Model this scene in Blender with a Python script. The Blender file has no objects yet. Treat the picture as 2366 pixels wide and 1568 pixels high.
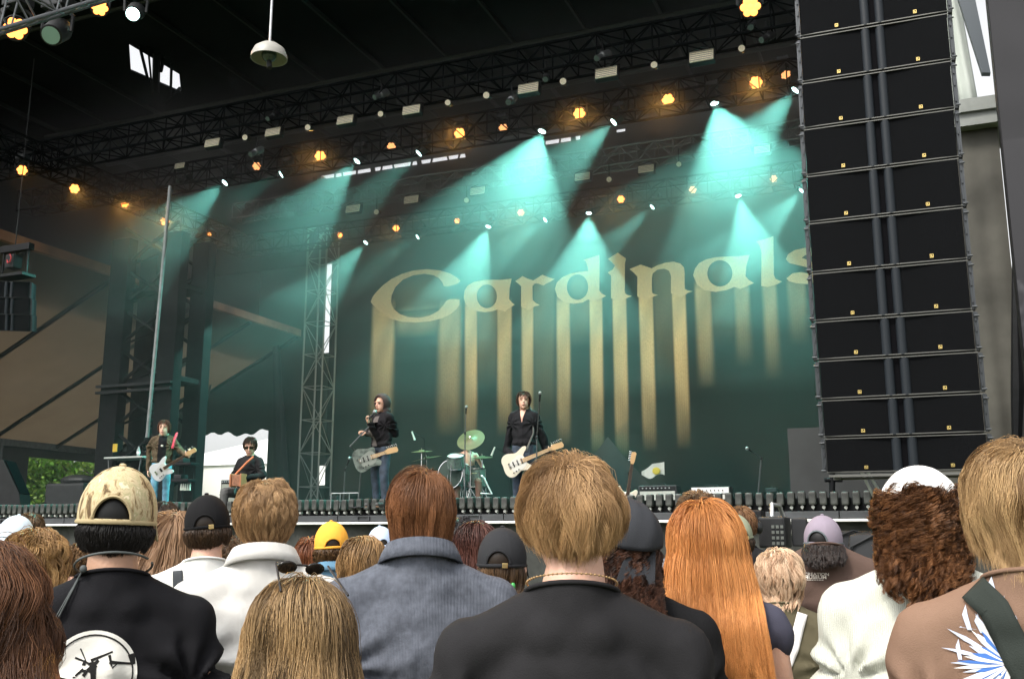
import bpy, bmesh, math, random
import numpy as np
from mathutils import Vector, Matrix, noise as mnoise
from mathutils.bvhtree import BVHTree
R = math.radians
random.seed(7)
C = bpy.context.scene.collection
SC = bpy.context.scene

# ------------------------------------------------------------------ camera
FOC, CX, CY = 2300.0, 1182.5, 784.0        # photo measured on a 2365 x 1568 copy
YAW, PITCH = R(22.0), R(11.24)
CAM = Vector((0, 0, 1.65))
FWD = Vector((-math.sin(YAW)*math.cos(PITCH), math.cos(YAW)*math.cos(PITCH), math.sin(PITCH)))
RGT = Vector((math.cos(YAW), math.sin(YAW), 0))
UPV = RGT.cross(FWD)
cd = bpy.data.cameras.new('camera'); cd.sensor_width = 36; cd.lens = 36*FOC/2365
cd.clip_start = .1; cd.clip_end = 600
cam = bpy.data.objects.new('camera', cd); C.objects.link(cam)
cam.location = CAM; cam.rotation_euler = (R(90)+PITCH, 0, YAW)
SC.camera = cam

# ------------------------------------------------------------------ world, sun, exposure
w = bpy.data.worlds.new('World'); SC.world = w; w.use_nodes = True
nt = w.node_tree; nt.nodes.clear()
sky = nt.nodes.new('ShaderNodeTexSky'); sky.sky_type = 'NISHITA'; sky.sun_disc = False
SUN_EL, SUN_ROT = R(52), R(200)
sky.sun_elevation = SUN_EL; sky.sun_rotation = SUN_ROT; sky.dust_density = 4; sky.air_density = 1.2
hs = nt.nodes.new('ShaderNodeHueSaturation'); hs.inputs['Saturation'].default_value = .08; hs.inputs['Value'].default_value = 1.0
bgd = nt.nodes.new('ShaderNodeBackground'); bgd.inputs[1].default_value = .15
wo = nt.nodes.new('ShaderNodeOutputWorld')
nt.links.new(sky.outputs[0], hs.inputs['Color']); nt.links.new(hs.outputs[0], bgd.inputs[0]); nt.links.new(bgd.outputs[0], wo.inputs[0])
sd = bpy.data.lights.new('sun', 'SUN'); sd.energy = 1.15; sd.angle = R(12); sd.color = (1, .92, .80)
sun = bpy.data.objects.new('sun', sd); C.objects.link(sun)
# sun stands behind and to the left of the camera
az = R(200)     # compass bearing of the sun measured from +Y clockwise
sdir = Vector((math.sin(az)*math.cos(SUN_EL), math.cos(az)*math.cos(SUN_EL), math.sin(SUN_EL)))
sun.rotation_euler = sdir.to_track_quat('Z', 'Y').to_euler()
vs = SC.view_settings; SC.display_settings.display_device = 'sRGB'
vs.view_transform = 'Standard'; vs.look = 'None'; vs.gamma = 1; vs.exposure = 1.05
cy = SC.cycles
cy.use_denoising = True; cy.max_bounces = 6; cy.diffuse_bounces = 3; cy.glossy_bounces = 2
cy.transmission_bounces = 4; cy.volume_bounces = 0; cy.transparent_max_bounces = 8
cy.sample_clamp_indirect = 4; cy.volume_step_rate = 4; cy.caustics_reflective = False; cy.caustics_refractive = False

# ------------------------------------------------------------------ measuring helpers
def ray(px, py): return FWD + RGT*((px-CX)/FOC) + UPV*((CY-py)/FOC)
def P(px, py, t): return CAM + ray(px, py)*t
def onY(px, py, Y): r = ray(px, py); return CAM + r*((Y-CAM.y)/r.y)
def onX(px, py, X): r = ray(px, py); return CAM + r*((X-CAM.x)/r.x)
def onZ(px, py, Z): r = ray(px, py); return CAM + r*((Z-CAM.z)/r.z)
def proj(p):
    d = Vector(p)-CAM; t = d.dot(FWD); return (CX+FOC*d.dot(RGT)/t, CY-FOC*d.dot(UPV)/t, t)

# ------------------------------------------------------------------ materials
MATS = {}
def mat(name, col, rough=.6, metal=0., spec=.5, noise=0., nscale=8., bump=0., bscale=60., emit=None, estr=0., attr=None, wave=None, trans=0., sheen=0.):
    if name in MATS: return MATS[name]
    m = bpy.data.materials.new(name); m.use_nodes = True; n = m.node_tree.nodes; l = m.node_tree.links
    b = n['Principled BSDF']; b.inputs['Roughness'].default_value = rough; b.inputs['Metallic'].default_value = metal
    b.inputs['Specular IOR Level'].default_value = spec
    if trans: b.inputs['Transmission Weight'].default_value = trans
    if sheen: b.inputs['Sheen Weight'].default_value = sheen; b.inputs['Sheen Roughness'].default_value = .5
    col4 = (*col, 1)
    src = None
    tc = n.new('ShaderNodeTexCoord')
    if attr:
        a = n.new('ShaderNodeAttribute'); a.attribute_name = attr; src = a.outputs['Color']
    if noise:
        t = n.new('ShaderNodeTexNoise'); t.inputs['Scale'].default_value = nscale; t.inputs['Detail'].default_value = 6
        l.new(tc.outputs['Object'], t.inputs['Vector'])
        mr = n.new('ShaderNodeMapRange'); mr.inputs[1].default_value = .3; mr.inputs[2].default_value = .7
        mr.inputs[3].default_value = 1-noise; mr.inputs[4].default_value = 1+noise
        l.new(t.outputs[0], mr.inputs[0])
        mx = n.new('ShaderNodeVectorMath'); mx.operation = 'SCALE'
        if src: l.new(src, mx.inputs[0])
        else: mx.inputs[0].default_value = col
        l.new(mr.outputs[0], mx.inputs['Scale']); src = mx.outputs[0]
    if src: l.new(src, b.inputs['Base Color'])
    else: b.inputs['Base Color'].default_value = col4
    if bump:
        t2 = n.new('ShaderNodeTexNoise'); t2.inputs['Scale'].default_value = bscale; t2.inputs['Detail'].default_value = 4
        l.new(tc.outputs['Object'], t2.inputs['Vector'])
        bp = n.new('ShaderNodeBump'); bp.inputs['Strength'].default_value = bump; bp.inputs['Distance'].default_value = .01
        h = t2.outputs[0]
        if wave:
            wv = n.new('ShaderNodeTexWave'); wv.bands_direction = 'X'; wv.inputs['Scale'].default_value = wave; wv.inputs['Distortion'].default_value = .6
            wv.inputs['Detail'].default_value = 2
            l.new(tc.outputs['Object'], wv.inputs['Vector'])
            ad = n.new('ShaderNodeMath'); ad.operation = 'ADD'; l.new(wv.outputs[1], ad.inputs[0]); l.new(t2.outputs[0], ad.inputs[1]); h = ad.outputs[0]
        l.new(h, bp.inputs['Height']); l.new(bp.outputs[0], b.inputs['Normal'])
    if emit:
        b.inputs['Emission Color'].default_value = (*emit, 1); b.inputs['Emission Strength'].default_value = estr
    MATS[name] = m; return m

M_black = mat('black_metal', (.012, .0125, .014), .55, .2, spec=.25, noise=.25, nscale=6)
M_blackp = mat('black_plastic', (.014, .015, .016), .5, spec=.3, noise=.2, nscale=9)
M_dark = mat('dark_paint', (.02, .021, .023), .6, spec=.25, noise=.25, nscale=3)
M_alu = mat('aluminium', (.45, .46, .47), .38, .85, noise=.15, nscale=12)
M_dalu = mat('dull_truss', (.12, .125, .13), .45, .6, noise=.2, nscale=10)
M_chrome = mat('chrome', (.75, .75, .76), .18, 1.)
M_white = mat('white_paint', (.78, .78, .76), .5, noise=.06)
M_gold = mat('gold_badge', (.75, .56, .2), .35, .6)

# ------------------------------------------------------------------ mesh builder
def frame_of(d):
    d = Vector(d).normalized(); a = Vector((0, 0, 1)) if abs(d.z) < .95 else Vector((1, 0, 0))
    x = a.cross(d).normalized(); y = d.cross(x); return x, y, d
class MB:
    def __init__(s): s.v = []; s.f = []
    def add(s, vs, fs):
        o = len(s.v); s.v += [tuple(v) for v in vs]; s.f += [tuple(i+o for i in f) for f in fs]; return s
    def box(s, c, d, rot=None):
        c = Vector(c); hx, hy, hz = d[0]/2, d[1]/2, d[2]/2
        vs = [Vector((x, y, z)) for x in (-hx, hx) for y in (-hy, hy) for z in (-hz, hz)]
        if rot is not None: vs = [rot @ v for v in vs]
        return s.add([c+v for v in vs], [(0, 1, 3, 2), (4, 6, 7, 5), (0, 4, 5, 1), (2, 3, 7, 6), (0, 2, 6, 4), (1, 5, 7, 3)])
    def bbox(s, c, d, b=.01, rot=None):
        """bevelled box"""
        bm = bmesh.new(); bmesh.ops.create_cube(bm, size=1)
        for v in bm.verts: v.co = Vector((v.co.x*d[0], v.co.y*d[1], v.co.z*d[2]))
        bmesh.ops.bevel(bm, geom=bm.edges[:], offset=b, segments=2, affect='EDGES', profile=.6)
        bm.verts.index_update()
        vs = [(rot @ v.co if rot is not None else v.co)+Vector(c) for v in bm.verts]
        fs = [tuple(v.index for v in f.verts) for f in bm.faces]; bm.free(); return s.add(vs, fs)
    def cyl(s, p0, p1, r0, r1=None, n=12, cap=True):
        r1 = r0 if r1 is None else r1
        p0, p1 = Vector(p0), Vector(p1); x, y, z = frame_of(p1-p0); vs = []
        for p, r in ((p0, r0), (p1, r1)):
            vs += [p+x*(r*math.cos(2*math.pi*i/n))+y*(r*math.sin(2*math.pi*i/n)) for i in range(n)]
        fs = [(i, (i+1) % n, n+(i+1) % n, n+i) for i in range(n)]
        if cap: fs += [tuple(range(n-1, -1, -1)), tuple(range(n, 2*n))]
        return s.add(vs, fs)
    def tube(s, pts, r, n=8, closed=False):
        pts = [Vector(p) for p in pts]; m = len(pts); vs = []; fs = []
        rs = r if isinstance(r, (list, tuple)) else [r]*m
        x0 = None
        for k, p in enumerate(pts):
            d = (pts[(k+1) % m]-pts[k-1]) if closed else (pts[min(k+1, m-1)]-pts[max(k-1, 0)])
            d.normalize()
            if x0 is None: x0 = frame_of(d)[0]
            x0 = (x0-d*x0.dot(d)).normalized(); y0 = d.cross(x0)
            vs += [p+x0*(rs[k]*math.cos(2*math.pi*i/n))+y0*(rs[k]*math.sin(2*math.pi*i/n)) for i in range(n)]
        for k in range(m if closed else m-1):
            k2 = (k+1) % m
            fs += [(k*n+i, k*n+(i+1) % n, k2*n+(i+1) % n, k2*n+i) for i in range(n)]
        if not closed: fs += [tuple(range(n-1, -1, -1)), tuple(range((m-1)*n, m*n))]
        return s.add(vs, fs)
    def ell(s, c, r, rot=None, nu=16, nv=10):
        c = Vector(c); vs = [(0, 0, 1)]; fs = []
        for j in range(1, nv):
            a = math.pi*j/nv
            vs += [(math.sin(a)*math.cos(2*math.pi*i/nu), math.sin(a)*math.sin(2*math.pi*i/nu), math.cos(a)) for i in range(nu)]
        vs.append((0, 0, -1)); L = len(vs)-1
        for i in range(nu):
            fs.append((0, 1+i, 1+(i+1) % nu)); fs.append((L, L-nu+(i+1) % nu, L-nu+i))
            for j in range(nv-2):
                a = 1+j*nu; fs.append((a+i, a+nu+i, a+nu+(i+1) % nu, a+(i+1) % nu))
        out = []
        for v in vs:
            q = Vector((v[0]*r[0], v[1]*r[1], v[2]*r[2]))
            out.append(c+(rot @ q if rot is not None else q))
        return s.add(out, fs)
    def caps(s, p0, p1, r0, r1, n=14):
        """tapered capsule"""
        p0, p1 = Vector(p0), Vector(p1); x, y, z = frame_of(p1-p0)
        rings = []
        for a in (-80, -55, -30, 0): rings.append((p0+z*(r0*math.sin(R(a))), r0*math.cos(R(a))))
        for a in (0, 30, 55, 80): rings.append((p1+z*(r1*math.sin(R(a))), r1*math.cos(R(a))))
        vs = []; fs = []
        for p, r in rings: vs += [p+x*(r*math.cos(2*math.pi*i/n))+y*(r*math.sin(2*math.pi*i/n)) for i in range(n)]
        for k in range(len(rings)-1): fs += [(k*n+i, k*n+(i+1) % n, (k+1)*n+(i+1) % n, (k+1)*n+i) for i in range(n)]
        fs += [tuple(range(n-1, -1, -1)), tuple(range((len(rings)-1)*n, len(rings)*n))]
        return s.add(vs, fs)
    def lathe(s, prof, c=(0, 0, 0), n=24, axis=None, cap=True):
        """prof: list of (r, h) along axis"""
        x, y, z = frame_of(axis or (0, 0, 1)); c = Vector(c); vs = []; fs = []
        for r, h in prof: vs += [c+z*h+x*(r*math.cos(2*math.pi*i/n))+y*(r*math.sin(2*math.pi*i/n)) for i in range(n)]
        for k in range(len(prof)-1): fs += [(k*n+i, k*n+(i+1) % n, (k+1)*n+(i+1) % n, (k+1)*n+i) for i in range(n)]
        if cap and prof[0][0] > 1e-4: fs.append(tuple(range(n-1, -1, -1)))
        if cap and prof[-1][0] > 1e-4: fs.append(tuple(range((len(prof)-1)*n, len(prof)*n)))
        return s.add(vs, fs)
    def prism(s, pts, z0, z1, M=None):
        """polygon in xy extruded z0..z1, mapped by M"""
        n = len(pts); vs = [Vector((x, y, z0)) for x, y in pts]+[Vector((x, y, z1)) for x, y in pts]
        if M is not None: vs = [M @ v for v in vs]
        return s.add(vs, [tuple(range(n-1, -1, -1)), tuple(range(n, 2*n))]+[(i, (i+1) % n, n+(i+1) % n, n+i) for i in range(n)])
    def slab(s, quad, th):
        """quad of 4 world points thickened along its normal"""
        q = [Vector(p) for p in quad]; n = (q[1]-q[0]).cross(q[3]-q[0]).normalized()*th
        return s.add(q+[p+n for p in q], [(3, 2, 1, 0), (4, 5, 6, 7), (0, 1, 5, 4), (1, 2, 6, 5), (2, 3, 7, 6), (3, 0, 4, 7)])
    def mesh(s, name):
        me = bpy.data.meshes.new(name); me.from_pydata(s.v, [], s.f); me.update(); return me
def smooth(me, ang=None):
    me.polygons.foreach_set('use_smooth', [True]*len(me.polygons))
    if ang is not None:
        try: me.set_sharp_from_angle(angle=R(ang))
        except Exception: pass
def obj(name, mb, m, parent=None, sm=None, **k):
    me = mb if isinstance(mb, bpy.types.Mesh) else mb.mesh(name)
    if sm is not None: smooth(me, sm)
    if m is not None: me.materials.clear(); me.materials.append(m)
    o = bpy.data.objects.new(name, me); C.objects.link(o)
    if parent is not None: o.parent = parent
    for a, b in k.items(): o[a] = b
    return o
def thing(name, label, cat, loc=(0, 0, 0), rz=0, group=None):
    o = bpy.data.objects.new(name, None); C.objects.link(o); o.empty_display_size = .1
    o.location = loc; o.rotation_euler = (0, 0, rz); o['label'] = label; o['category'] = cat
    if group: o['group'] = group
    return o
def tag(o, label, cat, group=None):
    o['label'] = label; o['category'] = cat
    if group: o['group'] = group
    return o
def struct(name, mb, m, sm=None): return obj(name, mb, m, None, sm, kind='structure')
def copy_tree(o, parent=None):
    c = o.copy(); C.objects.link(c)
    if parent is not None: c.parent = parent
    for ch in list(o.children): copy_tree(ch, c)
    return c
ORD = ['first', 'second', 'third', 'fourth', 'fifth', 'sixth', 'seventh', 'eighth', 'ninth', 'tenth', 'eleventh', 'twelfth', 'thirteenth', 'fourteenth']
# ================================================================== SETTING
YL, YB, ZD = 13.6, 24.5, 2.10     # stage lip, backdrop, deck height
ground = MB(); ground.add([(-300, -150, 0), (200, -150, 0), (200, 300, 0), (-300, 300, 0)], [(0, 1, 2, 3)])
struct('ground', ground, mat('trodden_grass', (.07, .085, .035), .95, noise=.5, nscale=1.5, bump=.6, bscale=30))

# stage body
st = thing('stage', 'wide black festival stage with a dark fascia and grey skirt', 'stage', (0, YL, 0))
def W(o, mb, m, name, sm=None, **k):
    """add world-space mesh as child of thing o (which only has a translation)"""
    off = Vector(o.location)
    mb.v = [tuple(Vector(v)-off) for v in mb.v]
    return obj(name, mb, m, o, sm, **k)
X0, X1 = -21.5, .9
m = MB().box(((X0+X1)/2, (YL+30)/2+.2, ZD-.06), (X1-X0, 29.6-YL, .12)); W(st, m, mat('stage_deck', (.02, .021, .023), .5, noise=.3, nscale=2), 'deck')
m = MB()
for i in range(24):
    x = X0+(X1-X0)*(i+.5)/24
    m.bbox((x, YL+.06, 1.94), ((X1-X0)/24-.012, .1, .09), .006)
    if i % 2 == 0:
        m.box((x-.1, YL-.002, 1.94), (.02, .03, .05)); m.box((x+.1, YL-.002, 1.94), (.02, .03, .05)); m.box((x, YL-.004, 1.968), (.22, .03, .01)); m.box((x, YL-.004, 1.91), (.22, .03, .01))
W(st, m, mat('fascia_panel', (.045, .048, .052), .45, noise=.25, nscale=4), 'fascia')
W(st, MB().bbox(((X0+X1)/2, YL-.02, 1.868), (X1-X0, .12, .035), .006), M_white, 'white_rail')
m = MB()
nn = 260
vs = []; 
for j, z in enumerate((1.85, 1.3, .7, .02)):
    for i in range(nn+1):
        x = X0+(X1-X0)*i/nn
        vs.append((x, YL+.1+.03*math.sin(x*7)+.02*math.sin(x*17.3+j), z))
m.add(vs, [(j*(nn+1)+i, (j+1)*(nn+1)+i, (j+1)*(nn+1)+i+1, j*(nn+1)+i+1) for j in range(3) for i in range(nn)])
W(st, m, mat('stage_skirt', (.035, .037, .033), .8, noise=.35, nscale=9), 'skirt', 60)
W(st, MB().box(((X0+X1)/2, YL+.14, 2.06), (X1-X0, .05, .20)), M_black, 'lip_board')
# row of squat black footlights along the lip
fl = thing('footlight', 'squat black footlight block in the long row on the stage lip', 'footlight', (X0+.1, YL, 0), 0, 'footlights along the stage lip')
mm = MB().bbox((0, .02, 2.15), (.092, .13, .17), .022); obj('housing', mm, mat('footlight_housing', (.05, .053, .048), .5, noise=.45, nscale=14, bump=.4, bscale=80), fl)
mm = MB().cyl((0, -.01, 2.035), (0, .05, 2.035), .021, n=10); mm.box((0, .05, 2.03), (.012, .03, .06)); obj('lamp', mm, mat('footlight_lens', (.42, .43, .40), .3, noise=.5, nscale=1.5), fl, 50)
k_ = 1
while X0+.1+k_*.135 < X1-.1:
    o_ = copy_tree(fl); o_.location = (X0+.1+k_*.135, YL+.004*math.sin(k_*1.7), .006*math.sin(k_*.9)); o_.rotation_euler = (0, 0, .02*math.sin(k_*2.3)); k_ += 1

# roof: dark ribbed ceiling, back and sides
roof = thing('stage_roof', 'black box roof and side cladding over the stage', 'stage roof', (0, YL, 0))
RZ = 12.78
M_ceil = mat('black_roof_sheet', (.005, .007, .0075), .8, spec=.1, noise=.4, nscale=.6)
hq = [onZ(a, b, RZ) for a, b in ((298, 103), (414, 172), (418, 214), (302, 164))]
oq = [Vector((-22.6, 11.25, RZ)), Vector((-22.6, 24.55, RZ)), Vector((.95, 24.55, RZ)), Vector((.95, 11.25, RZ))]
print('ceiling window', [tuple(round(c, 2) for c in h) for h in hq])
m = MB(); cen = sum(hq, Vector())/4
oFL, oBL, oBR, oFR = oq
for qd in ((oFR, oBR, hq[1], hq[0]), (oBR, oBL, hq[2], hq[1]), (oBL, oFL, hq[3], hq[2]), (oFL, oFR, hq[0], hq[3])): m.slab(list(qd), .04)
for (a_, b_, wd) in (((322, 105), (343, 190), 9), ((342, 110), (352, 215), 6), ((362, 120), (360, 215), 22), ((396, 150), (394, 225), 8), ((378, 135), (372, 165), 10), ((415, 205), (385, 240), 12)):
    m.cyl(onZ(*a_, RZ-.03), onZ(*b_, RZ-.03), wd*.0042, n=6)
W(roof, m, M_ceil, 'ceiling')
m = MB()
for i in range(14): m.box((-21.4+i*1.7, 17.9, RZ-.08), (.05, 13, .10)) if not -16.6 < -21.4+i*1.7 < -15 else None
for i in (0, 1, 3, 4): m.cyl((-22, 12.4+i*2.3, RZ-.22), (.9, 12.4+i*2.3, RZ-.22), .05, n=6)
W(roof, m, mat('roof_rib', (.010, .013, .013), .6, .1), 'rib')
W(roof, MB().box((-10.8, 11.6, RZ+.55), (23.4, .5, 1.5)), M_dark, 'front_beam')
YK = 24.95
zsl = onY(1000, 376, YK).z; SL = onY(1000, 366, YK).z; print('slot', zsl, SL)
xk = lambda px: onY(px, 360, YK).x
m = MB()
for xa, xb, top in ((-22, xk(726), 1.0), (xk(726), xk(1085), 0), (xk(1085), xk(1260), 1.0), (xk(1260), xk(1345), .0), (xk(1345), xk(1425), 1.0), (xk(1425), xk(1446), .04), (xk(1446), 1.0, 1.0)):
    zt = zsl+top; m.box(((xa+xb)/2, YK, (9.8+zt)/2), (xb-xa, .06, zt-9.8))
    if top < .5: m.box(((xa+xb)/2, YK, SL+.5), (xb-xa, .06, 1.0))
for i in range(22):
    xx = xk(740+i*29+7*math.sin(i*2.)); m.box((xx, YK, zsl), (.04+.10*(i % 4 == 0), .05, .3), Matrix.Rotation(.3*math.sin(i*3), 3, 'Y'))
W(roof, m, M_ceil, 'back_cladding')
XS = -21.9
m = MB().box((XS, 21.2, (RZ+.1+8.6)/2), (.2, 16.4, RZ+.1-8.6))
W(roof, m, M_ceil, 'side_cladding')
W(roof, MB().box((.98, 20.4, 6.2), (.12, 8.4, 12.3)), M_ceil, 'side_cladding')

# black masking cloth beside the backdrop and the printed backdrop
def cloth_grid(x0, x1, z0, z1, y, nx, nz, amp=.04, k=3.):
    vs = []; fs = []
    for j in range(nz+1):
        for i in range(nx+1):
            x = x0+(x1-x0)*i/nx; z = z0+(z1-z0)*j/nz
            vs.append((x, y+amp*math.sin(x*k+.6*math.sin(z*.7))*(.4+.6*(1-j/nz)), z))
    fs = [(j*(nx+1)+i, j*(nx+1)+i+1, (j+1)*(nx+1)+i+1, (j+1)*(nx+1)+i) for j in range(nz) for i in range(nx)]
    return vs, fs
def ZX(zx, zy): return ((880+.448*zx)/1.0385, (540+.448*zy)/1.0385)   # zoomed crop -> photo copy
def ZW(zx, zy): p = onY(*ZX(zx, zy), YB); return (p.x, p.z)
bx0 = onY(757, 900, YB).x; bx1 = .9
nx, nz = 720, 260; bz0, bz1 = ZD, 10.6
xs = np.linspace(bx0, bx1, nx+1); zs = np.linspace(bz0, bz1, nz+1)
XX, ZZ = np.meshgrid(xs, zs)
# streaks printed under the letters: (zoom x0, x1, zoom y start, photo y end, strength, softness)
STR = [(30, 150, 440, 1000, .95, .10), (150, 385, 500, 780, .55, .2), (385, 502, 430, 1010, .62, .12), (30, 500, 470, 720, .35, .1),
       (525, 592, 430, 1035, .95, .05), (592, 700, 450, 900, .22, .05), (700, 776, 440, 1010, .85, .05),
       (830, 893, 430, 1000, .95, .045), (893, 1005, 320, 980, .2, .06), (1015, 1085, 410, 1030, .9, .05), (1085, 1190, 420, 800, .2, .06), (1190, 1258, 400, 1050, 1., .035),
       (1312, 1386, 395, 1060, 1., .035), (1455, 1530, 385, 1045, 1., .035), (1530, 1632, 240, 900, .22, .05), (1632, 1706, 370, 1040, 1., .035),
       (1757, 1842, 340, 900, .75, .07), (1842, 1965, 355, 800, .15, .06), (1965, 2045, 340, 850, .5, .08), (2118, 2190, 330, 880, .55, .08), (2250, 2345, 315, 800, .4, .08)]
PR = np.zeros_like(XX)
for a, b, y0, pe, s_, so in STR:
    xa, z0 = ZW(a, y0); xb, _ = ZW(b, y0); z1 = onY(ZX((a+b)/2, 0)[0], pe, YB).z
    mid = (xa+xb)/2; hw = (xb-xa)/2
    # slight narrowing downwards as in the print
    f = np.clip((z0-ZZ)/(z0-z1), 0, 1); hwz = hw*(1-.12*f)
    e = np.clip((hwz-np.abs(XX-mid))/(so*(1.3+2.2*f))+.5, 0, 1); e = e*e*(3-2*e)
    v = (1-f**1.25)*(1-.28*f*(.5+.5*np.sin(XX*2*math.pi/.055)))*(1-.12*np.sin(XX*9+3*np.sin(ZZ*1.3)))*np.clip((z0+.25-ZZ)/.3, 0, 1)
    PR = np.maximum(PR, s_*e*v)
# dark glow in the counters of the letters
for (zx, zy, rx, ry, s_) in ((290, 385, 190, 130, .16), (650, 385, 70, 70, .25), (1130, 335, 60, 70, .2), (1890, 262, 70, 70, .15)):
    cx_, cz_ = ZW(zx, zy); ex = abs(ZW(zx+rx, zy)[0]-cx_); ez = abs(ZW(zx, zy+ry)[1]-cz_)
    d = ((XX-cx_)/ex)**2+((ZZ-cz_)/ez)**2
    PR = np.maximum(PR, s_*np.clip(1.2-d, 0, 1))
hatch = .5+.5*np.sin(XX*2*math.pi/.06)
bd = thing('backdrop', 'black printed backdrop with the word Cardinals in dripping gold letters', 'backdrop', (0, YB, 0))
vs = [(float(x), .03*math.sin(x*1.1+.4*z)+.016*math.sin(x*4.3+.5*math.sin(z*.8))*(1.25-(z-2)/8), float(z)) for z, row in zip(zs, XX) for x in row]
fs = [(j*(nx+1)+i, j*(nx+1)+i+1, (j+1)*(nx+1)+i+1, (j+1)*(nx+1)+i) for j in range(nz) for i in range(nx)]
me = bpy.data.meshes.new('printed_cloth'); me.from_pydata(vs, [], fs)
at = me.color_attributes.new('print', 'FLOAT_COLOR', 'POINT')
g = np.array((.74, .60, .33)); k0 = np.array((.005, .007, .0065))
pr = PR.ravel()[:, None]; cols = np.concatenate([k0*(1-pr)+g*pr, np.ones_like(pr)], 1).astype(np.float32)
at.data.foreach_set('color', cols.ravel())
me.polygons.foreach_set('use_smooth', [True]*len(me.polygons))
obj('printed_cloth', me, mat('backdrop_print', (1, 1, 1), .9, spec=.1, attr='print', noise=.12, nscale=30), bd)
LET = {
 'c': [[(28,415),(38,388),(60,360),(95,325),(140,292),(195,265),(255,247),(330,240),(400,247),(455,264),(490,285),(508,303),(495,316),(470,325),(440,333),(418,331),(412,312),(395,290),(365,273),(315,265),(255,273),(200,296),(160,335),(140,380),(137,415),(150,452),(185,480),(230,496),(290,500),(345,487),(390,462),(418,430),(432,408),(450,400),(480,399),(503,402),(502,430),(485,455),(455,480),(410,502),(350,517),(270,525),(190,520),(130,502),(80,468),(45,435)]],
 'a': [[(525,392),(530,352),(548,326),(580,308),(625,299),(670,296),(725,297),(781,291),(776,315),(770,345),(768,400),(782,417),(798,430),(780,440),(762,452),(748,466),(725,460),(705,455),(680,464),(640,470),(600,465),(562,450),(535,425)], 'E', (649,385,54,63)],
 'r': [[(800,304),(822,290),(838,277),(868,291),(897,300),(925,283),(945,270),(975,282),(1010,293),(990,306),(965,318),(950,328),(925,318),(905,316),(893,330),(893,405),(910,420),(932,432),(905,439),(885,450),(870,458),(852,448),(832,440),(832,332),(815,316)]],
 'd': [[(1012,345),(1022,312),(1050,284),(1095,264),(1140,255),(1190,250),(1186,225),(1178,200),(1164,191),(1205,178),(1249,164),(1251,200),(1250,355),(1262,370),(1286,383),(1262,395),(1240,402),(1215,412),(1190,402),(1160,418),(1110,425),(1060,415),(1025,388)], 'E', (1133,336,57,68)],
 'i': [[(1295,186),(1348,152),(1392,184),(1386,212),(1385,368),(1400,378),(1424,384),(1400,393),(1380,402),(1355,412),(1335,402),(1312,396),(1312,275),(1294,258),(1318,244),(1333,222),(1318,205)]],
 'n': [[(1410,240),(1440,228),(1470,216),(1500,226),(1528,236),(1560,220),(1600,206),(1645,200),(1682,210),(1702,232),(1705,262),(1705,345),(1722,354),(1748,358),(1725,366),(1705,378),(1680,388),(1655,378),(1632,368),(1632,275),(1620,248),(1595,238),(1560,243),(1535,262),(1530,290),(1530,366),(1545,374),(1563,378),(1540,386),(1515,398),(1490,406),(1470,396),(1452,385),(1453,280),(1432,258)]],
 'a2': [[(1750,272),(1760,238),(1782,208),(1820,188),(1870,177),(1930,173),(1990,172),(2052,164),(2044,190),(2034,225),(2030,278),(2048,298),(2076,315),(2048,326),(2025,338),(2000,346),(1970,335),(1930,352),(1870,362),(1810,352),(1772,325)], 'E', (1893,263,67,70)],
 'l': [[(2087,92),(2130,80),(2179,65),(2181,270),(2190,292),(2225,307),(2205,318),(2180,328),(2145,336),(2114,330),(2115,150),(2105,115)]],
 's': [[(2430,140),(2400,128),(2345,127),(2290,140),(2256,162),(2245,188),(2262,208),(2320,222),(2380,235),(2395,255),(2370,265),(2330,256),(2282,262),(2248,290),(2262,305),(2300,316),(2360,320),(2420,308),(2460,280),(2462,245),(2430,215),(2370,195),(2330,180),(2350,165),(2400,172),(2440,170)]]}
M_let = mat('gold_print', (.78, .63, .37), .8, noise=.12, nscale=25)
for k_, spec in LET.items():
    cu = bpy.data.curves.new('letter', 'CURVE'); cu.dimensions = '2D'; cu.fill_mode = 'BOTH'; cu.extrude = .002
    pol = [spec[0]]
    if len(spec) > 1:
        cx_, cy_, rx, ry = spec[2]
        pol.append([(cx_+rx*math.cos(t)*(1-.0), cy_+ry*math.sin(t)) for t in np.linspace(0, 2*math.pi, 29)[:-1]])
    for pts in pol:
        sp = cu.splines.new('POLY'); sp.points.add(len(pts)-1); sp.use_cyclic_u = True
        for q, (zx, zy) in zip(sp.points, pts):
            x_, z_ = ZW(zx, zy); q.co = (x_, z_, 0, 1)
    tmp = bpy.data.objects.new('tmp', cu); me = bpy.data.meshes.new_from_object(tmp); bpy.data.objects.remove(tmp)
    for v in me.vertices: v.co = Vector((v.co.x, -.085+v.co.z, v.co.y))
    obj('letter', me, M_let, bd)
W(bd, MB().cyl((bx0, YB+.03, bz1+.05), (bx1, YB+.03, bz1+.05), .04, n=8), M_dalu, 'top_pipe')

# dark gathered cloth behind the drum kit
m = MB(); a_, b_ = cloth_grid(onY(1345, 1000, 23.6).x, onY(1560, 1000, 23.6).x, ZD, 4.1, 23.7, 60, 20, .12, 5.); m.add(a_, b_)
# taper to a peak
px_ = onY(1400, 985, 23.6).x
m.v = [(x, y, ZD+(z-ZD)*max(.05, 1-abs(x-px_)/1.7)) for x, y, z in m.v]
tag(obj('draped_cloth', m, mat('black_drape', (.009, .010, .013), .9), sm=50), 'black cloth draped in a peak in front of the backdrop', 'cloth')

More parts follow.
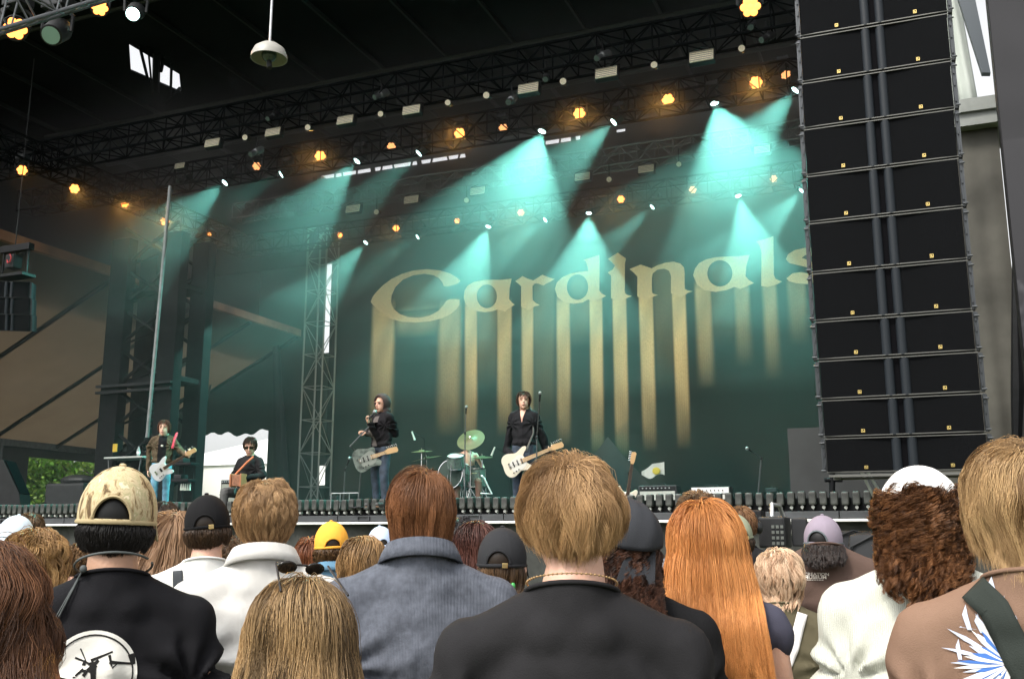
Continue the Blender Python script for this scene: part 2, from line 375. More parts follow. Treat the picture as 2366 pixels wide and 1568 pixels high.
# ------------------------------------------------------------------ left wing: brown canvas roof, gable wall, openings
wt = thing('wing_tent', 'brown canvas wing tent with dark ribs left of the stage', 'tent', (-24, 20, 0))
M_canvas = mat('brown_canvas', (.080, .062, .043), .85, noise=.3, nscale=.8, bump=.3, bscale=3)
def translucent(m, c, f):
    n = m.node_tree.nodes; l = m.node_tree.links; tr = n.new('ShaderNodeBsdfTranslucent'); tr.inputs[0].default_value = (*c, 1)
    mx = n.new('ShaderNodeMixShader'); mx.inputs[0].default_value = f; l.new(n['Principled BSDF'].outputs[0], mx.inputs[1]); l.new(tr.outputs[0], mx.inputs[2]); l.new(mx.outputs[0], n['Material Output'].inputs[0])
translucent(M_canvas, (.27, .20, .125), .13)
XR, ZR, XE, ZE = -20.0, 8.7, -28.0, 4.85
W(wt, MB().add([(XE, 12, ZE), (XR, 12, ZR), (XR, 29.3, ZR), (XE, 29.3, ZE)], [(0, 1, 2, 3)]), M_canvas, 'canvas')
m = MB()
for y in (14.6, 17.5, 20.4, 23.8, 26.5, 29.2): m.cyl((XE, y, ZE-.10), (XR, y, ZR-.10), .065, n=8)
W(wt, m, M_black, 'rafter')
m = MB().box((XR+.05, 20.6, ZR+.05), (.16, 17.3, .24)); W(wt, m, mat('rust_beam', (.30, .13, .06), .7, noise=.5, nscale=1.2), 'edge_beam')
m = MB().box((XE, 20.6, ZE-.1), (.14, 17.3, .22)); W(wt, m, M_dalu, 'eave_beam')
for y in (24.2, 29.1): W(wt, MB().cyl((XE+.05, y, 0), (XE+.05, y, ZE), .07, n=8), M_dalu, 'post')
# side wall under the eave with an opening
def panel(name, x, y0, y1, z0, z1, m_): return W(wt, MB().box((x, (y0+y1)/2, (z0+z1)/2), (.04, y1-y0, z1-z0)), m_, name)
M_gg = mat('grey_green_tarp', (.045, .058, .05), .8, noise=.3, nscale=1.)
translucent(M_gg, (.10, .14, .12), .25)
oy0, oy1 = onX(64, 1100, XE).y, onX(238, 1100, XE).y; oz1 = onX(150, 1062, XE).z
panel('side_wall', XE-.05, 12, oy0, 0, ZE, mat('dark_tarp', (.03, .033, .032), .8, noise=.3, nscale=1.))
if oy1 < 29.2: panel('side_wall', XE-.05, oy1, 29.3, 0, ZE, MATS['dark_tarp'])
panel('side_wall', XE-.05, oy0, oy1, oz1, ZE, MATS['dark_tarp'])
# gable back wall at Y 29.3 with the white opening, ragged flap above it
YG = 29.35
def gp(px, py): p = onY(px, py, YG); return (p.x, p.z)
wl = [gp(430, 1000), gp(470, 1003), gp(520, 1000), gp(560, 1006), gp(590, 998), gp(620, 990)]
a0 = wl[0][0]; a1 = wl[-1][0]
def ftop(x): return ZR-(XR-x)*(ZR-ZE)/(XR-XE) if x < XR else 13
m = MB()
def quadw(xa, xb, z0, za, zb, y=YG):
    m.add([(xa, y, z0[0]), (xb, y, z0[1]), (xb, y, zb), (xa, y, za)], [(0, 1, 2, 3)])
quadw(XE, a0, (0, 0), ftop(XE), ftop(a0))
for (xa, za), (xb, zb) in zip(wl[:-1], wl[1:]):
    nseg = 6
    for i in range(nseg):
        u0, u1 = i/nseg, (i+1)/nseg; x0_, x1_ = xa+(xb-xa)*u0, xa+(xb-xa)*u1
        j0 = .06*math.sin(x0_*9); j1 = .06*math.sin(x1_*9)
        quadw(x0_, x1_, (za+(zb-za)*u0+j0, za+(zb-za)*u1+j1), ftop(x0_), ftop(x1_))
xr_ = max(a1, XR)
if a1 < XR: quadw(a1, XR, (0, 0), ftop(a1), ftop(XR))
xs_ = onY(744, 800, YG).x
quadw(xr_, xs_, (0, 0), 13, 13)
za_, zb_ = onY(750, 815, YG).z, onY(750, 1075, YG).z
quadw(xs_, xs_+3, (zb_, zb_), za_, za_, YG+.01); zc_ = onY(750, 545, YG).z; quadw(xs_, xs_+3, (zc_, zc_), 13, 13, YG+.01)
quadw(xs_, xs_+3, (0, 0), onY(750, 1120, YG).z, onY(750, 1120, YG).z, YG+.01)
o = W(wt, m, M_gg, 'gable_wall'); md = o.modifiers.new('t', 'SOLIDIFY'); md.thickness = .02
m2 = MB().box(((-22+XR)/2-.0, YG+.02, 10.7), (XR+22.4, .03, 4.2)); W(wt, m2, M_gg, 'gable_wall')
W(roof, MB().box((-19.7, 27.0, RZ+.15), (5.2, 4.9, .3)), M_ceil, 'ceiling')
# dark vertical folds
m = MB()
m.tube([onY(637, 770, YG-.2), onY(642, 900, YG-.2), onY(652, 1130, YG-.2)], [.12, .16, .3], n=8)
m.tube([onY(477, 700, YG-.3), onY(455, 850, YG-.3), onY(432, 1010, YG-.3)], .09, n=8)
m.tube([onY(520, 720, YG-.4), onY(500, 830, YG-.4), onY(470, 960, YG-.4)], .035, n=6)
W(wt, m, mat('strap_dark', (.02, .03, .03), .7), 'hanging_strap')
# white marquee outside, lit by day
wm = thing('white_marquee', 'white marquee standing in daylight behind the wing tent', 'tent', (-24, 42, 0))
m = MB().box((-28, 44.5, 2.6), (18, 7, 5.2)); W(wm, m, mat('white_pvc', (.86, .86, .84), .6), 'wall')
pk = Vector((-29.5, 44.5, 7.2)); m = MB().add([(-37.2, 40.9, 5.2), (-18.8, 40.9, 5.2), (-18.8, 48.1, 5.2), (-37.2, 48.1, 5.2), pk], [(0, 1, 4), (1, 2, 4), (2, 3, 4), (3, 0, 4), (3, 2, 1, 0)])
W(wm, m, MATS['white_pvc'], 'roof')

# trees and red building beyond
M_leaf = None
def leaf_mat(name, c):
    m = bpy.data.materials.new(name); m.use_nodes = True; n = m.node_tree.nodes; l = m.node_tree.links
    b = n['Principled BSDF']; a = n.new('ShaderNodeAttribute'); a.attribute_name = 'tint'
    l.new(a.outputs['Color'], b.inputs['Base Color']); b.inputs['Roughness'].default_value = .55
    tr = n.new('ShaderNodeBsdfTranslucent'); l.new(a.outputs['Color'], tr.inputs['Color'])
    mx = n.new('ShaderNodeMixShader'); mx.inputs[0].default_value = .4; l.new(b.outputs[0], mx.inputs[1]); l.new(tr.outputs[0], mx.inputs[2])
    l.new(mx.outputs[0], n['Material Output'].inputs[0]); MATS[name] = m; return m
M_leaf = leaf_mat('leaves', None); M_bark = mat('bark', (.10, .075, .05), .9, noise=.4, nscale=6, bump=.8, bscale=20)
def tree(x, y, h, r, label, seed, nleaf=9000, base=(.15, .31, .045)):
    rg = np.random.RandomState(seed)
    t = thing('tree', label, 'tree', (x, y, 0), 0, 'trees beyond the wing tent')
    m = MB(); m.tube([(0, 0, 0), (.1, 0, h*.3), (-.1, .1, h*.55), (0, 0, h*.8)], [.28, .2, .14, .05], n=10)
    cl = []
    for i in range(16):
        a = rg.rand()*6.28; z = h*(.3+.6*rg.rand()); rr = r*(.5+.5*rg.rand())*math.sin(min(1, (z/h))*2.6+.3)
        e = Vector((rr*math.cos(a), rr*math.sin(a), z+.5)); m.tube([(0, 0, z*.7), e*.5+Vector((0, 0, z*.4)), e], [.09, .05, .02], n=6); cl.append(e)
        cl.append(e*.6+Vector((0, 0, z*.45)))
    obj('trunk', m, M_bark, t, 60)
    cen = np.array([list(c) for c in cl])[rg.randint(0, len(cl), nleaf)]
    pos = cen+rg.randn(nleaf, 3)*np.array([r*.22, r*.22, r*.18])
    d1 = rg.randn(nleaf, 3); d1 /= np.linalg.norm(d1, axis=1)[:, None]; d2 = np.cross(d1, rg.randn(nleaf, 3)); d2 /= np.linalg.norm(d2, axis=1)[:, None]
    s = (.09+.07*rg.rand(nleaf))[:, None]
    V = np.stack([pos-d1*s, pos+d2*s*.5, pos+d1*s, pos-d2*s*.5], 1).reshape(-1, 3)
    me = bpy.data.meshes.new('crown'); me.from_pydata(V.tolist(), [], np.arange(nleaf*4).reshape(-1, 4).tolist())
    at = me.color_attributes.new('tint', 'FLOAT_COLOR', 'POINT')
    k = (.6+.8*rg.rand(nleaf))[:, None]; c = np.array(base)[None]*k*np.stack([1+.5*(rg.rand(nleaf)-.3), np.ones(nleaf), np.ones(nleaf)], 1)
    c = np.repeat(np.concatenate([c, np.ones((nleaf, 1))], 1), 4, 0).astype(np.float32); at.data.foreach_set('color', c.ravel())
    obj('crown', me, M_leaf, t)
tree(-38.5, 33.5, 7.5, 3.4, 'leafy green tree seen through the low opening of the wing tent, at the pole', 3, 14000)
tree(-36.5, 36.5, 8.5, 3.6, 'bright green tree behind the middle of the low opening', 5, 14000, (.20, .38, .06))
tree(-40, 29.5, 6.5, 3.0, 'green tree at the left side of the low opening', 9, 9000)
tree(-27.5, 52.0, 10.5, 3.4, 'green treetop just visible above the white marquee', 12, 9000, (.14, .26, .04))
rb = thing('red_building', 'low red building with a red gable roof beyond the trees', 'building', (-44, 35, 0))
m = MB().box((-44.5, 36, 1.5), (5, 13, 3.0)); W(rb, m, mat('red_wall', (.42, .09, .07), .7, noise=.15), 'wall')
m = MB().add([(-47.2, 29.3, 3), (-41.8, 29.3, 3), (-41.8, 42.7, 3), (-47.2, 42.7, 3), (-44.5, 29.3, 4.4), (-44.5, 42.7, 4.4)], [(0, 1, 4), (1, 2, 5, 4), (2, 3, 5), (3, 0, 4, 5), (3, 2, 1, 0)])
W(rb, m, mat('red_roof', (.33, .08, .05), .7), 'roof')
for y in (31.2, 34.4): W(rb, MB().box((-41.95, y, 1.5), (.1, .22, 3.0)), M_white, 'corner_board')

# ------------------------------------------------------------------ trusses
def truss(name, label, p0, p1, s=.45, mt=None, grp=None, step=None, rc=.028, rb_=.014, flat=False):
    p0, p1 = Vector(p0), Vector(p1); d = p1-p0; L = d.length; x, y, z = frame_of(d)
    t = thing(name, label, 'truss', p0, 0, grp); mt = mt or M_dalu
    n = max(1, round(L/(step or s))); cs = [(-1, -1), (1, -1), (1, 1), (-1, 1)]
    for a, b in cs:
        o = x*(a*s/2)+y*(b*s/2); obj('chord', MB().cyl(o, o+d, rc, n=8), mt, t, 60)
    m = MB()
    for i in range(n+1):
        q = d*(i/n)
        for k in range(4):
            a, b = cs[k], cs[(k+1) % 4]
            A = x*(a[0]*s/2)+y*(a[1]*s/2); B = x*(b[0]*s/2)+y*(b[1]*s/2)
            m.cyl(q+A, q+B, rb_, n=5, cap=False)
            if i < n:
                q2 = d*((i+1)/n)
                if (i+k) % 2: m.cyl(q+A, q2+B, rb_, n=5, cap=False)
                else: m.cyl(q+B, q2+A, rb_, n=5, cap=False)
    obj('bracing', m, mt, t, 60); return t
ZT = 9.95
M_tr = mat('black_truss', (.006, .007, .008), .95, 0., spec=.0, noise=.2)
truss('lighting_truss', 'black truss of pale floodlights nearest the stage front', (-20.5, 15.7, ZT+.1), (.8, 15.7, ZT+.1), .5, M_tr, 'trusses across the stage roof')
truss('lighting_truss', 'black truss carrying the front row of teal beams', (-20.5, 17.75, ZT), (.8, 17.75, ZT), .5, M_tr, 'trusses across the stage roof')
truss('lighting_truss', 'grey truss with dim floodlights half lost in teal haze', (-16, 20.4, ZT), (.8, 20.4, ZT), .4, mat('pale_truss', (.14, .145, .14), .5, .5), 'trusses across the stage roof')
truss('lighting_truss', 'black truss carrying the rear row of teal beams', (-18, 23.0, ZT), (.8, 23.0, ZT), .5, M_tr, 'trusses across the stage roof')
truss('lighting_truss', 'dark side truss running back above the bassist', (-17.7, 14.2, ZT), (-17.7, 23, ZT), .5, M_tr, 'side trusses')
# near truss over the top left corner
pa, pb = P(-40, 40, 12.0), P(160, -18, 13.0); dd = (pb-pa)
truss('lighting_truss', 'grey truss crossing the top left corner of the picture', pa-dd*1.0, pb+dd*.6, .42, M_dalu, 'side trusses')
# truss column at the backdrop's edge
tx0 = onY(706, 1100, 24.0).x; tx1 = onY(748, 1100, 24.0).x
truss('truss_column', 'slim grey truss column standing at the edge of the backdrop', ((tx0+tx1)/2, 24.0, ZD), ((tx0+tx1)/2, 24.0, 10.5), tx1-tx0+.05, mat('column_truss', (.28, .29, .27), .45, .5), step=.95, rc=.028)
# far strip of daylight beside the column: gap in the cladding -> the sheet behind is left open
# dark side tower with diagonal braces
tw = thing('stage_tower', 'massive black steel tower with crossed braces behind the bassist', 'tower', (0, 0, 0))
TX, TY = onY(345, 1100, 19.0).x, 19.0
tL = onY(283, 1100, 19.0).x-TX; tR = onY(408, 1100, 19.0).x-TX
tw.location = (TX, TY, 0)
for sx, wd in ((tL, .55), (tR, .5)):
    for sy in (-.5, .5): obj('column', MB().bbox((sx, sy, 4.6), (wd, .3, 8.6), .02), mat('tower_black', (.007, .008, .009), .7, spec=.15, noise=.3), tw)
m = MB()
for k in range(8):
    z = 1.2+k*1.0
    for sy in (-.5, .5):
        m.cyl((tL, sy, z), (tR, sy, z+1.0), .045, n=6); m.cyl((tR, sy, z), (tL, sy, z+1.0), .045, n=6)
    m.cyl((tL, -.5, z), (tR, .5, z+.9), .03, n=6)
for z in (3.6, 5.35, 7.6): m.box((0, 0, z), (tR-tL+.4, .9, .12))
obj('cross_brace', m, MATS['tower_black'], tw)
m = MB()
for z, w_ in ((5.4, 2.4), (5.25, 2.3)): m.box((0, -.75, z-.2), (tR-tL+.6, .08, .06))
obj('platform', m, M_dark, tw)
obj('warning_sign', MB().box((tL+.35, -.68, onY(303, 1032, 18.3).z), (.13, .02, .19)), mat('yellow_sign', (.75, .5, .04), .5), tw)
# slanting standing pole in front of the tower
pl = obj('pole', MB().cyl(P(340, 1010, 19.6), P(393, 430, 20.3), .038, n=12), mat('grey_pole', (.2, .21, .21), .4, .5, noise=.2), sm=60)
tag(pl, 'tall grey steel pole in front of the black tower', 'pole')
# daylight windows high on the left: an opening in the side cladding with braces
# ================================================================== STAGE LIGHTING
TEAL = (.25, .90, .77)
AMB = (1.0, .50, .12)
def emis(name, col, s): return mat(name, (.1, .1, .1), emit=col, estr=s)
M_lens_t = emis('lit_teal_lens', (.60, 1, .93), 5)
M_led = emis('lit_amber_led', (1, .27, .05), 2.4); M_led2 = emis('lit_warm_led', (1, .36, .12), .9)
M_glass = mat('dark_lens', (.05, .08, .08), .08, spec=.8)
# moving head prototypes: origin at the lens, lens looks along local -Z
def lit_head(label, src, aim, col, power, ang, lens_m, group, size=1., blend=.12, kind='beam', z_top=None, lsize=.06):
    src, aim = Vector(src), Vector(aim); d = (aim-src).normalized()
    t = thing('moving_head_light' if kind == 'beam' else 'led_wash_light', label, 'stage light', src, 0, group)
    q = (-d).to_track_quat('Z', 'Y').to_matrix()
    h = MB()
    if kind == 'beam':
        h.lathe([(.02, .34*size), (.10*size, .33*size), (.13*size, .25*size), (.12*size, .10*size), (.115*size, .0), (.10*size, -.01)], n=20)
    else:
        h.lathe([(.02, .20*size), (.09*size, .20*size), (.14*size, .13*size), (.15*size, .02), (.15*size, -.02), (.13*size, -.02)], n=20)
    h.v = [tuple(q @ Vector(v)) for v in h.v]; hd = obj('head', h, M_blackp, t, 50)
    ln = MB()
    if kind == 'beam': ln.lathe([(.001, -.012), (.095*size, -.012), (.095*size, .002)], n=20)
    else:
        for k in range(7):
            a = k*math.pi/3; rr = 0 if k == 6 else .080*size
            ln.lathe([(.001, -.03), (.034*size, -.029), (.050*size, -.02), (.051*size, .0)], c=(rr*math.cos(a), rr*math.sin(a), 0), n=10)
    ln.v = [tuple(q @ Vector(v)) for v in ln.v]; obj('lens', ln, lens_m, hd, 50)
    # yoke and base hanging from the truss
    zt = (z_top if z_top is not None else ZT-.28)-src.z
    side = Vector((q[0][0], q[1][0], 0)); side = side.normalized() if side.length > .1 else Vector((1, 0, 0))
    piv = q @ Vector((0, 0, .16*size)); top = max(piv.z+.24*size, min(zt, piv.z+.34*size))
    yk = MB()
    for s_ in (-1, 1): yk.tube([piv+side*(s_*.15*size), piv+side*(s_*.16*size)+Vector((0, 0, .18*size)), piv+side*(s_*.07*size)+Vector((0, 0, .25*size))], .022*size, n=6)
    obj('yoke', yk, M_blackp, t, 50)
    b = MB().bbox(piv+Vector((0, 0, .31*size)), (.30*size, .22*size, .12*size), .02)
    b.cyl(piv+Vector((0, 0, .36*size)), piv+Vector((0, 0, max(.42*size, zt-piv.z+.05))), .02, n=6)
    obj('base', b, M_blackp, t)
    if power:
        ld = bpy.data.lights.new('spot', 'SPOT'); ld.energy = power; ld.color = col; ld.spot_size = R(ang); ld.spot_blend = blend; ld.shadow_soft_size = lsize
        ld.use_nodes = True; ln_ = ld.node_tree; em = ln_.nodes['Emission']; fo = ln_.nodes.new('ShaderNodeLightFalloff'); fo.inputs[0].default_value = 1.0; fo.inputs[1].default_value = .15
        ln_.links.new(fo.outputs['Quadratic'], em.inputs['Strength'])
        lo = bpy.data.objects.new('lamp', ld); C.objects.link(lo); lo.parent = t; lo.location = d*.03
        lo.rotation_euler = (-d).to_track_quat('Z', 'Y').to_euler()
    return t
PW = 2000.
# (lens pixel, plane Y, aim pixel, aim depth, cone angle, power factor)
F = 17.75; B_ = 23.0
# (row, lens pixel, plane Y, lean to the left in degrees, spread seen in the photo, lean out of the stage, power factor)
beams = [
 ('front', (520, 422), F, 49, 44, 68, .55), ('front', (650, 403), F, 60, 30, 80, .12), ('front', (825, 372), F, 41, 47, 66, .75),
 ('front', (968, 354), F, 49, 30, 74, .30), ('front', (1252, 303), F, 21, 77, 60, 1.5), ('front', (1418, 282), F, 48, 43, 68, .8),
 ('front', (1650, 238), F, -20, 79, 60, 1.5), ('front', (1838, 208), F, 40, 46, 66, 1.0),
 ('rear', (845, 560), B_, 42, 40, 64, .55), ('rear', (965, 547), B_, 56, 24, 74, .14), ('rear', (1128, 523), B_, 21, 52, 62, .9),
 ('rear', (1260, 508), B_, 53, 30, 70, .35), ('rear', (1360, 492), B_, 3, 64, 60, .9), ('rear', (1507, 478), B_, 48, 28, 70, .4),
 ('rear', (1705, 452), B_, -14, 54, 60, .9), ('rear', (1852, 440), B_, 44, 40, 66, .6)]
cnt = {'front': 0, 'rear': 0}
def axis_of(src, lean, phi):
    v = (src-CAM).normalized(); d = -UPV*math.cos(R(lean))-RGT*math.sin(R(lean)); d = (d-v*d.dot(v)).normalized()
    return d*math.sin(R(phi))-v*math.cos(R(phi))
for row, s_, Y, lean, app, phi, f in beams:
    k = cnt[row]; cnt[row] += 1
    src = onY(*s_, Y); d_ = axis_of(src, lean, phi)
    ang = 2*math.degrees(math.atan(math.tan(R(app/2))*math.sin(R(phi))))
    lit_head('teal moving head light beaming from the %s truss, %s from its left end' % (row, ORD[k]), src, src+d_, TEAL, PW*f*(1.6 if row == 'rear' else .95), ang, M_lens_t,
             'teal beams on the %s truss' % row, size=.82 if row == 'front' else .72)
# extra beams at the top left
p_ = P(307, 33, 14.5); lit_head('teal moving head light beaming down at the top left corner', p_, P(215, 110, 12.5), TEAL, PW*.22, 34, M_lens_t, 'lights on the corner truss', z_top=P(300, -20, 14.5).z)
p_ = P(622, -22, 16.5); lit_head('teal moving head light at the top edge beside the hanging dish', p_, P(470, 60, 14.0), TEAL, PW*.35, 34, M_lens_t, 'lights on the corner truss')
p_ = P(1130, -28, 17.0); lit_head('teal moving head light at the top centre edge', p_, P(1130, 90, 15.5), TEAL, PW*.3, 30, M_lens_t, 'lights on the roof')
# amber LED wash lights: (lens px, Y plane, aim px, depth, power, kind 0 bright 1 side-on 2 soft, label)
amb = [((740, 361), F, (640, 520), 14, .5, 0), ((1062, 309), F, (980, 480), 13, .55, 0), ((1338, 263), F, (1310, 450), 13, .7, 0), ((1543, 231), F, (1460, 400), 13, .6, 0), ((1746, 191), F, (1740, 380), 12, .8, 0)]
for k, (s_, Y, a, td, f, kd) in enumerate(amb):
    lit_head('bright amber LED wash light on the front truss, %s from the left' % ORD[k], onY(*s_, Y), P(*a, td), AMB, PW*.5*f, 48, M_led, 'amber lights on the front truss', kind='wash', blend=.8, size=.92)
amb = [((593, 384), (500, 470)), ((904, 339), (860, 470)), ((1162, 296), (1210, 420)), ((1814, 172), (1900, 300))]
for k, (s_, a) in enumerate(amb):
    lit_head('dim amber LED light turned half away on the front truss, %s from the left' % ORD[k], onY(*s_, F-.15), P(*a, 17), AMB, 0, 40, M_led2, 'amber lights on the front truss', kind='wash', size=.72)
amb = [((482, 542), .1), ((785, 543), .1), ((915, 528), .25), ((1056, 510), .0), ((1203, 491), .35), ((1434, 460), .35), ((1600, 438), .35), ((1787, 413), .35)]
for k, (s_, f) in enumerate(amb):
    lit_head('small amber LED light on the rear truss, %s from the left' % ORD[k], onY(*s_, B_), P(s_[0]-40, s_[1]+150, 19), AMB, PW*.32*f, 44, M_led2 if k in (4, 6, 7) else M_led, 'amber lights on the rear truss', kind='wash', blend=.8, size=.72 if k not in (0, 1, 3) else .55)
amb = [((51, 393), 15.5, 'first'), ((172, 436), 16.7, 'second'), ((288, 471), 18.4, 'third'), ((381, 511), 19.6, 'fourth')]
for s_, yy, o_ in amb:
    src = onX(*s_, -17.7)
    lit_head('amber LED light hanging from the left side truss, %s from the front' % o_, src, P(s_[0]+60, s_[1]+160, 17), AMB, PW*.3, 44, M_led, 'amber lights on the side truss', kind='wash', blend=.8, size=.85 if o_ != 'third' else .7)
for s_, a, lb, sz, t_ in (((36, 66), (20, 180), 'amber LED light under the corner truss, at the left picture edge', 1.1, 13.0), ((230, 18), (260, 90), 'amber LED light seen edge on above the corner lights', .9, 14.5), ((1733, 16), (1760, 140), 'amber LED light at the top right beside the speaker array', 1.15, 14.5)):
    lit_head(lb, P(*s_, t_), P(*a, t_-3), AMB, PW*.05, 50, M_led, 'lights near the top edge', kind='wash', blend=.8, size=sz, z_top=P(*s_, t_).z+.6)
# unlit spot hanging at the left
lit_head('unlit grey cylinder spotlight under the corner truss', P(118, 82, 13.2), P(60, 120, 12.5), TEAL, 0, 30, mat('pale_lens', (.35, .55, .5), .1), 'lights on the corner truss', size=1.25, z_top=P(118, 82, 13.2).z+.7)

# pale rectangular floodlights of the nearest truss and of the hazy truss
M_flood = mat('floodlight_face', (.62, .56, .42), .45, noise=.25, nscale=60, bump=.5, bscale=90)
M_flood.node_tree.nodes['Principled BSDF'].inputs['Emission Color'].default_value = (.8, .7, .5, 1)
M_flood.node_tree.nodes['Principled BSDF'].inputs['Emission Strength'].default_value = .06
def flood(label, px, py, Y, wpx, group):
    c = onY(px, py, Y); t_ = proj(c)[2]; wd = wpx*t_/FOC/math.cos(YAW)
    t = thing('floodlight', label, 'floodlight', c, 0, group)
    q = Matrix.Rotation(R(-12), 3, 'X')
    obj('housing', MB().bbox((0, .07, 0), (wd+.04, .12, wd*.52+.03), .01, q), M_blackp, t)
    f = obj('face', MB().bbox((0, -.005, 0), (wd, .03, wd*.5), .006, q), M_flood, t)
    g = MB()
    for i in range(5): g.box(q @ Vector((0, -.024, wd*.5*(-.4+.2*i))), (wd*.96, .006, .008), q)
    obj('louvre', g, M_dalu, f)
    obj('bracket', MB().tube([(-wd/2-.03, .05, 0), (-wd/2-.03, .1, wd*.4), (0, .1, wd*.55), (wd/2+.03, .1, wd*.4), (wd/2+.03, .05, 0)], .012, n=5), M_black, t)
for k, (a, b) in enumerate([(415, 383), (490, 330), (630, 305), (797, 277), (950, 254), (1220, 204), (1400, 168), (1620, 130)]):
    flood('pale rectangular floodlight on the nearest truss, %s from the left' % ORD[k], a, b, 15.65 if k else 17.2, (24, 36, 36, 38, 40, 45, 47, 51)[k], 'floodlights on the nearest truss')
for k, (a, b) in enumerate([(815, 482), (950, 461), (1103, 441), (1345, 408), (1492, 390), (1760, 345)]):
    flood('dim floodlight in the haze on the middle truss, %s from the left' % ORD[k], a, b, 20.1, 33, 'floodlights in the haze')
# small round lamps between the floodlights
def roundlamp(label, px, py, Y, rpx, group):
    c = onY(px, py, Y); t_ = proj(c)[2]; r = rpx*t_/FOC
    t = thing('round_lamp', label, 'stage light', c, 0, group)
    d = Vector((.1, -1, -.25)).normalized()
    obj('housing', MB().lathe([(r*1.15, -.02), (r*1.2, .02), (r*.9, .16), (.02, .18)], axis=-d, n=16), M_blackp, t, 50)
    obj('lens', MB().lathe([(.001, .0), (r, .01), (r, .03)], axis=d, n=16), M_flood, t, 50)
    obj('bracket', MB().cyl((0, 0, r), (0, 0, r+.3), .012, n=5), M_black, t)
for k, (a, b) in enumerate([(567, 318), (712, 295), (880, 264), (1035, 238), (1124, 221), (1301, 189), (1511, 151), (1713, 113)]):
    roundlamp('small pale round lamp on the nearest truss, %s from the left' % ORD[k], a, b, 15.7, 6.5 if k < 4 else 7.5, 'round lamps on the nearest truss')
for k, (a, b) in enumerate([(870, 490), (1078, 463), (1407, 415), (1568, 380)]):
    roundlamp('faint round lamp in the haze on the middle truss, %s from the left' % ORD[k], a, b, 20.1, 6, 'round lamps in the haze')
# unseen warm floor lamps, added behind the band to brighten the printed backdrop
for k, (sx_, pw_) in enumerate(((-13.2, 1.), (-10.6, .9), (-8.0, .9), (-5.4, .9), (-2.8, .8), (-.4, .7))):
    lit_head('added unseen floor lamp brightening the backdrop, %s from the left' % ORD[k], (sx_, 21.2, ZD+.35), (sx_-.2, YB, 6.4), (1, .74, .42), 420*pw_, 95, M_led2, 'added floor lamps', kind='wash', blend=.9, size=.8, z_top=ZD+.5)
# small unlit profile spots dotted along the nearest truss
prof = [(630, 270), (878, 220), (1262, 180), (1390, 130), (1735, 60), (590, 352), (425, 414), (1180, 232), (1770, 88)]
for k, (a, b) in enumerate(prof):
    c = onY(a, b, 15.5) if k != 6 else onY(a, b, 17.5)
    t = thing('profile_spotlight', 'small unlit black spotlight clamped on the nearest truss, %s from the left' % ORD[sorted(p[0] for p in prof).index(a)], 'stage light', c, 0, 'unlit spotlights')
    d = Vector((random.uniform(-.5, .5), -.8, -.6)).normalized()
    obj('body', MB().lathe([(.02, -.22), (.07, -.2), (.075, 0), (.05, .02), (.055, .16)], axis=d, n=14), M_dalu if k % 2 else M_black, t, 50)
    obj('lens', MB().lathe([(.001, .165), (.05, .163), (.05, .15)], axis=d, n=14), M_glass, t, 50)
    obj('clamp', MB().tube([(0, 0, 0), (0, .05, .2), (0, 0, .32)], .016, n=6), M_black, t, 50)

# haze of the stage (real smoke in a closed box, ends at the stage lip)
hz = MB().box(((-23.5+.85)/2, (14.2+24.3)/2, (ZD+.02+RZ-.35)/2), (24.35, 24.3-14.2, RZ-.35-ZD-.02))
ho = obj('haze', hz, None, kind='stuff')
hm = bpy.data.materials.new('stage_smoke'); hm.use_nodes = True; hn = hm.node_tree.nodes; hn.clear()
vp = hn.new('ShaderNodeVolumePrincipled'); vp.inputs['Color'].default_value = (.95, .97, .96, 1); vp.inputs['Density'].default_value = .0036; vp.inputs['Anisotropy'].default_value = .1
ou = hn.new('ShaderNodeOutputMaterial'); hm.node_tree.links.new(vp.outputs[0], ou.inputs['Volume'])
ho.data.materials.append(hm)
# thicker layer of smoke that hangs under the roof
h2 = obj('haze', MB().box(((-23.4+.8)/2, (16.0+24.2)/2, (6.4+11.9)/2), (24.2, 24.2-16.0, 11.9-6.4)), None, kind='stuff')
hm2 = hm.copy(); hm2.node_tree.nodes['Principled Volume'].inputs['Density'].default_value = .013; h2.data.materials.append(hm2)
h3 = obj('haze', MB().box(((-23.3+.75)/2, (16.2+24.1)/2, (7.6+11.7)/2), (24.05, 24.1-16.2, 11.7-7.6)), None, kind='stuff'); h3.data.materials.append(hm2)
h4 = obj('haze', MB().box(((-23.2+.7)/2, (16.4+24.0)/2, (5.0+11.5)/2), (23.9, 24.0-16.4, 11.5-5.0)), None, kind='stuff')
hm3 = hm.copy(); hm3.node_tree.nodes['Principled Volume'].inputs['Density'].default_value = .006; h4.data.materials.append(hm3)

# security camera dome on its drop pole (top left)
c = P(622, 122, 11.0)
t = thing('dome_camera', 'white dish shaped dome camera hanging on a thin pole from the roof', 'camera', c)
obj('pole', MB().cyl((0, 0, .08), (0, 0, 3.5), .014, n=8), M_alu, t, 50)
sh = obj('shade', MB().lathe([(.03, .10), (.10, .09), (.165, .04), (.195, -.03), (.2, -.075), (.19, -.075), (.18, -.03), (.15, .03), (.03, .07)], n=32), mat('dish_shell', (.34, .33, .30), .45), t, 50)
obj('lens_dome', MB().ell((0, 0, -.03), (.085, .085, .08)), M_glass, t, 80)
obj('microphone', MB().cyl((0, 0, -.1), (.03, -.02, -.2), .03, n=10), M_dark, t, 50)
